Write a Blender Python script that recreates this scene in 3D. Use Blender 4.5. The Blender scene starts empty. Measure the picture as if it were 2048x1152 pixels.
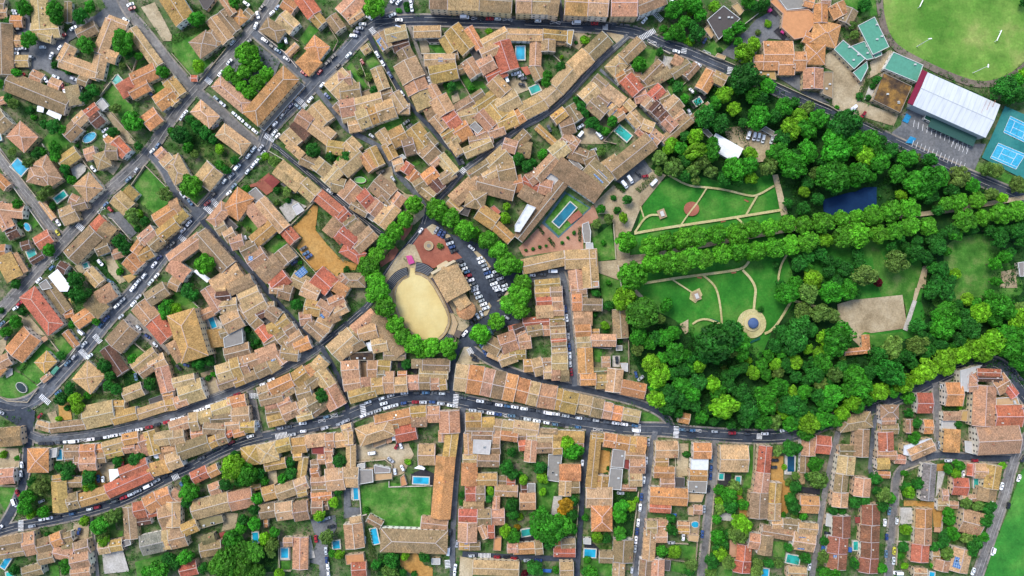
import bpy, bmesh, math, random
import numpy as np
from mathutils import Vector, Matrix
R = random.Random(11)
S, H = 0.29, 435.0
K = 0.62          # sRGB target -> base colour scale (the light makes up the rest)
pi = math.pi
sc = bpy.context.scene
C = sc.collection

DATA = r"""
@ 0 0
h g b 4 20 190 30 600 160
h g p 3 -30 115 60 115 60
h g b 3 -20 20 40 30 80
h g o 3 85 170 182 170 95
h g t 3 95 328 195 328 95
h g t 3 120 488 232 488 95
h g t 4 310 -40 330 240 140 / 250 250 480 232 130 / 310 270 420 300 100
h g b 3 545 15 545 182 60
h g b 3 620 285 770 210 105
h g t 4 900 160 795 430 120 / 860 150 1020 210 70 / 480 480 790 590 120 / 495 500 570 365 110 / 770 630 810 440 110 / 800 420 935 470 100
h g t 4 1050 230 1270 530 95
h h r 5 955 735 1085 660 130
h g o 5 1060 650 1250 560 130 / 1040 750 1190 670 110
h g o 5 1255 835 1395 735 140
h g o 5 1160 993 1268 910 139
h g p 3 250 588 345 632 78
h g p 3 398 650 488 690 80
h g b 3 618 642 695 672 50
h h b 4 570 685 600 840 110
h g b 4 52 655 540 855 145
f w 2.5 300 845 355 850 345 900 295 890
f w 2.5 390 875 500 910 475 965 370 910
h g d 5 735 990 815 925 112 / 690 912 760 858 72 r
h g t 5 610 985 680 920 95
h g b 5 525 1095 618 1005 122
f c 3 765 830 815 780 872 850 820 892
h g b 5 -40 1020 55 935 150
h h p 5 105 1030 250 1160 170
h g p 3 -20 815 45 795 60
h g o 4 865 1165 965 1090 130
h g b 4 1325 690 1410 620 100
t 195 65 58 g 440 80 75 g 455 145 60 g 720 55 50 g 645 130 66 d 235 315 72 g 690 360 66 g 990 345 85 g 960 280 50 g 1025 430 50 d 1110 450 40 g 1305 575 62 g 130 580 36 g 0 670 40 g 350 690 25 g 740 720 50 d 690 780 50 d 980 530 32 o 925 870 45 o 1060 970 75 g 240 880 32 d 270 940 28 g 355 995 34 d 430 1010 55 d 110 830 55 o 70 790 40 d 905 1060 42 d 1140 990 40 d 550 570 30 d 440 520 32 d 60 165 30 d 500 1040 40 g
c 595 230 -30 w 510 290 -30 r 350 382 0 w 130 400 0 w 190 392 0 w 135 432 0 w 250 460 0 w 420 450 -70 w 490 385 -40 w 455 620 25 w 375 640 65 w 510 695 70 r 528 740 70 w 597 635 20 w 655 705 30 k 185 610 -40 r 850 1045 -30 w 860 1085 -30 w 1015 165 30 w 1050 42 -20 w 1065 72 -20 r 1205 740 60 b 150 237 0 k 130 95 10 w 140 115 10 w
p t 925 625 960 665 62
p b 680 1130 765 1075 62 o
p b -25 1110 15 1100 40
G l 870 500 940 520 830 680 800 640
G l 900 670 1050 830 1120 1000 1000 1010 940 900 820 780
G l 330 1152 350 1110 400 1060 480 1060 560 1152
G l 1090 490 1180 480 1080 580
G l 1200 700 1310 640 1340 710 1250 770
G s 1130 60 1240 20 1376 280 1376 330 1310 330
G s 840 900 900 890 1090 1152 1010 1152
G a 180 120 245 120 250 280 330 340 480 320 610 170 760 130 850 60 820 0 1030 0 1030 170 840 210 700 250 560 330 540 360 420 480 420 540 600 610 760 700 700 720 480 640 350 560 250 560 100 520 90 230
w 800 770 930 600 890 650 1030 820
w 1090 480 1060 580 1010 510
w 1300 640 1376 740
w 880 900 1080 1120
w 0 860 110 990
@ 344 0
h g y 6 -40 -60 105 170 170
h g t 5 315 145 452 330 108
h g b 5 385 97 517 257 85
h g p 5 400 -20 492 110 62
h h o 4 512 100 577 180 95
h g b 4 588 82 642 132 64
h h b 5 180 405 320 305 165 / 300 240 380 360 70
h f r 2.5 150 632 212 632 60
h h p 6 350 650 602 865 118
h h o 9 947 575 617 950 152
f g 3 1010 640 1065 690 740 1050 690 1010
h h t 6 187 847 340 980 132
h h t 6 385 1030 600 1190 142
h g y 5 -30 640 70 770 115 / -50 740 30 830 70
h g o 5 890 10 985 80 92
h g t 5 865 127 982 235 112
h h b 5 730 190 880 290 125
h g r 5 1010 -60 1140 120 130
h g y 5 1137 125 1205 200 95
h g b 5 1270 130 1350 240 102
h h o 5 1100 330 1225 425 128
h h o 5 1035 450 1145 560 142
h g t 4 1000 355 915 440 52
h g t 5 1270 740 1420 600 170
h g t 5 1130 840 1250 980 130
h g p 5 1005 920 1090 980 110
h g t 5 1115 990 1270 1110 130
h g d 5 965 990 1085 1100 80
h g t 5 895 1065 1000 1170 110
h g b 5 1310 830 1400 930 110
f d 3 210 -10 350 -10 280 85 250 70
t 600 430 85 p 660 510 62 p 580 570 60 p 760 590 62 p 690 660 60 p 460 590 55 p 520 640 48 p 560 690 48 p 625 740 60 p 650 415 50 p 200 155 65 g 500 15 50 g 215 530 60 y 870 370 30 d 60 1080 70 d 120 1110 50 d 150 960 40 d 200 1010 50 d 260 1060 50 d 330 1110 40 d 0 1050 40 g
k 50 0 330 120 260 290 190
k 36 130 20 230 110
k 26 320 490 400 420
G l 10 280 280 190 300 240 140 340 200 440 300 480 330 520 200 600 130 590 0 420
G l 1020 310 1100 200 1180 240 1130 290 1060 360
G l 940 430 1000 390 1020 420 960 480
G g 690 380 860 490 800 560 700 480
G n 90 960 380 1152 60 1152
w 0 430 150 600 215 660 440 380
w 690 250 900 420 1000 540
w 1010 330 940 280
w 1230 170 1330 330 1290 410
c 725 65 -45 k 690 125 75 w 675 210 -70 w 600 35 35 w 850 65 -45 b 805 110 -45 w 490 345 -45 w 465 500 -50 w 615 340 -40 k 745 325 35 w 810 380 35 k 850 410 35 b 920 475 35 w 1060 590 35 r 1185 580 -45 r 1245 510 -45 k 1295 460 -45 k 1330 535 -45 k 1205 685 -50 w 1110 800 -50 w 1245 770 45 b 955 850 -50 b 1010 855 40 b 885 930 -50 w 828 995 -50 w 785 1045 -50 k 825 1065 -50 w 850 1090 -50 w 360 790 40 b 410 835 40 w 505 915 40 w 555 958 40 w 612 1008 40 w 668 1052 40 w 110 910 -50 w 85 945 -50 w 395 590 -50 w 915 330 75 w 350 1015 -30 w 580 375 -40 w
z 300 650 40 60 6
z 1020 805 40 75 7
z 1065 850 40 40 4
z 785 1105 28 90 8
@ 688 0
h g p 6 -20 120 130 -30 150 / 30 175 150 95 60 t
h g b 10 685 -10 830 -5 160
h g t 10 830 -5 1085 0 170
h g b 10 1085 5 1345 20 170
h g t 7 330 275 500 235 112
h g t 6 275 262 348 390 95
h g d 4 395 372 520 335 70
h g b 6 475 400 525 490 120
h g t 6 485 490 560 640 200
h g p 6 560 640 602 735 190
h g t 6 602 735 655 865 150
h g b 5 650 730 692 792 70
h g t 6 550 250 775 242 108
f d 3 650 302 780 297 760 345 680 345
h g y 5 800 315 865 420 78
h g t 6 640 482 890 475 95
h g y 6 685 605 905 555 145
h g b 4 870 450 915 440 52
h g y 6 865 200 1010 375 105
h g o 6 990 215 1070 350 75
h g t 6 1122 352 1295 258 95
h g r 6 1275 330 1352 560 110
h g p 6 1120 430 1240 375 95
h g p 6 1090 560 1205 497 100
h g p 6 980 480 1062 605 108
h g r 5 1130 612 1240 562 82
f d 3 1000 400 1060 370 1110 460 1050 490
h g b 4 900 572 962 550 62
h g t 6 1215 650 1300 745 110
h g t 6 1265 832 1390 762 120
h g y 5 1060 850 1205 755 88
h g b 5 1025 790 1112 732 62
h g b 4 880 875 1020 790 70
h g p 6 692 675 748 775 82
h g p 6 765 770 838 900 118
h g r 6 810 965 890 905 90
h g p 6 720 950 790 1035 102
h g b 5 650 920 720 890 100
h g y 6 775 1115 852 1068 88
h g t 6 810 1165 900 1105 80
h g o 5 895 1062 990 1003 70
h g t 5 950 962 1060 938 82
f g 5 1000 1010 1050 970 1110 1030 1070 1072
h g p 5 1060 1090 1140 1052 82
h g y 6 1155 855 1245 965 88
h g p 6 1105 925 1190 1020 105
h g p 6 1155 1062 1280 1020 108
h g y 6 1230 1000 1380 935 120
h g b 5 1000 1135 1190 1100 80
h g p 6 -40 640 60 625 120
h g b 6 -30 740 120 718 120
h g p 6 -30 870 90 850 140
h g t 5 -30 960 90 932 60
h g t 5 35 1012 150 990 110
f b 3 130 740 210 710 232 760 150 790
h g t 6 255 540 322 715 98
h g b 5 300 765 390 735 80
h g t 6 405 740 490 870 110
h g t 6 80 850 290 795 110
h g t 6 110 965 200 930 155
h g y 6 200 930 268 905 150
h g t 6 268 905 405 860 150
h g t 6 405 865 530 870 85
h g t 4 145 415 202 375 68
h g t 6 285 1045 365 1160 95
h g y 6 365 1100 460 1052 105
h g y 6 545 1015 650 1155 140
h g b 6 655 1080 725 1165 80
s 415 250 -70 100 45
s 305 350 55 95 50
s 772 478 0 35 30
t 240 60 82 p 500 40 30 d 440 85 25 g 1160 250 28 y 130 580 30 o 200 620 32 o 240 720 38 d 860 690 36 d 815 670 30 d 1020 710 30 g 505 75 28 d 950 820 28 g
G l 170 490 230 450 285 510 210 545
G l 20 540 60 500 190 690 130 730
G l 670 360 770 360 815 430 740 430
G l 800 690 910 640 960 700 830 750
G l 930 600 970 580 1040 650 1110 650 1140 700 1010 760
G l 280 1010 460 920 470 1040 350 1080
G a 370 -10 560 -10 560 100 480 170 280 160 320 90
G s 600 320 660 300 690 420 620 430
G s 860 770 910 740 930 800 870 830
G s 1300 680 1376 590 1376 760
G g 470 920 560 910 600 980 500 1050
p t 1000 840 1050 900 60
w 910 600 1060 850
w 130 500 240 780
w 200 350 330 560 430 740
w 620 430 810 430
c 205 145 30 w 305 130 -40 k 390 125 -25 w 443 165 0 w 397 8 -40 w 440 18 -50 w 535 18 75 w 543 70 80 w 150 197 0 w 127 230 0 w 103 260 20 b 78 290 5 w 40 445 -45 w 150 500 60 r 268 440 60 w 312 510 60 w 368 603 55 b 467 752 55 w 680 645 70 w 965 143 0 v 1095 152 0 k 1165 155 0 r 1230 157 0 w 1300 632 70 v 1365 595 -15 w 500 982 -35 k 525 1012 -35 k 225 1090 35 w 930 380 60 k 905 995 -30 b
z 232 250 55 55 5
@ 1032 0
h g p 11 0 18 125 20 175
h g t 11 125 20 270 25 180
h g b 11 270 30 360 42 175
h g y 11 392 20 578 30 200
h g t 11 578 30 740 40 190
h g p 11 760 30 970 30 200
h g b 11 965 60 1190 -30 130
h g t 6 -65 265 215 270 100
h g y 6 215 262 412 282 95
h g b 5 258 318 255 415 100
h g b 4 318 322 402 322 75
f y 6 412 240 465 240 442 365 405 345
h g p 5 158 330 150 515 90
h g p 4 -30 300 32 300 60
f r 3 35 540 95 530 120 590 80 602
h g b 4 155 525 205 630 82
h g b 6 735 295 582 438 132
h g t 6 578 440 455 555 150
h g t 6 455 560 330 700 150
h g t 6 325 715 230 800 130
h g t 6 225 805 50 895 145
h g o 6 -40 975 45 920 115
h g b 6 1008 328 865 465 112
h h t 6 750 580 855 480 125
h g o 5 795 625 870 585 85
h g b 4 850 560 920 528 50
h g r 6 880 640 972 745 118
h g p 4 940 605 1000 605 50
h g b 5 1030 638 1168 502 88
h g b 5 1115 630 1230 570 100
h g p 5 1255 465 1325 505 80
h g b 5 1262 590 1390 505 85
h g b 4 1015 700 1110 668 70
h g r 6 1085 788 1175 705 78
h g p 5 945 785 1045 755 100
h g p 6 1025 862 1085 798 78
h g d 6 1080 902 1138 842 82
h g d 6 1132 952 1198 888 92
h g b 5 1145 802 1230 758 80
h g t 6 1210 892 1305 800 132
h g p 6 1190 955 1265 1030 98
h g t 5 1262 962 1350 900 80
h g b 5 1170 1140 1400 945 82
h g b 6 628 618 712 688 82
h g t 6 530 800 645 692 122
h g b 6 590 815 708 918 115
h g t 6 710 705 852 815 98
h g b 5 655 770 740 832 70
h g t 5 725 905 828 822 95
h g o 5 820 892 890 848 72
h g t 6 882 810 942 872 80
h g t 6 912 900 1002 1000 102
h g p 5 800 955 868 910 62
h g t 6 1010 990 1100 1025 90
h g p 5 975 1030 1050 1095 80
h g p 6 1075 1070 1152 1135 115
h g y 7 298 962 392 890 88
h g b 6 425 845 502 965 92
h g b 6 350 1015 460 978 105
h g p 6 360 1110 480 1185 115
h g y 4 165 1010 310 1145 56
h g b 5 0 1130 80 1050 80
s 775 860 -45 95 75
s 1080 1095 0 40 40
t 550 320 42 y 480 340 15 d 365 455 20 y 360 535 46 d 250 600 40 g 240 660 50 g 985 510 66 g 1150 420 36 d 520 850 50 d 600 980 50 d 770 970 46 g 670 1030 40 d 710 1050 40 g 1260 85 70 g 1290 250 60 g 1335 40 60 g 1350 170 52 g 1220 290 40 g 1350 790 50 g 1290 700 50 d 1240 640 32 d 1360 1090 42 d 1240 1140 48 y 550 900 40 d 640 1000 40 d 480 800 35 d 1320 300 40 g 1180 230 35 g 1370 330 30 y
G l 930 480 1040 390 1130 400 1100 500 1000 600 930 540
G l 1210 700 1310 610 1370 690 1340 780 1240 760
G l 740 930 820 900 830 1000 760 1030
G p 720 260 860 285 860 300 800 350
G s 450 270 520 260 600 290 500 400 430 360
G s 530 920 600 980 700 1010 730 1152 480 1152 540 1060
G s -10 640 80 650 100 720 0 760
G c 1160 540 1180 450 1250 460 1260 560 1230 600
p b 35 375 35 480 68
p t 115 732 188 700 55
p t 808 1028 905 1112 62
w 120 590 210 720
w 300 440 360 500
w 790 1030 700 1130 800 1152
w 1240 770 1376 640
w 1060 340 1230 430
c 105 175 0 k 175 173 0 w 245 175 0 k 482 187 0 v 555 195 0 k 628 193 0 r 685 198 0 k 845 205 0 k 1025 168 -50 w 1155 375 15 k 1280 415 15 w 1250 5 -45 w 12 590 -20 w 38 610 -20 w 60 633 -15 k 45 680 10 k 515 1015 -35 w 510 1085 -50 v 665 1085 50 v 265 1030 65 k
z 1135 140 45 90 8
z 1050 280 -30 140 11
z 712 222 90 50 5
z 1340 410 100 50 4
@ 1376 0
f d 6 150 160 285 45 418 150 245 318
f t 3 125 230 165 197 226 258 185 310
f t 4 345 48 395 20 450 85 415 125
f g 4 705 -30 900 -60 960 62 880 72 790 80
f o 4 650 10 700 -20 790 84 962 74 1010 110 1010 200 930 300 850 316 745 220 757 110
h g o 5 1065 50 1065 182 105
h h o 5 1010 240 1205 285 175
h g o 4 930 290 1035 335 90
h g o 5 1180 30 1230 130 140
h g b 5 1255 185 1310 70 115
h g o 5 930 0 1010 20 70
h g p 5 1060 0 1140 0 60
h g o 6 600 445 840 445 232 / 522 497 720 495 115 / 720 525 852 525 150 / 835 490 942 490 155
h h o 6 945 435 1097 440 155
f y 4 522 560 695 560 705 640 640 630 525 585
h g p 6 1000 545 998 712 155
f b 5 1085 575 1160 575 1155 788 1075 752
f t 3 235 425 305 450 290 480 215 455
h g o 6 195 570 105 722 112 / 200 602 300 652 98 t
h g b 5 -20 620 75 515 70
h g b 4 -20 992 172 830 50
f g 3 585 1040 620 1010 715 1070 685 1095
f g 3 100 1040 140 1020 200 1080 170 1105
h g w 4 190 1120 410 1245 130
t 450 630 105 d 290 760 75 y 220 830 62 g 140 930 82 d 260 985 72 d 365 870 70 y 520 760 80 g 640 690 60 g 580 800 80 d 560 935 90 g 770 850 82 g 890 930 72 y 905 1010 70 g 820 1035 80 y 960 1040 72 g 690 930 62 d 1040 950 82 g 1250 990 110 d 1160 1115 92 g 1330 1110 72 g 760 1110 72 d 440 980 46 d 60 1090 70 y 200 1135 50 g 960 860 50 o 600 640 50 d 850 820 40 d 40 40 70 g 30 195 42 d 210 50 52 y 100 120 60 g 75 270 60 d 20 100 30 y 400 220 52 g 320 280 52 g 400 335 35 g 530 350 62 y 450 425 82 y 480 10 60 g 530 50 50 d 600 40 60 d 640 190 30 y 20 340 32 y 1370 770 30 d 1190 860 25 g 560 260 25 o 1310 200 35 o 1330 280 40 o 250 400 25 d
k 26 250 330 340 260 420 170
G l 105 395 220 310 260 340 330 370 230 450
G l 420 100 480 80 550 110 450 200
G l 1200 -10 1376 -10 1376 130 1340 90
G a 540 160 720 60 760 110 750 220 860 330 640 310 570 370 500 540 260 430 460 250
G a 700 610 900 600 920 720 1050 750 1130 830 1000 800
G s 1100 440 1150 400 1376 650 1376 860 1340 930 1240 900 1150 840 1160 570 1090 540
G s 290 1020 480 1010 720 1060 740 1200 400 1200 300 1090
G d 590 60 690 10 740 90 700 140
G d 680 255 740 205 800 285 760 330
G d 0 830 80 740 150 780 40 880
j 650 90 -40
j 750 268 40
p t 52 832 100 800 46
c 480 1085 -75 v 525 1095 -80 v 560 1100 -80 v 595 1115 -80 v 665 1125 -70 w 1310 880 -45 v 130 330 -60 b 75 520 30 w 25 730 50 w 8 900 60 w
z 330 570 100 60 5
w 90 405 230 470 300 490 700 660 1010 800 1130 850 1376 990
w 430 210 560 110
w 640 10 750 140
@ 1704 0
f e 6 45 205 180 135 297 375 165 440
f e 5 -10 370 100 328 172 468 115 480
f e 5 -147 395 -72 320 105 470 15 555
f e 4 5 580 118 490 128 545 70 655
f e 4 170 440 235 412 240 442 180 468
f e 5 330 415 570 520 520 660 255 550
f m 5 250 580 480 690 385 905 165 800
f E 3 592 905 962 1098 930 1130 572 950
GYM 545 710 1128 970 290
t 1220 700 102 d 1330 640 52 g 1350 760 70 d 1260 790 50 d 1376 580 40 y 1376 20 40 d 200 640 36 d 165 690 30 d 20 980 62 d 150 1110 70 g 40 1120 60 g 225 1130 50 d 100 40 50 d 60 90 30 d 130 780 25 d
k 40 50 790 130 630
k 45 80 950 260 1040
G f 250 -20 252 60 262 150 300 270 370 370 460 430 560 480 680 535 800 590 880 625 950 645 1080 652 1200 620 1290 570 1376 490 1376 -20
G l -20 -20 190 -20 200 120 150 130 60 150 -10 60
G c 130 690 200 690 160 790 90 800
G s 0 580 110 640 40 800 130 840 370 920 330 1010 60 930 0 900
G s 140 500 300 400 340 420 250 570 110 640 150 560
G a 400 915 580 960 950 1152 990 1200 330 1200 290 1080 390 1000
G a 470 860 600 900 560 960 410 910
G n 470 660 620 580 1200 830 1180 860
G B 395 970 430 908 466 935 438 990
G B 420 1145 460 1092 508 1110 475 1152
G T 1215 850 1376 920 1376 1200 1060 1200 1110 1090
Q 540 30 -65 80
Q 1155 295 -65 90
L 515 375
L 965 585
c 85 920 -50 r 8 865 -35 v
Z 490 965 915 1150 13 -8 55
@ 0 288
p b 120 150 205 225 85
h h p 5 310 125 440 320 150 / 225 240 420 285 130
h g y 4 480 160 620 60 110
h h t 6 648 278 762 412 168
h g p 5 560 430 620 460 80
h g b 5 580 500 680 470 92
h g t 5 490 590 612 540 142
h g t 3 325 455 432 600 46
h g p 5 -40 520 190 545 110 / -30 480 60 660 110
h g o 4 -30 260 60 350 80
h g d 4 60 730 150 690 90
h g r 5 290 800 405 730 112
h g d 3 250 950 350 890 70
h g d 4 170 820 240 800 70
h g o 5 -40 860 50 850 100
h g y 5 30 910 120 1080 142
h g p 4 110 880 200 1030 60
h g p 4 680 90 765 60 100
h h b 5 760 150 872 110 132
h g b 6 850 60 945 60 130
h g r 6 910 -20 1015 85 100
h g p 4 1240 112 1312 40 90
h g t 5 1310 205 1400 120 132
h g y 3 1010 355 1090 430 78
h g t 5 920 420 1035 525 132
h g r 5 745 675 825 590 82
h g b 5 800 680 900 745 150
h g b 6 560 915 755 718 152
f y 6 720 780 750 745 780 770 745 810
h g b 5 770 850 870 810 100
h g p 4 900 890 980 862 80
h g o 6 1240 620 1400 520 120
h g y 6 1270 740 1400 640 112
h g p 6 1140 765 1235 685 102
h g b 6 1200 820 1290 742 112
h g o 6 1078 850 1130 780 72
h g y 6 1110 900 1212 850 110
h g o 5 1020 910 1112 1002 132
f y 3 980 1060 1050 1040 1090 1062 1030 1112
h g t 5 700 1010 800 1120 102
f w 4 385 1060 460 1000 560 1130 540 1180 480 1180
h g d 4 470 960 540 1000 62
f g 4 310 1120 370 1080 420 1152 340 1170
t 520 200 46 d 580 290 40 g 230 150 46 o 300 70 46 d 380 380 62 o 330 420 40 o 140 480 52 g 610 1090 72 d 130 1120 42 d 395 850 46 g 150 880 22 d 1060 570 56 o 1110 560 40 y 1330 400 62 o 1160 620 40 d 1100 680 30 d 960 780 62 d 1000 830 50 d 960 1020 30 g 440 100 50 g 440 30 50 g 540 260 30 d 420 500 30 d 100 60 35 o 160 650 28 d 620 20 20 d 1110 20 40 d 340 60 40 g
k 26 1060 640 1150 540
G l 350 0 540 0 540 60 420 140 370 80
G l 390 490 510 370 550 400 430 520
G l 180 620 250 560 320 640 240 700
G l 1060 300 1180 200 1376 380 1376 440 1250 570 1130 480 1110 400
G l 980 570 1100 520 1210 620 1120 710
G l 890 930 920 920 980 980 940 1010
G l 930 680 960 680 1070 860 1030 870
G c 570 200 650 150 700 180 690 220 610 300
G s 830 190 880 130 980 150 910 250
G s 620 950 690 920 750 980 650 1040 600 990
G s 850 900 900 890 960 1000 1010 1100 960 1120 870 1020
G a 850 560 960 540 1100 710 1040 760
G n 740 930 800 910 960 1100 900 1152 760 960
p t 452 455 530 395 46
p b 212 640 240 690 42 o
p t 230 890 290 865 52
p t 675 978 712 965 36
w 0 60 310 450 420 610
w 100 330 330 650 440 800
w 340 0 420 130
w 600 40 700 180 840 340
w 1050 330 1160 170 1376 390
w 830 570 1040 790
w 870 590 900 600 1050 770
w 550 950 700 1120
c 1280 910 -45 b 1240 965 -50 w 1355 820 -40 k 1160 1055 -50 w 1110 1105 -50 w 1080 1140 -50 w 1215 1105 -50 w 1260 1055 -50 w 1225 60 -50 w 1270 15 -50 b 1100 210 -50 w 1035 285 -45 b 755 200 50 w 470 710 60 y 475 630 60 w 855 485 -45 b 890 525 45 r 425 990 -40 b 1000 530 -45 k 320 1090 -45 w 810 950 50 w 890 1100 30 b
z 650 665 40 70 6
@ 344 288
h h t 5 -20 110 80 300 160
h g t 5 235 325 345 190 172
h g p 6 -10 510 60 480 110
h g y 6 30 615 110 545 105
h g p 6 -20 930 230 745 130 / 210 720 450 990 150 b
h g p 6 -20 960 120 1060 120
h g t 5 -20 1100 60 1140 100
f w 3 170 1020 200 1000 310 1080 280 1110
h g t 6 330 1150 550 1010 90
h g b 6 450 1170 642 1080 100
h h p 6 315 640 405 530 112
h g b 6 350 690 430 645 110
h g t 6 420 750 500 705 100
h g p 6 470 800 570 772 110
h g b 6 560 880 680 820 82
h g p 6 610 960 742 870 132
h g b 6 700 1070 832 950 142
f w 3 560 740 590 730 600 760 570 775
f d 4 390 600 430 570 530 660 490 700
h h o 6 470 420 602 512 150
h g p 6 610 495 725 642 98
h g t 6 715 465 900 682 108
h g y 6 660 780 810 650 108
h g r 5 900 680 985 780 102
h g b 6 870 840 950 938 132
h g r 6 800 1150 920 1050 112
f g 4 610 390 670 345 740 420 670 470
f M 3 735 290 795 245 865 300 810 355
h g t 6 850 175 1028 322 128
h g t 6 1048 325 1145 415 132
f d 3 870 320 900 305 990 380 970 395
h g r 6 1165 405 1345 555 112
h g p 6 1240 720 1322 620 102
h g r 6 1310 770 1400 690 92
h g r 5 1320 602 1400 560 72
h g r 6 1160 1030 1262 1120 142
h g p 5 1320 1150 1400 1080 82
h g t 5 990 1080 1090 1130 122
s 1040 1030 -40 90 60
s 630 915 0 35 35
h g t 6 930 0 1042 100 72
h g b 6 1030 112 1128 160 100
h g t 6 1165 235 1238 145 112
h g t 6 1220 310 1332 190 92
h g b 5 1290 330 1376 352 100
h g y 6 1240 20 1376 40 110
f c 4 960 500 1010 470 1060 530 1000 570
t 150 335 82 p 260 960 78 p 750 100 36 y 820 140 46 o 385 170 42 g 440 210 40 d 500 130 42 d 590 360 36 g 530 370 30 d 380 40 40 y 130 30 50 g 180 80 40 o 1130 50 52 d 1270 100 40 d 1350 140 42 g 520 670 32 d 860 740 32 d 1345 1050 20 d 1025 950 20 g 920 380 40 o 840 470 32 o 930 450 30 d 840 370 30 d 610 680 22 o 700 120 26 o 100 1130 30 d
k 42 1180 540 1200 680 1290 790 1370 900
G l 60 350 200 420 280 390 200 490 100 420
G l 500 590 590 560 690 670 640 720 560 650
G l 720 830 870 710 920 790 830 880
G g 100 0 400 0 550 110 400 240 280 130
G t 590 340 680 310 780 230 830 290 820 370 760 410 680 340 620 350
G c 860 510 960 440 1080 500 940 630
G o 1080 560 1130 480 1170 500 1150 690 1240 800 1376 950 1376 1060 1320 1085 1230 980 1140 1020 1000 830 1050 750 960 670 1000 640
G g 800 360 880 310 1010 400 900 470
w 950 810 1150 1030
w 940 660 1130 470
w 780 60 900 130
w 280 130 420 250 550 100 640 10
w 40 360 210 500 410 260
c 655 45 -50 w 715 35 -50 w 615 98 -50 w 735 75 -50 w 692 130 -45 w 655 172 -50 w 610 222 -50 w 528 188 -50 v 480 255 -50 w 425 298 -50 w 500 340 -45 b 460 395 -45 w 338 410 -45 k 288 475 -40 r 140 635 -50 w 93 692 -45 w 5 805 -50 k 90 408 50 w 150 465 55 b 1265 382 40 w 1055 835 -30 k 1075 875 -30 b 1100 900 -35 b 980 950 -30 b
z 345 470 45 75 6
z 297 525 40 75 6
z 93 760 40 75 6
@ 688 288
h g t 6 20 -20 100 60 130
h g y 6 210 30 285 180 100
h g t 6 10 205 150 80 125
h g o 6 150 80 235 205 90
h g b 6 255 280 395 400 112
h g p 6 -10 450 100 320 130
h g r 6 140 482 222 410 112
h g b 6 60 490 180 562 90
h g p 6 210 560 290 460 112
h g b 6 305 410 372 488 112
h g p 6 400 480 460 402 110
h g t 6 280 652 382 525 122
f g 4 170 575 220 540 265 580 230 625
h g r 6 -40 610 40 535 112
h g b 6 10 660 100 592 70
h g b 6 60 702 150 622 102
h g t 6 90 842 240 700 112
h g r 6 -40 700 90 802 112
h h r 6 -10 820 150 922 112
h h b 5 -10 1090 170 1090 115
h g y 6 330 0 387 110 100
f c 5 380 130 470 80 500 110 420 152
h g t 6 380 182 478 152 92
h g r 6 480 230 530 155 78
h g o 6 520 295 585 215 82
h g b 6 560 342 640 292 80
h g b 6 480 50 550 30 100
h g b 6 640 130 742 30 122
h g o 6 640 285 725 220 102
h g t 6 770 100 888 238 92
h g b 6 770 292 880 220 90
h g d 6 710 290 782 367 92
h g t 6 630 360 717 428 92
h g p 6 700 160 760 110 70
h g t 6 850 -20 922 88 88
h g t 6 1000 60 1180 -20 92
h g p 6 870 452 1035 300 112
h h b 6 980 430 1130 460 142
f d 4 945 490 1020 500 990 580 930 560
h g t 5 830 452 930 542 72
h g y 6 1090 550 1212 632 132
h g y 6 1210 650 1340 768 92
h g b 6 1080 320 1362 392 132
h g t 6 1160 150 1282 40 112
h g t 6 1110 262 1220 202 82
h g p 6 1270 10 1376 42 82
h g b 6 1270 222 1370 200 100
h g b 6 1040 230 1130 172 82
f r 4 1170 510 1200 490 1255 540 1230 570
f k 2.5 495 895 540 890 566 950 520 966
O 680 815 38
t 560 490 76 p 740 520 86 p 850 590 76 p 970 690 82 p 1040 705 50 p 1150 770 76 p 1230 850 72 p 1300 960 86 p 490 605 66 p 405 700 70 p 340 780 72 p 260 885 62 p 195 980 82 p 255 1100 86 p 20 100 50 d 1300 500 40 y 1290 590 50 y 20 1010 32 d 770 815 32 o
G l 60 300 130 190 210 300 140 350
G l 200 350 260 400 240 420 170 370
G l 540 150 590 120 610 160 560 180
G l 1130 480 1160 400 1220 420 1180 500
G t 640 680 690 668 800 760 860 885 900 862 947 910 880 932 740 985 690 1005 580 940 520 850
G t 450 660 552 650 540 690 480 772 440 760 430 740
G t 410 815 440 850 400 920 300 985 285 950
G p 470 400 560 410 655 500 640 575 560 650 450 660 480 560
G p 380 180 250 230 540 430 480 400 420 350
G o 0 930 110 960 90 1010 0 1010
p g 92 288 170 292 44 o
c 310 225 -40 k 395 280 50 w 615 695 -55 w 740 690 -60 w 768 710 -60 b 795 725 -60 b 835 762 -20 k 850 795 -20 w 865 825 -20 b 880 855 -20 k 1025 705 -50 w 1020 830 40 w
c 1085 915 -20 w 1103 942 -20 w 1120 972 -20 w 1133 1002 -20 w 1148 1032 -20 b 1165 1060 -20 w 1185 1088 -20 k 1200 1118 -20 w 1218 1146 -20 w 1195 990 -20 k 1213 1020 -20 w 1232 1048 -20 k 1250 1077 -20 w 1267 1105 -20 k 1285 1132 -20 w
c 930 945 -20 k 948 970 -20 w 965 998 -20 w 982 1025 -20 b 992 1055 -20 r 1015 1090 -20 w 1030 1120 -20 k 1048 1146 -20 w 950 145 60 k
z 952 217 130 50 4
@ 1032 288
h g t 6 290 90 400 0 122
h g p 6 380 40 480 -30 92
h g p 6 155 270 312 105 102
h g p 6 100 292 180 232 112
h g r 5 70 300 180 342 72
h g b 6 40 370 170 452 112
h g o 5 -40 350 50 330 92
f c 5 240 270 280 230 340 280 310 330
h g p 5 200 320 290 342 82
h g b 6 385 300 15 760 86
f w 9 -10 650 90 480 160 508 30 705 -10 700
h g b 7 320 175 667 415 138
h g b 7 600 170 752 312 130
h g b 7 760 230 1085 -30 152
h g t 5 700 182 810 112 82
h g b 5 430 50 570 102 102
h g b 5 540 130 642 82 82
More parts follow.
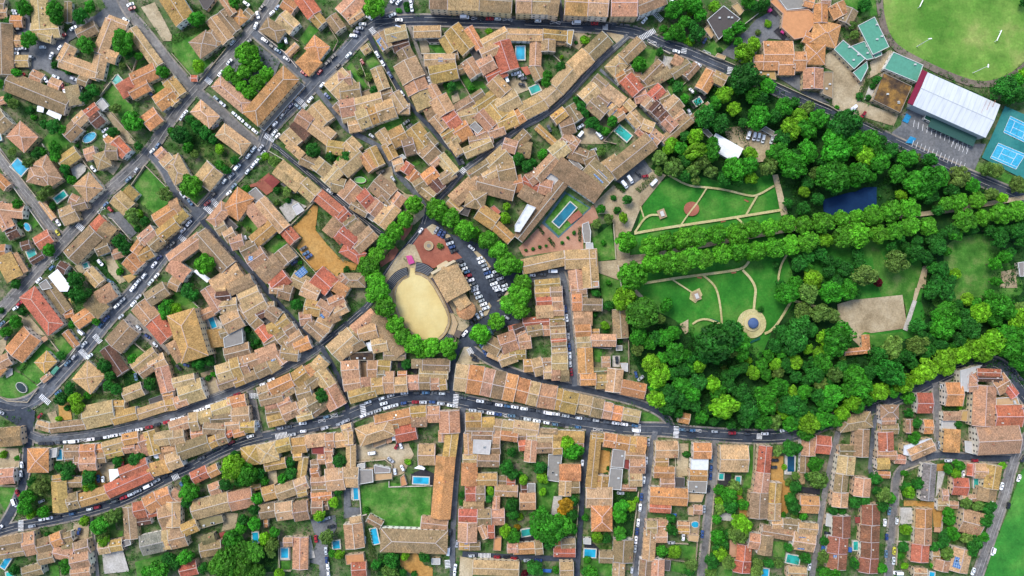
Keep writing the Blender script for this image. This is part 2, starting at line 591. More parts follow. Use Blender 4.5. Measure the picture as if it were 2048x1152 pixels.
f g 4 420 130 450 100 540 190 510 212
h g b 5 0 40 120 60 112
h g t 7 45 985 392 910 122
h g t 7 390 915 640 905 132 / 592 860 612 1152 112
h g p 6 470 1000 490 1180 112
f c 8 560 790 615 790 620 840 560 840
f p 8 610 1100 660 1095 665 1140 615 1145
h g y 6 150 1130 355 1112 82
f g 3 530 640 580 620 600 700 595 790 545 790 530 700
s 675 260 45 100 55
t 880 780 86 p 930 1060 112 p 1080 820 86 p 1090 960 86 p 1210 780 76 p 1230 950 92 p 1340 760 82 p 1340 950 86 p 1260 190 76 o 1150 110 60 o 1220 40 60 y 1320 40 60 g 1350 130 60 d 1350 250 50 d 680 520 45 g 740 600 42 o 860 590 46 y 810 530 28 d 700 790 26 g 890 445 46 d 780 430 26 d 210 80 46 g 90 180 60 d 140 150 40 d 20 120 50 d 740 1110 30 g 1140 220 40 o 50 1110 72 p 10 980 62 p 680 60 40 o 640 640 36 o 80 850 14 d 135 840 14 d 190 825 14 d 240 815 14 d 370 790 16 d 415 750 16 d 465 710 18 d
k 50 970 375 1110 260
k 45 805 325 870 378
k 26 510 660 510 780
k 25 180 660 220 720
k 28 260 750 310 820
G e 390 376 602 512 340 754 205 632
G l 398 400 584 512 342 734 232 626
G t 400 600 500 530 532 570 440 642
G u 160 690 210 640 340 750 540 560 620 480 660 590 600 640 530 640 540 840 380 850 60 900 20 830
G s 620 480 780 330 870 390 1000 110 1080 200 1200 250 1000 500 920 700 820 700 780 640 740 560 660 560
G s 780 640 900 690 810 870 900 890 1030 880 1000 960 820 970 660 990 650 940 800 930
G a 800 300 1020 120 1090 220 900 350
G a 90 1030 410 980 420 1160 100 1100
G l 610 760 760 640 800 920 650 940
G l 660 990 810 980 840 1152 670 1152
p m 457 488 318 645 66
c 865 325 50 v 910 285 55 v 975 240 45 k 1030 260 -10 r 1100 310 -45 v 620 50 -20 w 130 1050 0 w 210 1042 0 k 295 1018 0 v 30 1030 -30 k
w 780 640 800 920
w 640 850 660 1150
w 815 970 845 1152
@ 1376 288
t 60 60 90 y 190 60 80 g 110 140 70 o 40 210 60 o 180 220 60 o 60 290 40 o 370 200 90 g 480 180 80 g 500 80 56 y 500 270 60 y 400 290 60 d 290 280 60 d 650 180 76 o 720 70 90 g 840 170 102 g 960 60 90 g 1180 60 112 g 1330 40 60 g 1020 230 52 o 1160 260 120 g 1165 320 80 d 1330 210 66 g 1345 290 45 g 930 380 50 y 950 310 46 d 920 520 62 d 800 470 42 d 1040 440 50 d 1100 150 70 d 880 80 60 d 1250 315 50 g
t 70 740 86 p 230 720 82 p 390 720 86 p 520 680 72 p 655 670 76 p 790 640 76 p 920 650 76 p 1075 630 86 p 1220 600 68 p 1330 590 58 p 30 900 86 p 120 920 86 p 270 880 86 p 400 850 82 p 540 860 86 p 690 830 82 p 820 810 76 p 960 780 82 p 1100 770 72 y 1250 740 82 p 1350 740 76 p
t 700 970 36 d 890 960 56 d 740 1120 46 d 860 1110 50 g 1000 1080 72 y 960 1000 46 g 1120 930 50 d 1190 950 40 d 1060 880 50 d 1130 1020 50 d 1260 1000 60 d 1340 1060 60 d 1180 1110 60 d 1290 1130 60 g 960 900 50 d
G D 1070 450 1280 390 1376 380 1376 550 1150 570 1080 540
G p 670 250 715 245 760 420 795 560 740 575 710 420
G p 520 -40 640 -40 610 140 540 150
b 280 620 -10
b 90 1070 5
b 365 1030 -10
b 465 455 30
@ 1704 288
t 30 50 70 g 100 100 80 y 220 150 90 g 180 40 60 g 310 50 62 d 440 120 82 g 510 110 50 o 620 130 62 d 60 230 82 g 150 265 56 g 30 300 50 g 360 240 72 g 600 290 102 g 500 300 90 g 700 260 82 g 560 350 80 g 860 260 72 o 910 290 50 d 960 330 62 g 390 410 46 y 520 400 50 d 620 430 60 d 800 370 60 d 1110 400 52 o 1200 430 46 y 1080 200 62 o 1150 210 62 o 1320 320 62 o 1350 350 50 o
t 40 580 56 p 165 570 82 p 310 540 82 p 460 520 86 p 750 480 62 p 690 530 50 d 850 460 66 p 1000 450 62 p 50 730 96 p 210 720 72 p 340 690 72 p 460 650 82 p 610 660 76 p 810 690 66 d 900 610 86 p 1040 590 72 p 1185 560 86 p 1320 540 86 p
t 370 750 50 d 520 780 60 d 640 760 60 d 500 870 80 d 580 900 60 d 690 820 70 d 760 860 40 g 820 720 60 g 350 940 96 o 100 1050 92 o 60 960 60 d 40 880 50 d 205 1105 36 R 650 990 50 d 720 1000 60 d 820 1040 46 y 670 1110 60 d 780 1110 60 d 320 830 50 d 430 820 40 d 1140 960 62 g 1220 900 60 g 1150 1100 50 g 1260 870 50 d 1320 690 72 d 1200 690 60 d 1100 690 50 d 1360 600 50 d 1180 760 70 d 1350 780 50 d 960 680 50 d 720 720 50 d
G D -50 420 90 350 190 345 190 490 60 545 -50 545
G a 350 0 1070 0 960 240 900 215 560 70
G T 1080 0 1376 0 1376 290 1030 110
G l 1000 140 1376 290 1376 400 980 240
G p 560 980 600 970 580 1152 510 1152
G s 1190 1020 1300 1000 1320 1150 1180 1152
f g 3 1325 950 1376 940 1376 1060 1340 1060
Z 470 20 880 205 14 16 -48
Z 800 -20 920 35 5 -16 48
TC 1095 115 1160 -5 1376 85 1300 205
TC 1200 -90 1255 -220 1440 -130 1390 0
@ 0 576
h h r 6 215 30 448 335 155
h g o 5 108 540 258 362 182 / -40 620 80 560 100 p
h g o 4 -40 700 30 622 70
h h y 4 315 640 415 545 122
h g p 3 340 750 402 700 62
h g o 5 600 285 725 200 108
h g b 6 705 95 825 205 112
h g p 6 800 80 912 10 130
h g o 3 515 220 590 200 50
h g b 3 385 -20 530 190 90
f y 2.5 545 90 590 65 620 100 575 130
h g o 4 520 350 615 470 62
f p 3 330 400 365 380 385 410 350 435
h g b 5 915 455 1050 305 172
h g d 5 845 475 985 680 112
h h t 5 650 790 772 640 190
h g b 6 1190 90 1330 0 122
h g p 6 1105 130 1215 260 150
h g r 6 1215 262 1340 412 162
h g t 5 1065 645 1245 505 92
h g t 5 1190 622 1322 562 100
h g b 5 1120 692 1220 622 82
h g p 5 1290 640 1342 832 112
h g t 5 985 862 1142 802 112
h g y 4 910 942 982 940 82
h g y 5 900 1050 1092 1000 100
h g t 5 1100 1015 1318 945 85
f d 3 1190 890 1300 850 1310 900 1200 930
h g o 5 1320 862 1390 850 82
h g y 5 1330 942 1410 930 90
h g t 5 670 1040 900 990 190
h g b 5 400 1122 682 1090 82
h g t 4 290 1090 400 1122 70
f e 2.5 400 680 450 620 475 640 430 695
t 640 60 90 d 550 45 30 d 130 270 50 g 180 190 30 d 50 350 50 g 490 540 42 d 580 290 40 g 770 270 36 g 830 620 52 d 870 780 46 d 930 810 52 d 880 700 42 d 560 800 50 d 490 890 52 d 600 890 52 y 630 960 52 y 470 1045 26 y 540 960 28 d 1340 170 72 g 1200 770 60 d 1060 570 40 g 1080 670 22 y 10 180 30 d 700 860 30 g
k 40 690 870 900 860
k 28 280 470 160 680
G l 430 420 490 380 590 490 520 560 470 520
G l 200 590 330 430 480 540 440 640 300 770 180 680 130 640
G l 0 720 100 660 180 690 310 790 220 910 100 910 0 860
G s 140 220 220 200 370 380 300 370 200 310
G s 0 420 60 390 50 480 0 560
G c 40 650 110 640 110 690 60 720
G s 380 1000 450 980 470 1060 420 1090
G o 470 920 560 900 580 1050 480 1060
G l 1000 520 1060 450 1150 520 1060 600
G n 980 680 1120 660 1140 750 1000 800
p k 150 768 208 822 60 o
w 0 870 60 905 220 915 300 810
w 300 780 520 600 680 390
w 380 390 480 520
w 320 -10 510 240
w 0 320 130 220
w 900 470 1040 640
w 1050 420 1160 510
c 25 285 -40 b 70 395 -40 k 165 125 -40 r 135 160 -40 w 655 350 40 v 680 450 -45 w 600 550 -45 w 548 600 -45 b 475 835 -40 b 725 545 -40 w 815 297 -45 b 857 245 -45 b 940 145 -45 w 985 100 -45 w 1075 125 -45 w 1117 72 -45 w 975 230 -45 w 1070 5 -45 w 1115 315 50 w 1187 385 40 b 1250 450 50 w 1290 490 45 k 1095 710 80 b 15 990 30 w 1120 1130 -10 w 1050 1140 -10 w 1200 1110 -10 r 1265 1090 -15 k 1340 1070 -15 r 330 1020 -50 r
z 790 405 48 80 7
z 680 525 48 90 8
z 370 890 40 100 8
@ 344 576
h h y 12 70 190 185 572 222 / -10 430 80 580 100 p
h g p 5 220 230 330 180 82
h g p 6 270 0 382 180 102
h g d 6 350 72 470 60 92
h g t 6 380 152 522 130 112
h g t 6 410 292 548 222 142
h g t 6 280 20 430 10 62
f d 4 460 50 560 0 600 20 510 95
h g t 6 540 100 700 30 92
h g t 6 570 190 742 90 112
h g b 6 520 150 600 232 82
h g y 4 340 330 352 472 76
h g b 4 390 362 430 350 62
f g 5 410 400 560 310 572 440 420 480
h g b 4 420 530 622 480 92
h g b 6 640 310 697 255 86
h g r 6 695 320 767 415 82
h g b 6 740 457 832 410 72
h g d 6 690 212 740 190 62
h g b 6 760 172 852 240 112
h g b 6 740 152 822 140 72
f d 4 705 260 760 215 800 260 750 300
h g y 6 840 302 927 240 82
h g y 6 780 352 862 310 72
h g b 6 830 402 902 350 82
h g b 6 900 352 982 300 82
h g t 6 930 442 1042 370 102
h g o 6 980 482 1112 430 112
h g b 6 870 522 1012 540 130
h g t 6 360 690 492 650 142
h g b 6 370 782 522 730 102
h g y 6 480 662 552 640 130
h g p 6 545 642 612 620 142
h g p 6 580 602 702 560 92
h g p 6 680 552 822 500 112
h g y 6 500 772 582 740 82
h g b 6 560 742 692 690 92
h g b 6 680 692 782 640 112
h g t 6 770 652 852 600 122
h g p 6 830 520 902 620 82
h g t 6 60 862 252 800 172
h g t 6 10 762 182 720 82
h g p 6 20 922 122 890 92
h g p 6 -20 1112 142 1060 112
h g t 6 140 1072 212 1060 152
h g t 6 200 1042 322 1010 92
h g t 6 320 982 472 930 112
h g o 6 450 932 592 900 112
h g t 6 480 1022 622 1010 132
h g b 6 310 1052 472 1040 82
h g p 6 430 1092 542 1080 82
h g y 6 550 1112 672 1110 92
h g b 6 250 1112 422 1120 72
h g b 6 850 32 952 60 92
h g t 6 1040 2 1142 50 112
h g p 6 780 2 892 10 82
h g y 6 1060 142 1192 170 112
h g p 6 1160 132 1272 200 112
h g p 6 1260 132 1376 80 92
h g p 6 1020 242 1112 230 92
h g b 6 1090 290 1212 397 102
h g t 6 1170 272 1272 320 92
h g b 6 1240 262 1332 220 82
h g t 6 1300 202 1400 150 82
f d 4 1120 90 1260 20 1290 60 1180 120
h g o 6 1300 -20 1400 42 92
h g t 6 1280 522 1450 370 152
h g t 6 690 852 782 820 112
h g o 6 780 812 962 730 112
h g b 6 700 902 882 860 92
h g y 6 970 742 1077 665 122
h g o 6 1075 620 1127 700 72
h g t 6 1140 652 1217 570 112
h g t 6 1170 662 1262 790 122
h g p 6 1260 800 1342 950 122
h g b 6 1080 782 1182 710 102
h g b 6 890 842 972 790 92
h g b 6 1030 832 1112 810 92
h g p 6 880 932 952 900 82
h g p 5 750 962 842 930 62
h g y 6 765 1077 897 1045 87
h g b 5 750 1002 822 990 52
h g p 6 890 1012 1012 960 112
h g t 6 1010 982 1092 930 112
h g t 6 1000 1042 1122 1010 82
h g b 6 1090 962 1202 900 102
h g b 5 1160 982 1232 930 72
s 1200 225 50 40 20
s 805 570 -20 30 30
t 10 170 66 y 120 20 60 d 170 60 50 d 210 600 60 d 300 580 50 d 335 690 26 g 290 720 26 d 1000 130 60 d 1200 860 60 d 270 430 30 y 640 460 26 d 600 330 26 d 230 540 30 d 680 430 25 d
G l 0 0 70 30 220 160 210 220 100 170 0 180
G s 230 680 330 650 400 840 280 880
G c 275 240 330 200 400 280 410 330 300 340
G n 600 250 640 340 740 480 620 520 570 320
p b 315 240 345 317 42
w 70 20 230 170 230 250
w 300 340 350 600
w 200 720 290 880
c 20 1050 -15 w 80 1035 -15 w 150 1000 -15 k 205 980 -15 w 255 965 -15 w 310 940 -15 v 385 910 -15 w 450 885 -15 w 525 850 -20 r 732 768 -20 w 798 733 -20 w 120 615 20 b 60 635 45 k 695 1085 80 w 870 1118 -5 w 935 1105 -5 k 1050 1080 -5 w 1240 1028 -20 b 1225 1118 -20 w 1165 1130 -15 k 1345 1085 -20 w 1055 1143 -5 w 1110 490 -30 k
y 655 950 80 y 660 975 80 y 668 1005 80 y 672 1030 80
z 660 860 0 70 6
@ 688 576
h g p 6 70 332 237 190 82
h g b 6 235 220 472 520 132
h g t 6 130 362 262 330 112
h g t 6 -20 402 92 340 92
h g b 6 -20 492 122 410 82
h g t 5 220 452 342 430 112
f w 5 175 440 210 430 245 505 200 505
f m 5 40 520 240 508 240 580 50 580
h g b 5 315 540 492 542 76
h g p 6 -20 662 120 650 132
h g p 6 200 652 268 650 132
h g y 6 270 622 372 630 82
h g b 6 265 692 322 690 62
f b 2 120 590 195 590 185 715 130 715
h g o 5 430 692 502 690 52
h g b 6 540 607 632 605 72
h g b 6 630 612 852 620 102
h g t 6 600 682 832 690 82
h g p 6 -20 772 132 750 102
h g p 6 130 757 222 755 82
h g y 6 222 792 315 780 132
h g t 6 315 782 402 780 122
h g t 6 402 777 505 770 122
h g p 6 505 757 600 755 117
h g b 6 600 757 690 755 112
h g p 6 690 767 762 760 102
h g y 6 762 787 822 780 65
h g y 6 40 882 252 825 92
h g t 6 885 712 990 725 215
h g o 6 990 727 1110 745 230
h g p 6 1110 747 1190 765 222
h g b 6 1190 767 1285 785 222
h g o 6 1285 787 1376 807 216
h g p 6 1250 442 1376 400 132
h g b 6 1130 430 1250 492 122
h g t 5 1150 520 1245 562 82
h g t 5 1245 592 1332 560 92
h g r 5 1320 340 1400 320 70
h h t 6 110 1196 390 1108 150
h g o 6 250 1082 535 1020 122
h g y 6 535 1002 660 990 102
h g b 6 540 1072 660 1070 82
h g p 6 660 1012 765 1010 132
h g p 6 842 980 847 1160 162
h g r 5 430 1182 580 1152 112
h g b 5 350 1092 432 1080 62
h g y 6 970 1062 1100 1060 122
h g y 6 1100 1082 1200 1080 92
h g t 6 1200 1102 1260 1110 112
h g t 6 1260 1112 1376 1122 112
h g b 6 970 1142 1200 1145 52
h g t 6 -20 1132 62 1110 82
t 290 30 86 p 330 150 86 p 410 290 66 p 470 390 76 p 560 450 76 p 700 470 72 p 830 470 76 p 1090 370 82 p 1220 270 76 p 1320 130 76 p 1376 20 62 p 230 50 60 p 860 540 42 p 620 515 50 p 500 610 40 d
G p 930 540 960 470 1000 470 1050 560 1120 600 900 600
G p 1150 600 960 580 905 600 900 620
G d 430 590 540 570 600 640 580 690 520 660 430 650
c 20 1060 -20 w 155 1020 -20 w 205 1002 -15 w 272 980 -20 w 345 955 -15 w 408 937 -15 w 482 918 -10 b 573 910 0 r 635 912 0 w 710 910 0 b 775 922 5 w 855 937 10 w 193 912 -20 w 305 880 -20 w 320 922 -15 w 375 858 -15 w 485 838 -5 w 580 838 0 k 655 835 0 b 730 835 0 k 787 842 0 w 950 875 5 k 1090 903 8 w 1160 915 8 k 1240 933 8 w 1308 943 8 b 1365 950 8 w 1030 977 5 w 1093 987 5 w 1173 998 5 w 1232 1008 5 b 1340 1020 5 b 1345 1060 10 w 968 362 -50 w 1105 470 60 b 1130 520 60 b 1035 545 30 k 1050 575 15 k 1175 350 60 b 1300 235 30 w 15 570 -20 w 15 605 0 w
c 1048 15 -20 w 1065 42 -20 w 1080 72 -20 w 1100 102 -20 w 1117 130 -20 w 1135 160 -20 w 1230 15 -20 w 1250 55 -20 k 1290 10 -20 w 1070 225 60 w 1100 205 60 w 1045 245 60 k 1020 270 60 k
z 155 965 80 80 6
z 895 900 95 110 9
z 1010 505 60 60 6
@ 1032 576
h g y 6 150 42 272 35 92
h g b 6 275 32 370 30 92
h g r 6 160 107 288 100 72
h g p 6 290 112 375 105 72
h g t 6 160 197 292 190 92
h g p 6 295 182 385 180 82
h g y 5 270 252 390 245 62
h g b 6 275 307 395 300 62
h g t 6 280 367 400 360 72
h g r 6 280 422 405 410 62
h g b 6 285 467 405 460 62
h g t 6 285 522 412 510 92
h g t 6 285 602 415 600 112
h g p 6 290 702 353 700 92
h g b 6 355 702 425 700 92
h g r 5 60 282 268 265 82
h g b 5 90 352 213 330 92
h g p 5 215 332 270 330 102
h g d 5 -20 332 60 300 82
h g p 5 -20 402 80 350 92
h g p 5 30 432 120 420 122
h g y 5 0 532 80 530 82
h g t 6 137 642 218 620 142
h g y 6 60 622 135 620 102
h g b 6 225 592 283 590 62
h g t 6 220 672 285 670 112
h g p 6 440 17 565 10 72
h g o 6 445 112 528 110 132
h g b 6 530 132 690 135 97
h g b 5 530 67 572 65 62
h g p 6 460 242 610 240 117
h g o 6 470 347 600 340 97
h g y 4 592 352 668 350 46
h g t 6 480 442 600 435 77
h g p 6 595 417 800 420 97
f d 4 620 440 770 470 760 490 615 475
h g o 6 550 475 560 682 122
h g o 6 512 732 640 730 97
h g t 5 685 592 755 590 87
h g m 5 625 667 740 660 57
h g y 5 635 752 728 750 112
h g t 6 795 645 775 832 122
h g b 5 828 170 842 402 117
h g o 6 845 790 1035 830 122
f c 4 835 600 895 600 895 670 850 660
f g 3 800 460 850 460 850 500 800 500
h g o 6 -10 802 100 830 202
h g t 6 100 837 180 855 192
h g p 6 180 857 320 880 192
h g y 6 320 887 366 895 172
h g y 6 368 902 490 930 172
h g t 6 490 922 605 945 152
h g b 6 605 952 698 970 152
h g p 6 698 977 770 990 132
h g o 6 770 997 850 1010 122
h g t 6 850 1012 990 1040 112
h g t 6 -20 1112 180 1140 112
h g b 6 180 1152 330 1162 62
h g o 4 1300 1032 1390 1050 82
t 40 60 82 p 30 170 72 p 870 80 92 y 740 140 46 d 1010 200 132 c 1150 250 50 o 980 380 76 g 970 490 60 o 1070 440 60 g 1110 400 60 d 1180 400 60 g 1260 360 72 g 1270 520 82 g 1080 600 82 y 1140 700 92 y 1130 890 92 y 1220 850 82 d 1200 140 62 g 1340 660 62 d 1260 680 60 d 1330 780 72 g 1290 880 72 d 1210 960 72 d 1300 1000 42 d 1350 540 60 g 710 300 42 y 720 335 30 d 630 210 30 d 640 40 40 d 830 420 30 d 1120 790 60 g 1350 920 60 d 1170 560 60 g
G l 995 990 1130 1010 1150 1080 1120 1110 1000 1095
G l 680 0 800 0 790 160 690 170
G p 1305 290 1376 250 1376 350 1350 370
G p 850 0 950 0 1040 90 980 70
G l 620 480 690 490 680 590 630 590
G c 770 540 830 540 830 630 770 630
w 900 420 905 680
w 610 380 800 390
c 380 35 80 k 395 165 85 b 405 240 85 w 412 315 85 k 417 388 85 w 425 470 85 b 430 540 85 w 433 605 85 w 441 672 85 r 805 575 85 k 958 690 75 b 995 720 -40 w 65 963 5 w 120 970 5 k 190 982 5 k 255 995 8 v 320 1005 8 w 397 1020 8 w 502 1037 8 w 570 1045 8 k 640 1057 8 w 725 1070 8 k 795 1078 8 w 865 1087 8 w 950 1098 10 b 20 1040 8 k 90 1047 8 w 165 1060 8 w 245 1075 8 w 312 1088 8 b 360 1095 8 k 495 1110 8 b 960 1135 10 v 1330 1130 5 b 1370 1130 5 k
z 1280 1130 90 60 5
z 975 1110 90 50 4
@ 1376 576
t 790 40 90 g 960 40 86 o 1140 40 86 g 1280 30 70 g 1350 40 42 d 920 190 70 o 1060 200 90 o 1150 220 60 o 900 290 80 d 850 410 112 d 760 350 70 d 980 330 60 d 1090 400 70 y 1210 380 112 g 1180 470 90 g 960 490 46 y 1050 520 60 y 1080 580 72 g 700 460 60 d 640 540 50 g 740 520 50 g 860 590 56 y 700 610 50 y 590 610 50 g 620 690 60 g 520 680 60 y 720 680 50 o
t 220 430 150 d 330 370 112 d 420 430 90 g 350 510 50 o 160 520 100 d 100 430 70 d 430 520 60 g 480 580 30 y 20 560 60 d 90 620 66 y 20 640 50 g 370 670 60 d 290 640 30 o 300 700 50 d 440 640 50 d 200 770 76 y 80 760 70 d 40 850 80 g 50 940 60 d 240 830 70 g 290 950 112 y 330 780 60 d 430 850 90 d 470 960 90 d 620 850 90 g 620 930 90 g 730 790 70 g 830 830 60 y 930 830 66 g 540 830 50 d 520 1010 70 d 600 1070 66 g 450 1050 70 d 110 1030 60 g 170 970 50 d 690 1070 60 o 760 1000 46 y 810 930 90 d 890 970 80 d 1010 690 70 d 860 710 50 d 1170 690 70 o 1060 770 60 o 1150 850 100 g 1040 860 70 d 1240 640 60 d 1320 700 90 g 1300 800 80 g 1310 920 80 y 1230 1000 66 y 1100 930 90 g 1080 1050 90 g 960 1080 90 y 880 1050 60 d 820 1080 60 g 1000 990 60 d 1190 1060 50 g 200 1070 40 d 340 1090 40 d 950 740 50 d 760 880 50 d 700 930 50 o 1230 560 30 o 1000 590 50 d 1100 660 50 d 780 600 50 d 580 170 30 d 930 620 40 d 250 1020 40 d 560 900 60 d 800 650 40 d 920 900 40 d 1130 760 50 d
BS 515 280 43
G s 1195 130 1376 90 1376 470 1300 400 1195 290
G E 175 240 240 262 235 285 170 262
G E 480 430 575 390 570 410 490 445
c 210 1145 0 w 760 1135 -15 w 30 1135 0 b
@ 1704 576
h g o 4 -60 515 140 495 52 / 107 375 117 522 62
h g r 5 515 920 652 920 162
h g o 5 570 1110 650 1110 112
h g o 6 745 850 885 850 187
h g p 5 730 1020 870 1020 62
f c 3 715 1060 830 1060 830 1152 715 1152
f y 5 880 980 930 980 920 1070 860 1060
h g r 8 1000 665 1205 672 72
h g d 7 1005 722 1200 725 50
h g p 7 940 690 1000 745 90
h g p 7 925 790 1000 785 85
h g p 7 1065 780 1050 1092 182
h g p 7 1160 790 1262 730 142
h g r 7 1232 760 1312 860 92
h g r 7 1150 1027 1362 1027 167
h g d 7 1355 960 1400 1050 102
f t 5 1150 880 1320 870 1340 930 1150 940
f c 7 865 660 1040 615 1000 660 930 700 930 830 870 820
h h b 6 -120 1090 172 1040 142
h h b 6 228 985 375 985 127
h g p 6 235 1062 350 1060 50
h g b 5 230 1122 370 1120 62
h g p 4 460 1050 460 1160 56
k 60 710 960 880 965
t 640 20 70 d 760 40 70 d 760 180 80 g 680 220 60 g 800 270 60 g 720 320 90 g 560 380 60 d 520 300 60 d 940 320 92 d 900 220 60 d 1020 200 92 y 990 120 60 g 1180 140 100 g 1130 240 70 g 1250 200 70 g 1330 260 80 y 1330 340 80 g 1240 370 90 g 1120 430 100 y 990 480 90 y 1050 540 70 y 860 540 80 y 740 560 90 y 760 640 70 y 600 650 80 y 520 710 80 y 400 760 80 y 1290 480 100 g 1330 600 72 g 1250 520 60 g 860 420 60 d 700 460 70 d 600 500 70 d 520 460 80 o 320 470 90 o 220 530 70 d 420 540 70 d 350 550 60 d 300 680 112 d 130 680 70 d 60 780 90 g 20 660 60 d 220 830 82 y 330 830 50 g 120 890 60 g 30 940 70 g 180 620 50 d 450 880 60 g 1350 170 60 o 850 130 50 d 480 600 50 d 1100 60 50 g 920 90 50 y 640 300 50 d 1360 430 60 g 1350 520 60 g 860 950 26 y 850 1090 34 d 520 1080 40 d 450 1000 36 d 620 400 50 d 800 480 50 g
G s -120 130 0 95 400 55 440 320 150 360 100 350 0 420 -100 400
G p 500 0 540 0 505 105 480 98
G c 480 95 512 105 435 345 400 330
G l 420 100 480 100 400 320 440 320
G l 130 380 400 350 420 420 150 480
G n 730 760 640 700 860 690 870 800
c 835 712 80 w 715 800 80 v 1345 730 50 k 1290 670 50 k
@ 0 864
h g b 6 -40 50 170 30 150
h h o 6 205 228 387 228 192
f c 4 387 140 460 125 452 200 387 207
h g b 5 510 152 637 150 90
h g b 4 520 217 590 212 70
h g o 6 640 152 760 147 102
h g p 6 640 252 770 247 117
h g o 5 765 137 822 130 72
h g b 5 775 210 842 205 80
h g p 4 597 252 637 250 72
h g t 6 825 122 985 80 82
h g y 5 845 182 980 150 72
h g p 5 985 132 1080 122 82
h g o 6 990 62 1108 38 92
h g p 5 1080 152 1190 140 92
h g p 6 1110 82 1182 60 102
h g y 6 1188 -10 1237 172 92
h g t 6 1240 62 1390 40 112
h g p 5 1270 162 1390 140 102
f w 4 1225 185 1280 165 1295 195 1250 215
h g r 6 980 332 1182 252 105
h g r 6 855 478 1208 322 118
f w 4 870 300 940 295 962 340 880 405
h g y 6 1185 312 1342 270 112
h g y 6 467 400 482 642 117
h g y 5 420 375 512 365 52
h g b 5 525 402 660 400 82
h g b 6 545 562 630 542 130
h g y 6 630 552 865 482 112
h g r 5 1070 632 1167 612 132
h g o 6 1170 592 1258 542 142
h g o 6 1262 530 1362 490 122
h g d 4 1090 722 1212 702 62
h g r 4 1185 662 1265 642 52
h g p 6 1275 682 1410 650 202
h g b 5 1030 600 1050 852 102
h g t 5 785 932 878 918 102
h g y 5 878 915 975 900 95
h g g 5 1130 912 1308 872 162
h g t 5 1312 862 1410 850 162
f g 4 970 870 1040 855 1050 900 990 920
h g b 5 -20 912 190 872 122
h g p 5 190 905 292 882 185
h g b 5 -20 985 190 950 75
h g b 5 295 922 413 890 122
h g o 5 415 872 495 840 102
h g b 5 497 852 580 830 82
h g p 5 430 962 560 990 92
h g b 5 305 1022 430 995 92
h g b 5 505 930 590 912 82
h g b 5 595 932 712 900 92
h g p 6 575 1052 720 1020 102
h g p 6 565 1132 722 1112 72
h g b 5 180 1132 340 1090 92
h g p 5 -40 362 117 350 122
t 330 440 70 o 260 400 50 d 220 520 60 g 200 600 70 g 350 640 50 g 250 660 40 y 30 180 30 y 540 340 50 d 550 290 50 d 720 350 50 d 690 400 40 d 700 440 40 y 740 430 40 g 940 230 42 d 940 280 30 d 1080 220 50 d 1130 190 40 d 680 710 42 y 800 750 76 g 890 680 60 o 950 650 42 o 830 860 50 y 820 810 50 o 380 820 30 d 530 1060 50 g 530 1110 42 g 120 1100 42 d 1340 1010 50 d 1260 1110 80 g 1180 1130 50 g 480 280 40 d 140 210 25 g
k 42 160 680 420 620
G l 0 440 130 450 130 560 60 650 0 560
G l 880 720 920 700 930 780 990 790 980 830 890 850 860 800
G l 400 1070 470 1060 480 1152 400 1152
G l 1080 1040 1376 960 1376 1090 1100 1152
G g 230 340 400 330 420 620 200 660
G s 760 250 960 230 960 320 860 400 780 420
G c 825 970 990 940 1040 1110 840 1130
G s 0 130 150 130 170 280 0 290
G s 590 720 720 700 710 850 590 860
G o 640 430 660 310 800 300 860 420 700 470
p b 480 140 486 217 42
p b 28 1082 80 1000 42
p t 60 1140 110 1130 40
w 160 170 140 420
w 0 430 130 430
w 860 470 830 560
w 160 690 420 640
w 730 680 740 900
c 345 90 -3 k 410 88 -3 k 475 80 -3 k 540 75 -3 w 605 70 -3 v 735 55 -5 w 800 48 -5 k 860 38 -8 w 920 25 -10 w 990 12 -10 w 185 260 80 w 178 330 80 w 130 560 70 v 150 485 65 r 10 760 -40 w 265 748 -10 w 345 695 -10 w 405 683 -10 w 465 672 -10 k 585 648 -10 b 725 612 -10 w 785 597 -12 r 925 550 -15 k 997 520 -20 r 1055 495 -20 w 1110 468 -20 w 1195 425 -25 v 1260 385 -28 w 1325 350 -25 k 795 370 85 b 833 375 80 w 985 235 80 r 640 790 -80 b 340 550 -25 w
z 178 745 90 90 8
@ 344 864
h g p 5 150 12 260 0 62
h g b 6 50 172 292 88 122
h g y 6 300 92 362 62 92
h g b 6 366 62 428 40 102
h g r 6 432 22 482 0 62
h g o 6 495 22 580 0 52
h g t 6 -20 242 72 210 132
h g t 6 -20 52 100 30 112
h h y 6 560 202 688 180 152
h h t 7 692 182 835 150 152
h g y 6 838 122 950 92 102
h g y 6 952 112 1067 100 122
h g y 5 970 200 1040 195 60
h g y 5 740 277 910 245 82
h g y 5 1055 200 1032 362 72
h g t 6 1075 77 1225 60 102
f M 4 1115 110 1215 105 1220 180 1120 175
h g p 6 1232 72 1298 65 112
h g t 6 1302 72 1410 60 112
h g p 5 1225 152 1290 150 62
h g r 5 160 372 285 312 102
h g o 5 292 330 372 290 92
h g p 5 300 472 387 440 102
h g t 6 155 622 455 542 132
h g p 6 460 560 647 520 152
f m 4 185 690 400 660 415 720 210 780
h g y 6 725 502 832 472 112
h g t 6 838 492 985 442 122
h g t 6 990 442 1092 400 92
h g y 6 1000 492 1080 475 60
h g y 4 640 452 710 435 42
h g b 6 700 642 828 622 117
h g t 6 832 642 968 622 142
h g b 6 972 642 1092 622 152
h g o 3 735 732 770 730 62
h g p 5 1030 840 1025 1097 122
h g p 5 890 882 967 880 72
h g p 6 1115 602 1203 600 112
h g o 6 1115 522 1280 500 82
h g p 6 1110 402 1233 395 72
h g b 6 1110 462 1232 455 50
h g p 6 1237 392 1376 375 172
h g o 5 1110 332 1175 320 82
h g p 5 1172 222 1228 220 72
h g p 5 1232 242 1290 230 112
h g b 5 1110 262 1168 255 72
h g b 4 1207 592 1250 585 72
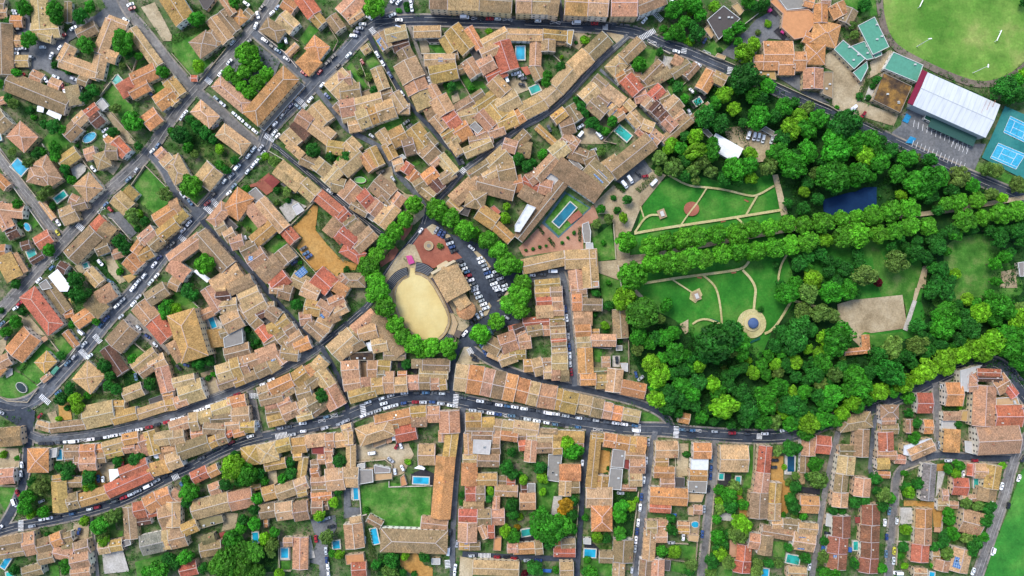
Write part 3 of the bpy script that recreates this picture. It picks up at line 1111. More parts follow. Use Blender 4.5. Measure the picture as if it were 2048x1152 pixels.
h g p 5 -20 500 72 562 132
h g t 6 10 560 10 760 112
h g y 6 80 792 202 740 102
h g b 6 -20 862 112 830 162
h g m 5 240 872 342 840 72
h g b 5 225 952 397 920 112
h g r 5 60 1112 202 1080 112
t 490 280 100 y 600 340 90 g 430 420 56 d 540 400 50 d 740 390 42 g 700 330 50 d 500 180 40 d 890 370 46 g 950 330 50 d 950 240 40 d 140 480 70 g 110 380 36 g 120 560 50 d 680 530 50 g 660 620 56 d 660 730 60 g 570 700 50 d 550 770 50 g 820 800 46 g 740 850 60 y 800 900 60 o 790 960 50 o 480 860 76 g 560 960 102 c 430 1040 122 c 640 960 92 c 560 1080 112 c 660 1130 82 c 340 1080 62 c 110 1000 70 g 30 1050 50 d 250 1090 46 d 860 1140 50 y 1240 840 60 o 1280 970 36 g 1340 980 42 y 1290 560 42 y 1180 670 50 y 1340 230 50 d 1330 480 40 d
G a 1110 700 1310 660 1320 760 1250 900 1260 1152 1180 1152 1180 1060 1100 1040 1160 880
G l 1290 470 1350 470 1365 600 1310 620
G l 1310 190 1376 190 1376 270 1310 280
G l 860 1030 950 1030 940 1100 860 1100
G n 600 880 850 850 840 1120 740 1120
G s 430 640 530 650 510 770 400 790
G p 770 310 840 305 850 410 780 415
G g 80 330 220 420 220 520 160 700 60 600
G g 380 230 560 160 700 240 770 420 640 430 400 480
G c 1060 830 1110 820 1150 1000 1100 1010
G c 870 870 950 900 950 1020 870 1020
p b 905 925 905 1002 56
p b 670 800 675 880 46
p b 1290 900 1345 895 60
f M 2.5 375 810 420 795 440 825 390 850
w 720 570 1090 510
w 850 830 860 1110 950 1110
w 400 230 400 320
w 0 560 80 740
c 630 30 -15 w 480 80 -25 r 425 115 -25 k 240 205 -25 k 85 290 -30 k 965 18 -10 w 90 420 45 b 1155 850 85 r 1245 685 -15 w 1195 705 -15 b 1275 752 -15 k 1235 945 85 w 1240 1020 85 b 1250 1065 85 w 1255 1130 85 w
z 880 25 -12 100 9
z 35 355 -25 60 5
@ 688 864
h g t 6 42 -10 47 100 82
h g t 5 55 102 55 280 77
h g t 6 -40 367 115 370 147
f b 3 220 80 330 40 340 90 235 130
f p 3 330 40 375 25 385 80 345 95
f w 3 380 0 410 0 415 65 385 70
f g 5 105 300 230 300 235 400 115 420
f g 4 240 265 370 290 370 325 245 330
f c 4 105 260 165 250 170 290 110 300
f t 3 240 335 385 320 385 375 245 390
h g t 5 592 180 708 180 160
h g y 6 872 -10 845 197 112
h g p 5 785 -10 785 80 62
h g o 6 817 205 775 692 162
f w 3 560 290 610 260 650 290 640 305
f o 3 450 360 480 340 505 420 455 435
h g t 5 50 722 140 705 72
h g p 5 70 732 90 930 152
h g b 4 190 685 302 747 72
h g p 4 618 722 830 745 102
h h b 6 292 865 828 885 187
f o 4 10 985 155 970 165 1045 20 1060
h g r 5 60 1102 180 1095 112
f c 3 700 1010 770 1010 770 1060 700 1060
h g b 6 1040 22 1188 25 92
h g p 6 1190 27 1250 30 92
h g o 6 1252 22 1390 40 82
f c 7 1035 60 1180 65 1165 180 1030 170
h g b 5 1172 142 1250 135 82
h g b 6 1070 227 1245 230 102
h g t 6 987 10 992 180 62
h g t 6 950 217 1065 215 72
h g o 6 1005 247 1000 420 127
h g y 5 1060 382 1225 380 97
h g b 4 1225 387 1300 390 72
h g r 4 1300 397 1370 400 62
h g r 6 970 492 1055 490 122
h g b 6 1055 492 1130 490 122
h g t 5 955 592 1120 590 77
h g r 5 915 667 1065 670 102
h g b 5 1067 682 1178 680 127
h g p 5 1180 682 1285 680 127
h g p 5 1205 467 1390 475 92
h g p 5 1220 512 1215 620 57
h g p 6 990 727 985 880 152
h g p 5 1100 762 1140 850 62
h g r 5 1150 802 1205 800 102
f o 3 1200 840 1260 840 1255 950 1195 945
h g y 4 920 912 1000 915 62
h g b 4 1005 917 1090 915 62
h g p 5 1305 932 1390 930 72
h g t 6 1030 1082 1400 1095 117
s 978 912 90 40 30
G s 100 100 520 90 560 180 480 330 390 360 380 220 120 230
G d 540 330 640 290 725 330 710 420 540 412
G l 120 430 360 400 700 440 690 660 620 680 610 770 310 765 300 700 180 660 135 670
G a 0 450 50 450 60 600 130 600 130 670 0 690
G o 450 1010 580 960 640 1060 710 1080 710 1152 560 1152 490 1100 450 1060
G c 55 440 115 440 120 540 60 540
G n 270 970 450 970 460 1150 270 1150
G p 930 990 1030 1010 1030 1152 920 1152
p b 555 382 680 387 52
p b 95 445 100 535 36
p b 235 770 260 890 50
t 510 240 30 y 490 990 36 y 640 1000 50 d 380 1030 60 d 370 1120 70 o 470 1130 42 d 260 1060 42 d 180 620 30 g 1170 470 36 y 1160 530 42 d 1300 280 60 d 1350 340 50 d 1340 580 56 d 1350 660 50 d 1290 790 60 y 1350 830 60 g 945 500 26 d 945 560 26 d 1340 160 42 d 560 1140 30 d
k 55 200 780 215 900 230 1020 240 1152
w 360 395 360 440 705 430
w 120 430 138 670 180 660
w 100 240 330 220 385 260 385 380
w 620 675 610 770 300 765
w 30 440 135 425
c 225 165 -10 v 375 220 40 w 425 108 -60 r 457 105 75 w 470 285 60 w 410 312 85 w 850 800 -85 k 905 890 -80 w 835 950 -85 v 1020 985 0 w 1225 995 0 r 1300 995 0 k 1360 1005 0 r 890 1080 -80 w 885 1135 -85 w 165 860 -85 w
z 1125 985 0 100 9
z 830 1050 85 70 6
@ 1032 864
h g b 5 -20 42 80 30 82
h g r 5 20 112 85 105 82
h g p 6 125 62 110 240 92
h g t 6 90 32 163 30 62
h g t 6 165 42 293 40 82
h g b 5 165 127 290 125 87
h g y 6 295 32 545 42 92
h g y 6 297 122 370 120 92
h g p 5 450 92 540 90 62
f g 4 260 175 370 180 345 400 250 385
h g o 6 348 325 522 325 132
h g t 6 395 392 390 510 97
h g b 5 445 442 510 440 97
h g d 4 40 457 90 455 72
f g 4 90 410 155 410 155 490 90 490
h g p 6 28 557 157 555 132
h g o 5 -20 942 150 935 107
h g b 5 152 937 215 930 122
h g o 4 312 907 360 905 62
h g b 5 362 897 475 890 82
h g r 5 300 972 475 975 82
h g t 6 350 1102 460 1100 122
f B 2 215 1095 285 1100 280 1125 215 1120
h g y 6 642 22 600 430 87
h g y 6 612 42 705 50 62
h g o 6 707 62 800 75 112
h g o 6 802 77 905 95 112
h g y 6 907 97 963 100 122
h g o 6 965 102 1040 110 132
h g p 5 875 182 1035 190 72
h g y 5 690 347 680 440 112
f g 5 775 135 875 145 860 288 757 280
f g 5 755 287 855 295 840 465 735 455
f M 4 870 210 910 215 905 300 865 290
h g p 6 912 272 1035 275 112
h g t 6 905 382 1010 380 107
h g p 4 845 447 965 450 46
h g t 6 560 517 770 520 137
h h o 6 685 607 687 795 167
h g b 5 865 858 855 1030 157
h g b 5 665 1002 773 1005 92
h g t 5 825 1040 820 1160 97
f c 3 540 850 600 850 600 900 540 895
h g t 6 1113 142 1297 140 132
h g y 5 1110 237 1220 235 82
h g o 6 1100 322 1270 325 87
h g p 5 1155 407 1260 405 82
f d 4 1270 360 1350 365 1345 445 1265 440
h g o 6 1068 512 1352 527 127
h g r 5 1065 602 1240 612 77
h g t 6 1040 762 1128 762 102
h g p 5 1130 742 1215 742 82
h g t 6 1075 785 1060 1020 97
h g p 5 1117 842 1210 842 87
h g b 5 1040 1027 1030 1160 97
h g p 5 1135 1017 1130 1160 97
f d 4 1190 1020 1240 1025 1230 1110 1180 1105
h g p 4 1290 742 1390 747 52
h g y 4 1280 792 1390 797 42
f B 2.5 1235 650 1285 655 1280 680 1230 675
t 410 90 62 y 460 155 70 g 505 145 50 g 400 160 40 g 200 690 82 g 270 780 122 g 370 740 82 g 170 780 72 g 400 580 56 Y 370 630 42 Y 840 600 66 g 830 670 60 g 920 590 46 y 555 685 34 g 650 840 52 y 830 810 56 g 720 850 42 d 740 290 22 d 600 1130 62 g 965 540 26 y 195 280 50 d 210 370 46 y 215 480 36 y 30 340 32 d 60 380 42 y 450 660 50 d 450 770 42 g 30 680 30 y 10 760 32 Y 270 900 42 d 150 1090 60 d 70 1130 34 R 320 1100 32 g 460 550 42 d 570 1020 30 g 1245 780 50 d 1240 690 42 d 1170 950 46 g 1270 960 52 y 1165 990 30 d 1365 580 30 o 1365 180 32 d 560 1110 40 d
G c 300 510 370 510 350 660 280 660
G o 660 140 750 150 745 320 650 330
G g 540 780 760 800 770 1000 640 1010 540 1010
G n 780 470 980 470 940 850 880 850 780 740
G l 540 1020 770 1040 770 1152 530 1152
G l 170 400 340 400 300 520 270 640 170 600
G l 1240 900 1376 900 1376 1010 1240 1000
G l 1240 1030 1376 1060 1376 1140 1240 1110
G p 1300 90 1376 90 1376 350 1270 350
G d 20 820 50 780 140 780 150 870 20 870
G d 545 890 620 885 665 930 660 1000 545 990
p t 45 807 130 792 52
p b 545 962 635 967 62
w 980 480 935 850
w 1270 90 1280 350
w 480 520 500 600 480 840
w 1240 890 1376 895
w 1240 1020 1376 1040
c 530 245 -85 w 1057 80 -88 w 1040 225 -88 w 1000 515 -85 b 990 600 -85 w 975 720 -85 w 965 790 -85 b 957 860 -85 w 925 1100 -85 w 950 930 -85 w 835 485 5 w 90 1022 0 w 180 1020 5 b 1335 835 -85 w 1240 880 0 w 1020 380 -85 w
z 965 15 92 50 5
z 1275 20 92 50 5
@ 1376 864
h g o 6 40 148 188 150 122
f w 5 25 215 165 215 160 305 20 300
h g o 5 10 347 155 350 82
f g 5 0 390 155 393 145 490 0 480
f t 3 0 490 130 500 110 560 0 560
f t 3 0 600 45 600 45 670 0 660
h g p 4 50 622 115 625 72
f t 4 0 820 90 825 80 880 0 870
h g t 6 253 212 482 215 212
h g r 6 622 110 602 325 107
h g p 6 600 325 582 485 117
h g b 7 572 485 562 692 142
h g y 5 700 402 687 570 102
h g t 6 692 575 687 705 107
h g b 5 590 787 845 830 87
h g t 5 670 737 758 735 72
h g b 5 760 732 885 745 82
h g t 6 900 767 1055 780 87
h g t 6 845 867 1030 895 142
h g p 6 485 867 573 880 122
h g b 6 630 830 612 985 112
h g r 5 457 900 447 1030 112
h g r 5 437 1035 427 1125 137
f p 3 335 860 398 890 388 1000 330 1000
h g t 5 795 1122 950 1130 87
h g p 6 967 40 962 190 112
h g r 6 1020 97 1155 110 142
h g b 4 937 190 932 320 72
h g b 3 912 325 907 415 52
h g o 6 893 577 1062 585 137
h g m 5 1210 150 1390 150 82
h g t 7 1272 192 1257 335 142
h g b 7 1232 340 1217 480 107
h g t 7 1222 485 1212 602 127
h g n 5 1235 670 1232 838 132
h g n 5 1207 845 1197 970 152
h g n 5 1197 972 1187 1100 152
f c 3 1110 650 1160 660 1160 760 1100 750
f B 2 1070 910 1115 915 1110 955 1065 950
f B 2 1285 920 1312 925 1307 965 1283 960
f M 3 1335 680 1376 680 1376 730 1340 730
s 910 890 -85 100 55
s 1175 995 0 25 25
t 30 1060 52 o 10 1110 42 d 720 150 46 o 810 130 60 d 870 130 50 d 770 280 26 y 860 350 36 o 800 400 30 o 860 440 50 d 820 540 56 d 850 600 60 d 760 665 26 g 850 670 30 o 440 580 46 g 330 510 66 g 340 590 60 d 370 430 46 o 405 470 36 y 245 460 46 g 260 610 50 o 230 700 42 g 430 730 86 y 400 810 80 o 240 840 60 g 310 820 50 d 240 930 50 d 260 970 60 y 320 1040 60 o 190 1030 60 d 180 1120 42 o 290 900 42 d 250 560 42 y 560 1050 46 o 650 1050 42 d 720 1050 46 o 800 920 42 d 940 1010 42 d 550 1110 50 o 1010 260 62 g 1040 380 80 o 970 360 42 d 1060 240 30 g 920 670 36 g 1160 625 42 d 1230 630 32 d 1090 870 42 d 1080 1000 50 o 1060 1100 32 d 1170 1130 50 g 1330 1050 42 d 1330 560 50 d 1100 1130 60 g 940 10 70 g
G l 480 120 530 110 520 440 430 450 470 320
G l 170 1080 360 1060 350 1152 150 1152
G l 670 870 780 880 770 1000 680 1000
G l 0 910 70 920 60 1030 0 1020
G o 690 190 760 190 760 380 830 440 830 490 780 560 800 640 740 680 740 400 660 380 660 200
G o 390 500 420 500 480 600 480 680 410 660
G c 250 640 360 645 360 710 250 700
G c 770 180 860 190 850 340 765 335
G s 0 680 100 660 90 820 0 830
G d 240 330 340 330 340 430 235 420
G d 880 430 1050 450 1050 500 890 480
G g 210 440 380 440 480 700 360 850 330 1000 170 1100
p b 30 735 80 737 45 o
p t 245 352 280 354 45
p t 380 380 415 382 52
p d 818 192 818 315 56
p t 785 1005 885 1025 66
p b 615 1090 610 1160 52
p t 1335 872 1335 940 36
w 215 430 160 1090
w 530 100 520 440
w 1110 560 1060 850
w 90 660 60 1100
w 880 480 860 640
c 350 5 0 r 470 10 5 k 610 10 0 w 185 210 -85 b 180 285 -85 b 175 350 -85 b 160 450 -85 k 125 612 -88 w 110 812 -85 b 965 1070 -80 w 1110 805 10 k 690 222 0 k 680 278 0 k
z 565 30 92 50 5
@ 1704 864
h g b 6 90 -20 80 200 132
h g p 6 90 367 75 517 132
h g r 6 270 20 275 152 122
h g p 6 200 187 340 187 72
h g y 6 200 257 300 252 87
h g o 5 190 332 305 337 67
h g p 6 470 192 660 110 112
f w 6 415 110 600 55 640 50 590 90 500 130 450 190 410 180
h g p 4 360 217 430 220 72
h h o 6 805 -20 795 162 132
h g p 7 1005 77 1345 60 232
f c 3 900 70 1000 80 1000 185 905 160
h g g 6 625 255 602 547 107
h g p 4 720 502 770 500 82
h g t 4 680 587 770 590 77
h g p 4 777 582 850 585 57
h g r 5 800 432 930 440 137
h g r 5 952 250 947 350 57
h g t 6 1000 312 1080 315 117
h g y 6 1142 265 1112 450 122
h g b 5 1097 455 1082 555 132
h g p 4 880 532 1000 530 52
h g n 5 152 575 152 742 142
h g n 5 147 747 142 875 152
h g n 5 147 880 142 1008 142
h g n 5 137 1012 127 1125 152
h g o 5 577 612 574 766 130
h g p 5 572 770 568 898 134
h g r 5 550 902 540 1040 142
f p 3 660 760 710 770 700 805 655 800
h g t 4 640 987 700 990 77
h g p 5 720 1022 702 1110 97
h g p 5 870 702 1042 747 187
h g t 5 890 932 847 1120 152
h g t 5 490 1122 600 1130 72
s 845 1045 15 60 85
t 490 60 50 g 510 30 46 g 190 370 50 d 250 500 70 o 310 530 50 g 200 470 50 d 240 590 50 d 530 410 46 d 450 480 56 y 430 440 42 d 420 330 32 g 765 290 42 g 855 265 50 g 830 330 42 y 770 640 46 g 780 700 50 g 800 810 60 g 750 830 50 d 760 970 60 o 910 570 50 o 1010 590 42 o 1100 600 50 d 1060 720 50 d 910 850 50 o 980 900 60 d 960 950 50 d 1050 840 42 g 430 780 56 y 410 920 50 d 660 920 42 d 390 990 32 g 100 545 42 d 30 550 42 d 240 1090 42 g 20 1050 42 g 720 1000 26 Y 420 1070 32 y 650 1070 32 g 720 890 50 d 1200 270 32 y 1090 670 40 d
G F 1400 240 1376 280 1340 330 1250 620 1150 860 1050 1170 1400 1170
G c 680 310 740 310 700 460 660 520
G o 670 255 740 250 740 310 670 310
G o 410 540 670 560 730 640 720 760 650 760 640 620 500 590 410 590
G g 400 340 570 270 560 530 400 530
G g 720 600 830 600 860 860 760 1000 700 880
G g 1060 560 1140 570 1040 880 960 1000 880 860 1020 840
G g 360 860 480 880 440 1080 360 1040
G l 360 740 480 745 480 870 365 870
G c 380 600 500 600 490 730 375 735
p t 985 362 985 440 36
p b 612 1135 652 1140 42
w 400 540 385 470 420 310 600 240
w 380 600 360 900 350 1060
w 360 875 490 880
w 740 600 690 1000
c 690 100 -88 w 763 225 0 w 975 225 0 r 1360 210 -60 k 1325 365 -70 w 1188 430 -75 w 1243 585 -80 k 1118 950 -75 v 960 1110 -70 w 290 630 -85 b 270 835 -85 b 265 970 -88 b 255 720 -88 w 350 708 -88 w 330 945 -85 y 325 1025 -85 w 360 1120 0 v 880 330 -85 w
"""
ROADS = r"""
R main_diagonal_street 27 -10 805 25 816 75 800 125 745 170 696 225 626 265 591 325 513 369 458 426 398 484 335 524 303 534 265 574 220 609 190 639 155 688 110 715 78 750 48 790 38
R top_avenue 22 750 45 838 40 928 43 1032 46 1157 52 1244 60 1282 68 1332 92 1376 104 1438 132 1516 162 1588 197 1651 222 1720 252 1829 303 1929 348 2060 402
R upper_left_diagonal_street 22 -15 640 15 608 50 570 93 520 135 473 185 420 215 383 250 353 300 305 344 235 389 180 429 140 484 85 519 42 539 12 555 -15
R school_side_street 17 240 -10 257 25 287 57 344 130 389 180 426 207 464 245 504 280 526 300
R straight_dark_lane 10 545 290 554 295 594 328 644 370 688 408 725 438 770 472
R short_town_hall_lane 17 505 62 516 72 556 105 594 140 620 163
R garden_cross_lane 14 300 308 330 340 344 378 374 403 403 432
R narrow_descending_lane 10 405 440 409 448 444 483 479 520 524 565 534 583 564 613 594 648 630 686
R west_edge_street 19 -10 300 0 313 32 360 75 413 107 458 130 488
R barn_side_lane 15 255 633 295 668 337 711
R west_junction_lane 17 60 820 60 850 58 890 50 964 25 1024 0 1062
R upper_boulevard 18 60 868 85 880 125 878 160 874 215 866 300 846 344 834 394 811 456 788 519 756 569 736 619 708 645 688
R arena_lane 12 640 690 669 668 688 653 713 631 743 606 770 548 813 495 843 460 853 428
R lower_boulevard 19 -10 1066 37 1051 100 1041 175 1024 250 1001 344 951 381 936 444 901 504 879 569 866
R long_boulevard 26 555 868 619 851 688 838 725 821 783 801 838 793 900 796 963 811 1032 823 1107 836 1207 851 1270 858 1332 858 1376 866 1476 872 1551 874 1601 866 1650 845 1741 816 1804 791 1844 773 1879 753 1919 736 1979 721 2011 738 2029 766 2055 800
R motorbike_lane 13 502 780 510 830 520 872
R triangle_lane 9 640 688 650 705 669 736 688 778 697 826
R church_lane 10 928 676 908 716 900 766 908 795 912 800
R south_straight_street 11 926 815 923 874 913 951 908 1024 905 1089 905 1160
R tapering_east_street 13 935 690 975 721 1032 746 1094 763 1157 776 1232 793 1294 811 1332 833 1345 860
R east_car_lane 13 1122 545 1128 560 1132 583 1139 651 1147 726 1149 772
R old_town_curved_street 12 853 425 878 398 905 370 928 340 958 318 1000 288 1032 260 1094 230 1137 192 1182 140 1219 105 1256 72
R plaza_approach_street 10 853 425 845 402 813 368 785 338 763 295 748 288 725 275 693 260 674 230 644 192 630 175
R old_town_straight_street 9 738 70 750 95 775 142 805 190 838 232 868 262 888 288 908 303 922 330
R back_alley 7 818 52 838 105 858 165
R narrow_terrace_lane 6 1200 140 1244 177 1282 215 1335 268
R passage_between_blocks 8 1117 -5 1126 45
R second_passage_between_blocks 8 1216 -5 1228 50
R first_south_lane 10 1178 855 1176 864 1167 939 1162 1039 1153 1160
R second_south_lane 13 1310 862 1306 879 1294 951 1284 1039 1270 1160
R third_south_lane 15 1431 880 1426 951 1413 1051 1402 1160
R fourth_south_lane 12 1676 862 1673 871 1658 939 1643 1014 1636 1076 1621 1160
R white_facade_lane 9 1752 830 1746 850 1741 914 1738 951 1770 940
R brown_villa_street 15 1776 1160 1781 1064 1789 989 1791 951 1811 931 1854 914 1879 903
R pink_block_street 14 1868 765 1871 776 1874 838 1878 905
R south_east_crossing 14 1850 915 1879 908 1954 916 2020 917
R field_edge_road 20 2056 870 2024 919 2009 989 1986 1054 1966 1114 1950 1160
R car_park_side_street 11 925 1107 1032 1114 1156 1117
R thin_alley 5 618 905 619 1030
R cemetery_alley 7 184 1032 192 1101 198 1160
R yard_alley 6 706 855 708 870 716 920
P 9 1236 527 1300 511 1400 492 1560 462 1700 440 1860 428 1990 405 2055 394
P 5 1268 467 1300 461 1376 449 1451 438 1562 420
P 4 1269 465 1292 430 1320 430
P 3 1280 413 1287 435
P 3 1358 455 1376 428 1396 403 1414 374
P 4 1335 350 1376 373 1413 375 1451 380 1496 392 1513 392 1547 372
P 4 1513 392 1490 432
P 4 1472 436 1480 442 1487 452
P 5 1285 567 1340 558 1376 553 1440 545 1486 538 1499 520
P 4 1404 550 1420 562 1433 578 1440 613 1443 650
P 5 1484 540 1500 556 1511 576 1508 600 1506 625
P 3 1345 560 1376 580 1390 590
P 5 1528 667 1540 662 1556 645 1582 600
P 4 1582 600 1553 567 1560 530 1572 510
P 5 1580 600 1630 613
P 4 1384 648 1395 640 1413 637 1440 648
"""

# ------------------------------------------------------------------ mapping
def P(px, py, z=0.0):
    k = S * (H - z) / H
    return Vector(((px - 1024) * k, (576 - py) * k, z))

def lin(c):
    c = c / 255.0
    return c / 12.92 if c <= 0.04045 else ((c + 0.055) / 1.055) ** 2.4

def rgb(t, k=None):
    k = K if k is None else k
    return tuple(min(0.92, lin(v) * k) for v in t)

# ------------------------------------------------------------------ materials
def newmat(name, rough=0.8):
    m = bpy.data.materials.new(name); m.use_nodes = True
    nt = m.node_tree; b = nt.nodes['Principled BSDF']
    b.inputs['Roughness'].default_value = rough
    b.inputs['Specular IOR Level'].default_value = 0.25
    return m, nt, b

def N(nt, typ, **kw):
    n = nt.nodes.new(typ)
    for k, v in kw.items(): setattr(n, k, v)
    return n

def L(nt, a, b): nt.links.new(a, b)

def ramp(nt, fac, stops):
    r = N(nt, 'ShaderNodeValToRGB'); e = r.color_ramp.elements
    while len(e) < len(stops): e.new(0.5)
    for el, (p, c) in zip(e, stops):
        el.position = p; el.color = (*c, 1) if len(c) == 3 else c
    L(nt, fac, r.inputs[0]); return r.outputs[0]

def mix(nt, fac, a, b, mode='MIX'):
    n = N(nt, 'ShaderNodeMix', data_type='RGBA', blend_type=mode)
    if isinstance(fac, (int, float)): n.inputs[0].default_value = fac
    else: L(nt, fac, n.inputs[0])
    for sock, v in ((n.inputs[6], a), (n.inputs[7], b)):
        if isinstance(v, tuple): sock.default_value = (*v, 1) if len(v) == 3 else v
        else: L(nt, v, sock)
    return n.outputs[2]

def noise(nt, vec, scale, detail=4, rough=0.6, w=None):
    n = N(nt, 'ShaderNodeTexNoise'); n.inputs['Scale'].default_value = scale
    n.inputs['Detail'].default_value = detail; n.inputs['Roughness'].default_value = rough
    if vec is not None: L(nt, vec, n.inputs['Vector'])
    return n.outputs[0]

def mapping(nt, vec, sx, sy, sz, rnd=None):
    m = N(nt, 'ShaderNodeMapping'); m.inputs['Scale'].default_value = (sx, sy, sz)
    L(nt, vec, m.inputs[0])
    if rnd is not None:
        mu = N(nt, 'ShaderNodeMath', operation='MULTIPLY'); L(nt, rnd, mu.inputs[0]); mu.inputs[1].default_value = 500
        cb = N(nt, 'ShaderNodeCombineXYZ')
        for i in range(3): L(nt, mu.outputs[0], cb.inputs[i])
        L(nt, cb.outputs[0], m.inputs['Location'])
    return m.outputs[0]

def bump(nt, b, h, strength, dist=0.1):
    n = N(nt, 'ShaderNodeBump'); n.inputs['Strength'].default_value = strength; n.inputs['Distance'].default_value = dist
    L(nt, h, n.inputs['Height']); L(nt, n.outputs[0], b.inputs['Normal'])

def tile_mat():
    m, nt, b = newmat('clay_tiles', 0.85)
    oi = N(nt, 'ShaderNodeObjectInfo'); uv = N(nt, 'ShaderNodeUVMap')
    v1 = mapping(nt, uv.outputs[0], 2.2, 0.8, 1, oi.outputs['Random'])
    n1 = noise(nt, v1, 1.0, 5, 0.75)
    n2 = noise(nt, mapping(nt, uv.outputs[0], 0.16, 0.13, 1, oi.outputs['Random']), 1.0, 3, 0.6)
    n3 = noise(nt, mapping(nt, uv.outputs[0], 1.7, 0.9, 1, oi.outputs['Random']), 1.3, 3, 0.6)
    g = ramp(nt, n1, [(0.34, (0.42, 0.40, 0.38)), (0.46, (0.82, 0.81, 0.79)), (0.55, (1.08, 1.07, 1.05)), (0.67, (1.6, 1.6, 1.56))])
    c = mix(nt, 1.0, oi.outputs['Color'], g, 'MULTIPLY')
    g2 = ramp(nt, n2, [(0.3, (0.60, 0.64, 0.62)), (0.47, (0.98, 0.98, 0.97)), (0.55, (1, 1, 1)), (0.72, (1.34, 1.22, 1.04))])
    c = mix(nt, 1.0, c, g2, 'MULTIPLY')
    # weathered: dark lichen spots and pale dry tiles
    s1 = ramp(nt, n3, [(0.58, (0, 0, 0)), (0.66, (1, 1, 1))])
    c = mix(nt, mix(nt, 0.5, (0, 0, 0), s1), c, (0.085, 0.062, 0.034))
    s2 = ramp(nt, n3, [(0.30, (1, 1, 1)), (0.38, (0, 0, 0))])
    c = mix(nt, mix(nt, 0.45, (0, 0, 0), s2), c, (0.52, 0.42, 0.30))
    L(nt, c, b.inputs['Base Color'])
    # rows of channel tiles running down the slope
    w = N(nt, 'ShaderNodeTexWave', wave_type='BANDS', bands_direction='X')
    w.inputs['Scale'].default_value = 0.9; L(nt, uv.outputs[0], w.inputs['Vector'])
    bump(nt, b, w.outputs[1], 0.5, 0.08)
    return m

def wall_mat():
    m, nt, b = newmat('plaster_wall', 0.9)
    oi = N(nt, 'ShaderNodeObjectInfo'); uv = N(nt, 'ShaderNodeUVMap')
    n1 = noise(nt, mapping(nt, uv.outputs[0], 0.5, 0.3, 1, oi.outputs['Random']), 1.0, 4, 0.6)
    c = mix(nt, 1.0, oi.outputs['Color'], ramp(nt, n1, [(0.3, (0.86, 0.85, 0.83)), (0.6, (1.08, 1.07, 1.05))]), 'MULTIPLY')
    sp = N(nt, 'ShaderNodeSeparateXYZ'); L(nt, uv.outputs[0], sp.inputs[0])
    def band(sock, period, lo, hi):
        a = N(nt, 'ShaderNodeMath', operation='FLOORED_MODULO'); L(nt, sock, a.inputs[0]); a.inputs[1].default_value = period
        g = N(nt, 'ShaderNodeMath', operation='GREATER_THAN'); L(nt, a.outputs[0], g.inputs[0]); g.inputs[1].default_value = lo
        l = N(nt, 'ShaderNodeMath', operation='LESS_THAN'); L(nt, a.outputs[0], l.inputs[0]); l.inputs[1].default_value = hi
        q = N(nt, 'ShaderNodeMath', operation='MULTIPLY'); L(nt, g.outputs[0], q.inputs[0]); L(nt, l.outputs[0], q.inputs[1])
        return q.outputs[0]
    def mul(a, b2):
        q = N(nt, 'ShaderNodeMath', operation='MULTIPLY'); L(nt, a, q.inputs[0]); L(nt, b2, q.inputs[1]); return q.outputs[0]
    shut = mul(band(sp.outputs[0], 3.4, 0.95, 2.25), band(sp.outputs[1], 2.9, 0.95, 2.35))
    pane = mul(band(sp.outputs[0], 3.4, 1.25, 1.95), band(sp.outputs[1], 2.9, 0.95, 2.35))
    sh_c = ramp(nt, oi.outputs['Random'], [(0.0, (0.10, 0.16, 0.17)), (0.35, (0.20, 0.13, 0.08)), (0.7, (0.28, 0.29, 0.28)), (1.0, (0.09, 0.12, 0.2))])
    c = mix(nt, shut, c, sh_c); c = mix(nt, pane, c, (0.02, 0.024, 0.03))
    L(nt, c, b.inputs['Base Color']); return m

def obj_mat(name, rough=0.7, var=0.2, scale=0.8, metallic=0.0, spec=0.3):
    m, nt, b = newmat(name, rough)
    oi = N(nt, 'ShaderNodeObjectInfo'); tc = N(nt, 'ShaderNodeTexCoord')
    n1 = noise(nt, mapping(nt, tc.outputs['Object'], 1, 1, 1, oi.outputs['Random']), scale, 5, 0.65)
    c = mix(nt, 1.0, oi.outputs['Color'], ramp(nt, n1, [(0.25, (1 - var,) * 3), (0.5, (1, 1, 1)), (0.75, (1 + var,) * 3)]), 'MULTIPLY')
    L(nt, c, b.inputs['Base Color']); b.inputs['Metallic'].default_value = metallic
    b.inputs['Specular IOR Level'].default_value = spec
    return m

def leaf_mat():
    m, nt, b = newmat('leaves', 0.6)
    oi = N(nt, 'ShaderNodeObjectInfo'); at = N(nt, 'ShaderNodeAttribute', attribute_name='Col')
    c = mix(nt, 1.0, oi.outputs['Color'], at.outputs['Color'], 'MULTIPLY')
    L(nt, c, b.inputs['Base Color']); b.inputs['Specular IOR Level'].default_value = 0.2
    tr = N(nt, 'ShaderNodeBsdfTranslucent'); L(nt, c, tr.inputs[0])
    ms = N(nt, 'ShaderNodeMixShader'); ms.inputs[0].default_value = 0.3
    L(nt, b.outputs[0], ms.inputs[1]); L(nt, tr.outputs[0], ms.inputs[2])
    L(nt, ms.outputs[0], nt.nodes['Material Output'].inputs[0]); return m

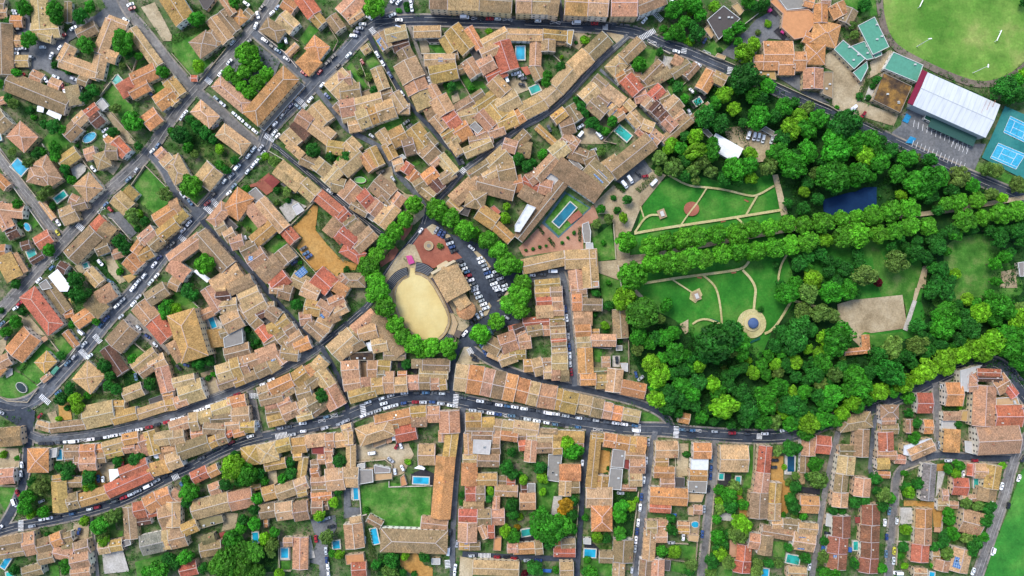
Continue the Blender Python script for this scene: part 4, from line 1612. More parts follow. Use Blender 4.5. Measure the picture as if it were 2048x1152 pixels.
def ground_mat(name, cols, scale, fine=1.5, rough=0.95, amp=0.28, patch=0.0):
    """cols: three colours mixed by world-space noise."""
    m, nt, b = newmat(name, rough)
    ge = N(nt, 'ShaderNodeNewGeometry')
    n1 = noise(nt, ge.outputs['Position'], scale, 5, 0.65)
    n2 = noise(nt, ge.outputs['Position'], fine, 4, 0.7)
    c = ramp(nt, n1, [(0.36, cols[0]), (0.5, cols[1]), (0.64, cols[2])])
    c = mix(nt, 1.0, c, ramp(nt, n2, [(0.3, (1 - amp,) * 3), (0.5, (1, 1, 1)), (0.7, (1 + amp,) * 3)]), 'MULTIPLY')
    if patch:
        n3 = noise(nt, ge.outputs['Position'], 0.11, 6, 0.75)      # worn, patched and stained areas
        c = mix(nt, 1.0, c, ramp(nt, n3, [(0.38, (1 - patch,) * 3), (0.46, (1, 1, 1)), (0.54, (1, 1, 1)), (0.6, (1 + patch,) * 3)]), 'MULTIPLY')
    L(nt, c, b.inputs['Base Color']); return m

def water_mat(name, col):
    m, nt, b = newmat(name, 0.12)
    b.inputs['Specular IOR Level'].default_value = 0.5
    ge = N(nt, 'ShaderNodeNewGeometry'); n1 = noise(nt, ge.outputs['Position'], 0.22, 3, 0.5)
    c = ramp(nt, n1, [(0.35, tuple(v * 0.68 for v in col)), (0.65, tuple(min(1, v * 1.2) for v in col))])
    L(nt, c, b.inputs['Base Color']); bump(nt, b, n1, 0.15, 0.05); return m

M_TILE = tile_mat(); M_WALL = wall_mat(); M_LEAF = leaf_mat()
M_PAINT = obj_mat('car_paint', 0.3, 0.05, 0.5, 0.0, 0.5)
M_PLAIN = obj_mat('plain_surface', 0.75, 0.16, 0.6)
M_METAL = obj_mat('sheet_metal', 0.4, 0.05, 0.25, 0.1, 0.4)
M_GLASS, _nt, _b = newmat('dark_glass', 0.08); _b.inputs['Base Color'].default_value = (0.02, 0.026, 0.034, 1); _b.inputs['Specular IOR Level'].default_value = 0.6
M_SOLAR, _nt, _b = newmat('solar_cells', 0.25)
_uv = N(_nt, 'ShaderNodeTexCoord'); _br = N(_nt, 'ShaderNodeTexBrick'); _br.offset = 0.0
_br.inputs['Color1'].default_value = (0.035, 0.11, 0.26, 1); _br.inputs['Color2'].default_value = (0.05, 0.14, 0.3, 1); _br.inputs['Mortar'].default_value = (0.35, 0.42, 0.5, 1)
_br.inputs['Scale'].default_value = 0.45; _br.inputs['Mortar Size'].default_value = 0.035; _br.inputs['Brick Width'].default_value = 0.75; _br.inputs['Row Height'].default_value = 0.5
L(_nt, _uv.outputs['Object'], _br.inputs[0]); L(_nt, _br.outputs[0], _b.inputs['Base Color'])
M_BARK, _nt, _b = newmat('bark', 0.9); _b.inputs['Base Color'].default_value = (0.12, 0.09, 0.06, 1)
M_WHITE, _nt, _b = newmat('road_paint', 0.7); 
_ge = N(_nt, 'ShaderNodeNewGeometry'); L(_nt, ramp(_nt, noise(_nt, _ge.outputs['Position'], 1.2, 3, 0.7), [(0.35, (0.42, 0.43, 0.44)), (0.55, (0.74, 0.75, 0.75))]), _b.inputs['Base Color'])
gm = {}
def G3(a, b, c, k=None): return [rgb(a, k), rgb(b, k), rgb(c, k)]
gm['a'] = ground_mat('asphalt', G3((104, 108, 112), (122, 125, 128), (138, 139, 140)), 0.06, 0.9, patch=.14)
gm['A'] = ground_mat('road_asphalt', G3((92, 98, 107), (112, 117, 124), (132, 135, 139)), 0.03, 0.7, patch=.3)
gm['K'] = ground_mat('fresh_asphalt', G3((56, 64, 77), (70, 78, 90), (88, 95, 105)), 0.03, 0.7, patch=.26)
gm['H'] = ground_mat('worn_grey_asphalt', G3((112, 113, 114), (132, 130, 128), (150, 147, 142)), 0.03, 0.7, patch=.28)
gm['V'] = ground_mat('pavement_slabs', G3((140, 134, 126), (160, 152, 142), (178, 170, 158)), 0.08, 1.0)
gm['l'] = ground_mat('garden_grass', G3((58, 118, 36), (84, 142, 52), (124, 154, 80)), 0.12, 1.4, patch=.22)
gm['L'] = ground_mat('park_grass', G3((40, 122, 34), (62, 142, 44), (98, 156, 62)), 0.05, 0.9, amp=.2, patch=.2)
gm['f'] = ground_mat('sports_grass', G3((90, 146, 50), (126, 168, 72), (170, 180, 102)), 0.022, 0.8, amp=.16, patch=.18)
gm['F'] = ground_mat('crop_green', G3((44, 128, 44), (62, 146, 52), (92, 158, 64)), 0.03, 1.0, amp=.2, patch=.2)
gm['s'] = ground_mat('beige_gravel', G3((168, 150, 118), (194, 176, 142), (212, 196, 164)), 0.07, 1.2)
gm['S'] = ground_mat('arena_sand', G3((230, 204, 136), (241, 218, 150), (246, 228, 164)), 0.045, 0.7, amp=.05, patch=.05)
gm['p'] = ground_mat('sandy_path', G3((186, 166, 130), (204, 186, 150), (216, 200, 166)), 0.09, 1.0)
gm['q'] = ground_mat('pale_lawn_path', G3((196, 186, 128), (214, 204, 146), (224, 214, 160)), 0.09, 1.0)
gm['g'] = ground_mat('garden_soil', G3((64, 110, 42), (98, 128, 62), (142, 138, 98)), 0.16, 1.0)
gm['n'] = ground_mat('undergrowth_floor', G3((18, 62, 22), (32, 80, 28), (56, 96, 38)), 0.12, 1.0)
gm['N'] = ground_mat('yard_mix', G3((66, 112, 46), (102, 122, 76), (146, 138, 112)), 0.13, 0.9)
gm['o'] = ground_mat('ochre_sand', G3((186, 138, 72), (204, 154, 84), (212, 168, 100)), 0.06, 1.0)
gm['t'] = ground_mat('terracotta_paving', G3((160, 96, 78), (178, 110, 90), (192, 128, 104)), 0.05, 1.6, amp=.12, patch=.12)
gm['u'] = ground_mat('pink_tan_paving', G3((176, 128, 104), (196, 148, 122), (208, 164, 138)), 0.06, 1.4, amp=.14, patch=.14)
gm['c'] = ground_mat('pale_concrete', G3((186, 180, 170), (206, 202, 192), (220, 216, 208)), 0.15, 1.0)
gm['d'] = ground_mat('dark_deck', G3((42, 44, 52), (56, 56, 62), (70, 68, 70)), 0.2, 1.0)
gm['e'] = ground_mat('blue_grey_slabs', G3((84, 116, 122), (98, 130, 136), (112, 142, 146)), 0.1, 1.0)
gm['D'] = ground_mat('dark_blue_court', G3((12, 50, 92), (18, 58, 102), (26, 68, 112)), 0.05, 0.7, amp=.1, patch=.1)
gm['B'] = ground_mat('blue_bay_paint', G3((36, 142, 196), (50, 156, 208), (70, 168, 216)), 0.2, 1.0)
gm['T'] = ground_mat('green_court', G3((46, 128, 124), (56, 142, 138), (68, 150, 144)), 0.05, 0.8, amp=.08)
gm['E'] = ground_mat('green_matting', G3((20, 84, 70), (28, 96, 80), (38, 108, 92)), 0.1, 1.0)
gm['X'] = ground_mat('blue_court', G3((60, 180, 220), (72, 190, 228), (86, 198, 232)), 0.06, 0.8)
gm['r'] = ground_mat('grey_track', G3((118, 106, 96), (134, 122, 110), (150, 138, 124)), 0.05, 0.9)
GNAME = dict(u='paved_court', a='asphalt_yard', l='lawn', L='park_lawn', f='sports_field', F='crop_field', s='gravel_yard', p='sandy_path', q='lawn_path', g='garden_ground', n='woodland_floor', o='sand_yard', t='terracotta_paving', c='paved_terrace', d='dark_deck_ground', e='slab_border_ground', D='blue_court_ground', B='painted_bay_ground', T='green_court_ground', E='green_mat_ground', X='tennis_court_ground', r='running_track')
W_B = water_mat('pool_water_blue', rgb((40, 186, 224))); W_T = water_mat('pool_water_teal', rgb((52, 190, 176)))
W_M = water_mat('pool_water_deep', rgb((30, 124, 148)))
W_D = water_mat('pool_water_dark', rgb((24, 84, 116))); W_G = water_mat('pool_water_green', rgb((110, 190, 80))); W_K = water_mat('pool_water_black', rgb((40, 60, 62)))

# ------------------------------------------------------------------ mesh helpers
def link(name, me, mat=None, parent=None, color=None, loc=None, rz=None):
    o = bpy.data.objects.new(name, me); C.objects.link(o)
    if mat is not None and me is not None and not me.materials: me.materials.append(mat)
    if parent is not None: o.parent = parent
    if color is not None: o.color = (*color, 1)
    if loc is not None: o.location = loc
    if rz is not None: o.rotation_euler = (0, 0, rz)
    return o

def pydata(name, v, f, uv=None):
    me = bpy.data.meshes.new(name); me.from_pydata([tuple(p) for p in v], [], f)
    if uv is not None:
        l = me.uv_layers.new(name='UVMap')
        flat = [c for face in uv for q in face for c in q]
        l.data.foreach_set('uv', flat)
    me.update(); return me

class MB:
    """collects quads / polygons with uv"""
    def __init__(s): s.v = []; s.f = []; s.uv = []
    def face(s, pts, uv=None):
        n = len(s.v); s.v += [tuple(p) for p in pts]; s.f.append(tuple(range(n, n + len(pts))))
        s.uv.append(uv or [(p[0], p[1]) for p in pts])
    def box(s, x0, y0, z0, x1, y1, z1):
        n = len(s.v)
        s.v += [(x0, y0, z0), (x1, y0, z0), (x1, y1, z0), (x0, y1, z0), (x0, y0, z1), (x1, y0, z1), (x1, y1, z1), (x0, y1, z1)]
        for f in ((0, 3, 2, 1), (4, 5, 6, 7), (0, 1, 5, 4), (1, 2, 6, 5), (2, 3, 7, 6), (3, 0, 4, 7)):
            s.f.append(tuple(n + i for i in f)); s.uv.append([(s.v[n + i][0] + s.v[n + i][1], s.v[n + i][2]) for i in f])
    def prism(s, pts, z0, z1):
        """closed prism over a polygon of 2-D points"""
        a = sum(pts[i][0] * pts[(i + 1) % len(pts)][1] - pts[(i + 1) % len(pts)][0] * pts[i][1] for i in range(len(pts)))
        if a < 0: pts = pts[::-1]
        n = len(s.v); k = len(pts)
        s.v += [(p[0], p[1], z0) for p in pts] + [(p[0], p[1], z1) for p in pts]
        s.f.append(tuple(range(n + k - 1, n - 1, -1))); s.uv.append([(s.v[i][0], s.v[i][1]) for i in s.f[-1]])
        s.f.append(tuple(range(n + k, n + 2 * k))); s.uv.append([(s.v[i][0], s.v[i][1]) for i in s.f[-1]])
        u = 0.0
        for i in range(k):
            j = (i + 1) % k; d = math.dist(pts[i][:2], pts[j][:2])
            s.f.append((n + i, n + j, n + k + j, n + k + i)); s.uv.append([(u, z0), (u + d, z0), (u + d, z1), (u, z1)]); u += d
    def tube(s, x, y, z0, z1, r0, r1, n=10):
        b = len(s.v)
        for z, r in ((z0, r0), (z1, r1)):
            s.v += [(x + r * math.cos(2 * pi * i / n), y + r * math.sin(2 * pi * i / n), z) for i in range(n)]
        for i in range(n):
            j = (i + 1) % n; s.f.append((b + i, b + j, b + n + j, b + n + i)); s.uv.append([(i, z0), (i + 1, z0), (i + 1, z1), (i, z1)])
        s.f.append(tuple(range(b + n, b + 2 * n))); s.uv.append([(0, 0)] * n)
    def me(s, name): return pydata(name, s.v, s.f, s.uv)

def empty(name, loc, rz=0.0):
    o = bpy.data.objects.new(name, None); o.empty_display_size = 0.5; C.objects.link(o); o.location = loc; o.rotation_euler = (0, 0, rz); return o

# ------------------------------------------------------------------ things and their labels
STREETS = []; THINGS = []
def thing(o, cat, desc, px, py, group=None, label=None):
    o['category'] = cat
    if group: o['group'] = group
    if label: o['label'] = label
    else: THINGS.append((o, desc, px, py))
    return o

ORD = ['first', 'second', 'third', 'fourth', 'fifth', 'sixth', 'seventh', 'eighth', 'ninth', 'tenth', 'eleventh', 'twelfth', 'thirteenth', 'fourteenth', 'fifteenth', 'sixteenth', 'seventeenth', 'eighteenth', 'nineteenth', 'twentieth']
TENS = {2: 'twenty', 3: 'thirty', 4: 'forty', 5: 'fifty'}
def ordinal(i):
    if i < 20: return ORD[i]
    i += 1
    return TENS[i // 10] + ('ieth' if i % 10 == 0 else '-' + ORD[i % 10 - 1]) if i % 10 else TENS[i // 10][:-1] + 'ieth'

def street_of(px, py, park=False):
    best = None
    for name, pts, wood in STREETS:
        if wood is not None and wood != park: continue
        t = 0.0
        for (x0, y0), (x1, y1) in zip(pts, pts[1:]):
            dx, dy = x1 - x0, y1 - y0; l = math.hypot(dx, dy)
            u = max(0, min(1, ((px - x0) * dx + (py - y0) * dy) / (l * l)))
            qx, qy = x0 + u * dx, y0 + u * dy; d = math.hypot(px - qx, py - qy)
            if best is None or d < best[0]:
                ox, oy = pts[-1][0] - pts[0][0], pts[-1][1] - pts[0][1]
                cr = dx * (py - qy) - dy * (px - qx)      # >0: on the lower / clockwise side in picture terms
                if abs(ox) >= abs(oy):
                    side = 'below' if (cr > 0) == (ox > 0) else 'above'; key = px if ox > 0 else px; frm = 'from left'
                else:
                    side = 'left of' if (cr > 0) == (oy > 0) else 'right of'; key = py; frm = 'from top'
                best = (d, name, side, frm, key)
            t += l
    return best

def inpoly(x, y, poly):
    c = False; n = len(poly)
    for i in range(n):
        x0, y0 = poly[i]; x1, y1 = poly[i - 1]
        if (y0 > y) != (y1 > y) and x < (x1 - x0) * (y - y0) / (y1 - y0) + x0: c = not c
    return c

def finish_labels():
    groups = {}
    for o, desc, px, py in THINGS:
        park = inpoly(px, py, PARK)
        d, name, side, frm, key = street_of(px, py, park)
        groups.setdefault((desc, name, side, frm), []).append((key, px + py, o))
    for (desc, name, side, frm), lst in groups.items():
        lst.sort(key=lambda q: q[:2])
        for i, (_, _, o) in enumerate(lst):
            where = f"in {dict(above='upper', below='lower').get(side, 'outer')} half of {name}" if 'wood' in name and 'edge' not in name else f"{side} the {name}"
            if len(lst) == 1: o['label'] = f"{desc} {where}"
            elif len(lst) == 2: o['label'] = f"{desc}, {'first' if i == 0 else 'last'} of two {frm}, {where}"
            else: o['label'] = f"{desc}, {ordinal(i)} such {frm}, {where}"

PARK = [(1330, 280), (1400, 165), (1480, 140), (1560, 185), (1700, 245), (1830, 310), (1960, 372), (2060, 412), (2060, 780), (1960, 722), (1870, 748), (1690, 850), (1600, 866), (1340, 850), (1292, 770), (1258, 700), (1255, 600), (1200, 600), (1195, 450), (1250, 440)]
for nm, pts in (('plane tree avenue', [(1236, 520), (1560, 462), (1860, 428), (2050, 395)]),
                ('upper lawn path', [(1335, 350), (1550, 345)]), ('lower lawn path', [(1270, 640), (1580, 610)]),
                ('northern wood', [(1440, 215), (1700, 300), (2030, 430)]),
                ('southern wood', [(1290, 720), (1700, 700)]), ('southern wood edge', [(1300, 820), (1690, 800)]),
                ('sand riding yard', [(1680, 630), (1810, 630)]), ('diagonal wood belt', [(1720, 790), (2040, 620)]),
                ('vegetable garden', [(1880, 560), (2045, 560)]), ('blue sports court', [(1640, 400), (1750, 400)])):
    STREETS.append((nm, pts, True))
for ln in ROADS.strip().splitlines():
    q = ln.split()
    if q[0] == 'R':
        v = list(map(float, q[3:])); STREETS.append((q[1].replace('_', ' '), list(zip(v[::2], v[1::2])), False))

# ------------------------------------------------------------------ occupancy map (2 px cells) for planting
GX, GY = 1024, 576
occ = np.zeros((GY, GX), np.uint8)
def fill(poly, val, grow=0):
    xs = [p[0] / 2 for p in poly]; ys = [p[1] / 2 for p in poly]
    x0, x1 = max(0, int(min(xs)) - 1), min(GX, int(max(xs)) + 2); y0, y1 = max(0, int(min(ys)) - 1), min(GY, int(max(ys)) + 2)
    if x1 <= x0 or y1 <= y0: return
    X, Y = np.meshgrid(np.arange(x0, x1) + 0.5, np.arange(y0, y1) + 0.5)
    c = np.zeros(X.shape, bool); n = len(poly)
    for i in range(n):
        ax, ay, bx, by = xs[i], ys[i], xs[i - 1], ys[i - 1]
        if ay == by: continue
        c ^= ((ay > Y) != (by > Y)) & (X < (bx - ax) * (Y - ay) / (by - ay) + ax)
    occ[y0:y1, x0:x1][c] = val

# ------------------------------------------------------------------ ground
zi = [0]
def nextz():
    zi[0] += 1; return 0.004 * zi[0]
def kind(o, k='structure'): o['kind'] = k; return o

def flat_poly(name, pts, mat, z, label=None):
    bm = bmesh.new()
    vs = [bm.verts.new(P(x, y, 0) + Vector((0, 0, z))) for x, y in pts]
    f = bm.faces.new(vs)
    if f.normal.z < 0 or (f.normal_update() or f.normal.z < 0): f.normal_flip()
    bmesh.ops.triangulate(bm, faces=[f])
    me = bpy.data.meshes.new(name); bm.to_mesh(me); bm.free()
    o = kind(link(name, me, mat))
    if label: o['label'] = label
    return o

def ribbon(name, pts, w, mat, z, label=None):
    """strip of constant pixel width along a polyline"""
    v = []; f = []; n = len(pts); h = w / 2
    out = []
    for i in range(n):
        a = pts[max(0, i - 1)]; b = pts[min(n - 1, i + 1)]; p = pts[i]
        dx, dy = b[0] - a[0], b[1] - a[1]; l = math.hypot(dx, dy) or 1
        nx, ny = -dy / l, dx / l
        m = 1.0
        if 0 < i < n - 1:
            d1 = (p[0] - a[0], p[1] - a[1]); l1 = math.hypot(*d1) or 1
            m = 1 / max(0.6, abs((-d1[1] / l1) * nx + (d1[0] / l1) * ny))
        out.append(((p[0] + nx * h * m, p[1] + ny * h * m), (p[0] - nx * h * m, p[1] - ny * h * m)))
    for a, b in out:
        v += [P(*a) + Vector((0, 0, z)), P(*b) + Vector((0, 0, z))]
    for i in range(n - 1): f.append((2 * i, 2 * i + 1, 2 * i + 3, 2 * i + 2))
    me = pydata(name, v, f); me.flip_normals() if me.polygons[0].normal.z < 0 else None
    o = kind(link(name, me, mat))
    if label: o['label'] = label
    return out

def smooth(pts, it=2):
    for _ in range(it):
        q = [pts[0]]
        for a, b in zip(pts, pts[1:]):
            q += [(a[0] * .75 + b[0] * .25, a[1] * .75 + b[1] * .25), (a[0] * .25 + b[0] * .75, a[1] * .25 + b[1] * .75)]
        q.append(pts[-1]); pts = q
    return pts

# ------------------------------------------------------------------ parse the survey
items = []; X0 = Y0 = 0
for ln in DATA.strip().splitlines():
    q = ln.split()
    if not q: continue
    if q[0] == '@': X0, Y0 = float(q[1]), float(q[2]); continue
    items.append((q, X0, Y0))

def tp(x, y, o): return (o[1] + float(x) / 4, o[2] + float(y) / 4)
def pts_of(vals, o): return [tp(a, b, o) for a, b in zip(vals[::2], vals[1::2])]

# base sheet to the horizon
base = kind(link('ground', pydata('ground', [(-3000, -3000, 0), (3000, -3000, 0), (3000, 3000, 0), (-3000, 3000, 0)], [(0, 1, 2, 3)]), gm['N']))
base['label'] = 'mixed garden soil and gravel ground under the whole town'
# park
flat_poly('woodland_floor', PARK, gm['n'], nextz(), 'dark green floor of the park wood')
flat_poly('park_lawn', [(1345, 352), (1400, 352), (1470, 372), (1548, 345), (1562, 420), (1575, 520), (1590, 560), (1588, 612), (1545, 660), (1520, 720), (1470, 680), (1400, 690), (1350, 640), (1290, 610), (1252, 600), (1236, 560), (1236, 480), (1270, 470), (1288, 405), (1310, 370)], gm['L'], nextz(), 'deep green park lawn crossed by pale paths')
flat_poly('park_lawn', [(1560, 500), (1640, 488), (1740, 476), (1800, 486), (1842, 520), (1850, 560), (1842, 600), (1852, 636), (1835, 672), (1760, 690), (1690, 668), (1682, 630), (1700, 590), (1640, 560)], gm['L'], nextz(), 'deep green park lawn beside the sand riding yard')
flat_poly('lawn', smooth([(1742, 492), (1762, 500), (1774, 534), (1808, 528), (1846, 532), (1838, 580), (1824, 636), (1802, 668), (1760, 590), (1748, 540), (1742, 492)], 2), gm['l'], nextz(), 'paler green lawn round the olive-green trees in the park')
flat_poly('lawn', smooth([(1888, 500), (1905, 478), (1968, 464), (1990, 480), (2012, 520), (2040, 548), (2050, 590), (2000, 600), (1960, 612), (1905, 604), (1870, 620), (1860, 590), (1886, 560), (1888, 500)], 2), gm['l'], nextz(), 'rough pale green meadow at the far end of the park')
occ[:] = 0
order = {'e': 2.5, 'n': 0, 'L': 1, 'g': 2, 'l': 3, 'f': 3, 'F': 3, 's': 4, 'o': 5, 'a': 6, 'r': 6, 'p': 7, 't': 8, 'c': 9, 'T': 9, 'u': 2, 'd': 10, 'D': 10, 'B': 11, 'E': 11}
gl = [it for it in items if it[0][0] == 'G' and it[0][1] not in 'tTdDBEpc']
gl2 = [it for it in items if it[0][0] == 'G' and it[0][1] in 'tTdDBEpc']
gl.sort(key=lambda it: order[it[0][1]]); gl2.sort(key=lambda it: order[it[0][1]])
GDESC = dict(u='pinkish-tan paved court', l='green lawn', f='worn yellow-green sports field', F='bright green crop field', s='beige gravel yard', p='sandy paved ground', g='overgrown garden plot', n='dark shrubby garden ground', o='ochre sand yard', a='grey asphalt yard', t='terracotta paving', c='pale paved terrace', e='blue-grey paving round a lawn', T='dark green court surface', d='dark paved ground', D='dark blue court', B='blue painted parking bay', E='dark green matting')
def ground_item(it):
    q = it[0]; pts = pts_of(q[2:], it); k = q[1]
    if it[0][0] == 'G':
        nm = GNAME.get(k, 'yard') if k != 'n' else 'garden_ground'
        o = flat_poly(nm, pts, gm[k], nextz())
        cx = sum(p[0] for p in pts) / len(pts); cy = sum(p[1] for p in pts) / len(pts)
        THINGS.append((o, GDESC[k], cx, cy))
        fill(pts, 3 if k in 'gn' else (4 if k == 'l' else 2))
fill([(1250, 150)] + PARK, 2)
for it in gl: ground_item(it)
flat_poly('asphalt_yard', [(518, 92), (562, 122), (548, 158), (505, 206), (450, 165), (446, 148), (470, 118)], gm['a'], nextz(), 'grey school yard shaded by round plane trees')
# running track round the field, apron
ribbon('running_track', smooth([(1756, -8), (1762, 36), (1772, 72), (1792, 98), (1838, 124), (1905, 155), (1955, 171), (1995, 166), (2030, 148), (2056, 128)]), 13, gm['r'], nextz(), 'grey running track round the sports field')
# streets: pavements first, then carriageways
roads = []
for ln in ROADS.strip().splitlines():
    q = ln.split()
    if q[0] == 'R':
        v = list(map(float, q[3:])); roads.append((q[1], float(q[2]), smooth(list(zip(v[::2], v[1::2])), 2)))
for nm, w, pts in roads:
    if w >= 13: ribbon('pavement', pts, w + 5, gm['V'], nextz(), f"pale pavement edging the {nm.replace('_', ' ')}")
for nm, w, pts in roads:
    mat = gm['K'] if nm in ('straight_dark_lane', 'arena_lane', 'long_boulevard', 'lower_boulevard', 'tapering_east_street', 'narrow_descending_lane', 'first_south_lane', 'old_town_straight_street', 'top_avenue', 'west_junction_lane', 'triangle_lane', 'church_lane', 'south_east_crossing', 'car_park_side_street') else (gm['V'] if nm in ('barn_side_lane', 'back_alley', 'yard_alley', 'cemetery_alley') else gm['H'] if nm in ('upper_left_diagonal_street', 'school_side_street', 'west_edge_street', 'brown_villa_street', 'field_edge_road', 'fourth_south_lane', 'third_south_lane', 'pink_block_street', 'motorbike_lane') else gm['A'])
    r = ribbon('road', pts, w - 2 if w >= 13 else w, mat, nextz(), f"asphalt carriageway of the {nm.replace('_', ' ')}")
    fill([a for a, b in r] + [b for a, b in r][::-1], 1)
apron = [(846, 428), (858, 428), (870, 440), (900, 468), (960, 488), (1000, 500), (1042, 545), (1056, 556), (1050, 600), (1040, 645), (990, 662), (952, 692), (922, 696), (916, 672), (938, 652), (962, 640), (960, 605), (935, 560), (910, 522), (890, 498), (862, 458), (836, 470), (790, 540), (776, 552), (768, 545), (800, 505), (838, 462)]
flat_poly('car_park', apron, gm['K'], nextz(), 'dark asphalt car park curving round the terracotta square'); fill(apron, 1)
flat_poly('car_park', [(56, 812), (72, 822), (70, 850), (55, 870), (35, 850), (-10, 822), (-10, 800), (30, 812)], gm['K'], nextz(), 'asphalt junction at the west end of the boulevards')
for it in gl2: ground_item(it)
# arena surroundings
flat_poly('paved_terrace', [(765, 560), (800, 505), (818, 488), (830, 490), (845, 525), (862, 545), (905, 600), (940, 640), (938, 652), (915, 672), (905, 700), (860, 710), (800, 690), (775, 640), (755, 590)], gm['p'], nextz(), 'sandy paved ground round the oval arena')
flat_poly('gravel_yard', [(938, 578), (950, 578), (965, 618), (960, 640), (945, 640)], gm['s'], nextz(), 'sandy yard beside the church apse')
flat_poly('gravel_yard', [(1235, 480), (1250, 470), (1260, 500), (1255, 545), (1236, 560), (1195, 545), (1195, 525), (1232, 520)], gm['s'], nextz(), 'gravel forecourt at the start of the avenue')
flat_poly('terracotta_paving', [(tp(x, y, (0, 1376, 288))) for x, y in [(45 + 62 * math.cos(a * pi / 9) - 20, 520 + 58 * math.sin(a * pi / 9)) for a in range(18)]], gm['t'], nextz(), 'round red earth bed on the upper park lawn')
flat_poly('sandy_path', [(505 * .25 + 1376 + 29 * math.cos(a * pi / 14), 576 + 71 + 29 * math.sin(a * pi / 14)) for a in range(28)], gm['q'], nextz(), 'round pale stone terrace of the domed pavilion')
flat_poly('sandy_path', [(1380, 585), (1398, 576), (1404, 590), (1390, 606), (1378, 598)], gm['q'], nextz(), 'pale paved square round the lower stone table')
for ln in ROADS.strip().splitlines():
    q = ln.split()
    if q[0] == 'P':
        v = list(map(float, q[2:])); w = float(q[1])
        ribbon('lawn_path' if w < 8 else 'avenue_path', smooth(list(zip(v[::2], v[1::2])), 2), w, gm['q'] if w < 8 else gm['p'], nextz(), 'pale path curving across the park lawn' if w < 8 else 'long sandy path under the avenue of plane trees')
for isl in ([(946, 502), (955, 503), (968, 515), (984, 535), (976, 536), (960, 520)], [(853, 456), (865, 448), (878, 454), (880, 464), (866, 470)], [(889, 467), (900, 470), (905, 481), (893, 479)], [(993, 603), (1010, 601), (1021, 586), (1018, 577), (1007, 592)], [(953, 642), (975, 629), (983, 612), (978, 604), (967, 626)]):
    flat_poly('traffic_island', isl, gm['p'], nextz(), 'pale kerbed island between the parked cars')
# painted lines
def stripes(name, quads, label, mat=None):
    z = nextz(); mb = MB()
    for qd in quads: mb.face([P(*p) + Vector((0, 0, z)) for p in qd])
    me = mb.me(name)
    for p in me.polygons:
        if p.normal.z < 0: p.flip()
    o = kind(link(name, me, mat or M_WHITE)); 
    if label: o['label'] = label
    return o
for it in items:
    q = it[0]
    if q[0] == 'z':
        cx, cy = tp(q[1], q[2], it); a = math.radians(float(q[3])); ln_ = float(q[4]) / 4; n = int(q[5])
        ux, uy = math.cos(a), math.sin(a); nx, ny = -uy, ux; qs = []
        for i in range(n):
            t = (i + 0.5) / n * ln_ - ln_ / 2; hw = ln_ / n * 0.27; hl = 5.4
            qs.append([(cx + ux * (t - hw) + nx * hl, cy + uy * (t - hw) + ny * hl), (cx + ux * (t + hw) + nx * hl, cy + uy * (t + hw) + ny * hl), (cx + ux * (t + hw) - nx * hl, cy + uy * (t + hw) - ny * hl), (cx + ux * (t - hw) - nx * hl, cy + uy * (t - hw) - ny * hl)])
        o = stripes('road_marking', qs, None); THINGS.append((o, 'white striped pedestrian crossing', cx, cy))
    elif q[0] == 'Z':
        x0, y0 = tp(q[1], q[2], it); x1, y1 = tp(q[3], q[4], it); n = int(q[5]); dx, dy = float(q[6]) / 4, float(q[7]) / 4
        l = math.hypot(dx, dy); nx, ny = -dy / l * 0.4, dx / l * 0.4; qs = []
        for i in range(n):
            x, y = x0 + (x1 - x0) * i / (n - 1), y0 + (y1 - y0) * i / (n - 1)
            qs.append([(x + nx, y + ny), (x - nx, y - ny), (x + dx - nx, y + dy - ny), (x + dx + nx, y + dy + ny)])
        o = stripes('road_marking', qs, None); THINGS.append((o, 'row of white parking bay lines', (x0 + x1) / 2, (y0 + y1) / 2))
    elif q[0] == 'TC':
        c4 = pts_of(q[1:], it); flat_poly('tennis_court_ground', c4, gm['X'], nextz(), 'light blue tennis court on the dark green surface, ' + ('upper' if c4[0][1] < 300 else 'lower') + ' of two')
        def bil(u, v): return tuple((c4[0][k] * (1 - u) * (1 - v) + c4[1][k] * (1 - u) * v + c4[2][k] * u * v + c4[3][k] * u * (1 - v)) for k in (0, 1))
        qs = []
        def ln2(u0, v0, u1, v1):
            a, b = bil(u0, v0), bil(u1, v1); d = math.hypot(b[0] - a[0], b[1] - a[1]); nx, ny = -(b[1] - a[1]) / d * .32, (b[0] - a[0]) / d * .32
            qs.append([(a[0] + nx, a[1] + ny), (a[0] - nx, a[1] - ny), (b[0] - nx, b[1] - ny), (b[0] + nx, b[1] + ny)])
        for u0, v0, u1, v1 in ((0, 0, 1, 0), (0, 1, 1, 1), (0, 0, 0, 1), (1, 0, 1, 1), (0, .14, 1, .14), (0, .86, 1, .86), (.25, .14, .25, .86), (.75, .14, .75, .86), (.25, .5, .75, .5)): ln2(u0, v0, u1, v1)
        stripes('road_marking', qs, 'white lines of the ' + ('upper' if c4[0][1] < 300 else 'lower') + ' blue tennis court')
        a, b = P(*bil(.5, -.08), 0.3), P(*bil(.5, 1.08), 0.3); d = (b - a).length
        t = empty('tennis_net', (a + b) / 2, math.atan2(b.y - a.y, b.x - a.x)); mb = MB(); mb.box(-d / 2, -.04, .1, d / 2, .04, 1.0)
        link('net_mesh', mb.me('net_mesh'), M_PLAIN, t, (.06, .08, .08))
        for s in (-1, 1):
            mb = MB(); mb.tube(s * d / 2, 0, 0, 1.1, .08, .08); link('post', mb.me('post'), M_PLAIN, t, (.2, .2, .2))
        thing(t, 'tennis net', '', 0, 0, label='dark net across the ' + ('upper' if c4[0][1] < 300 else 'lower') + ' light blue tennis court')
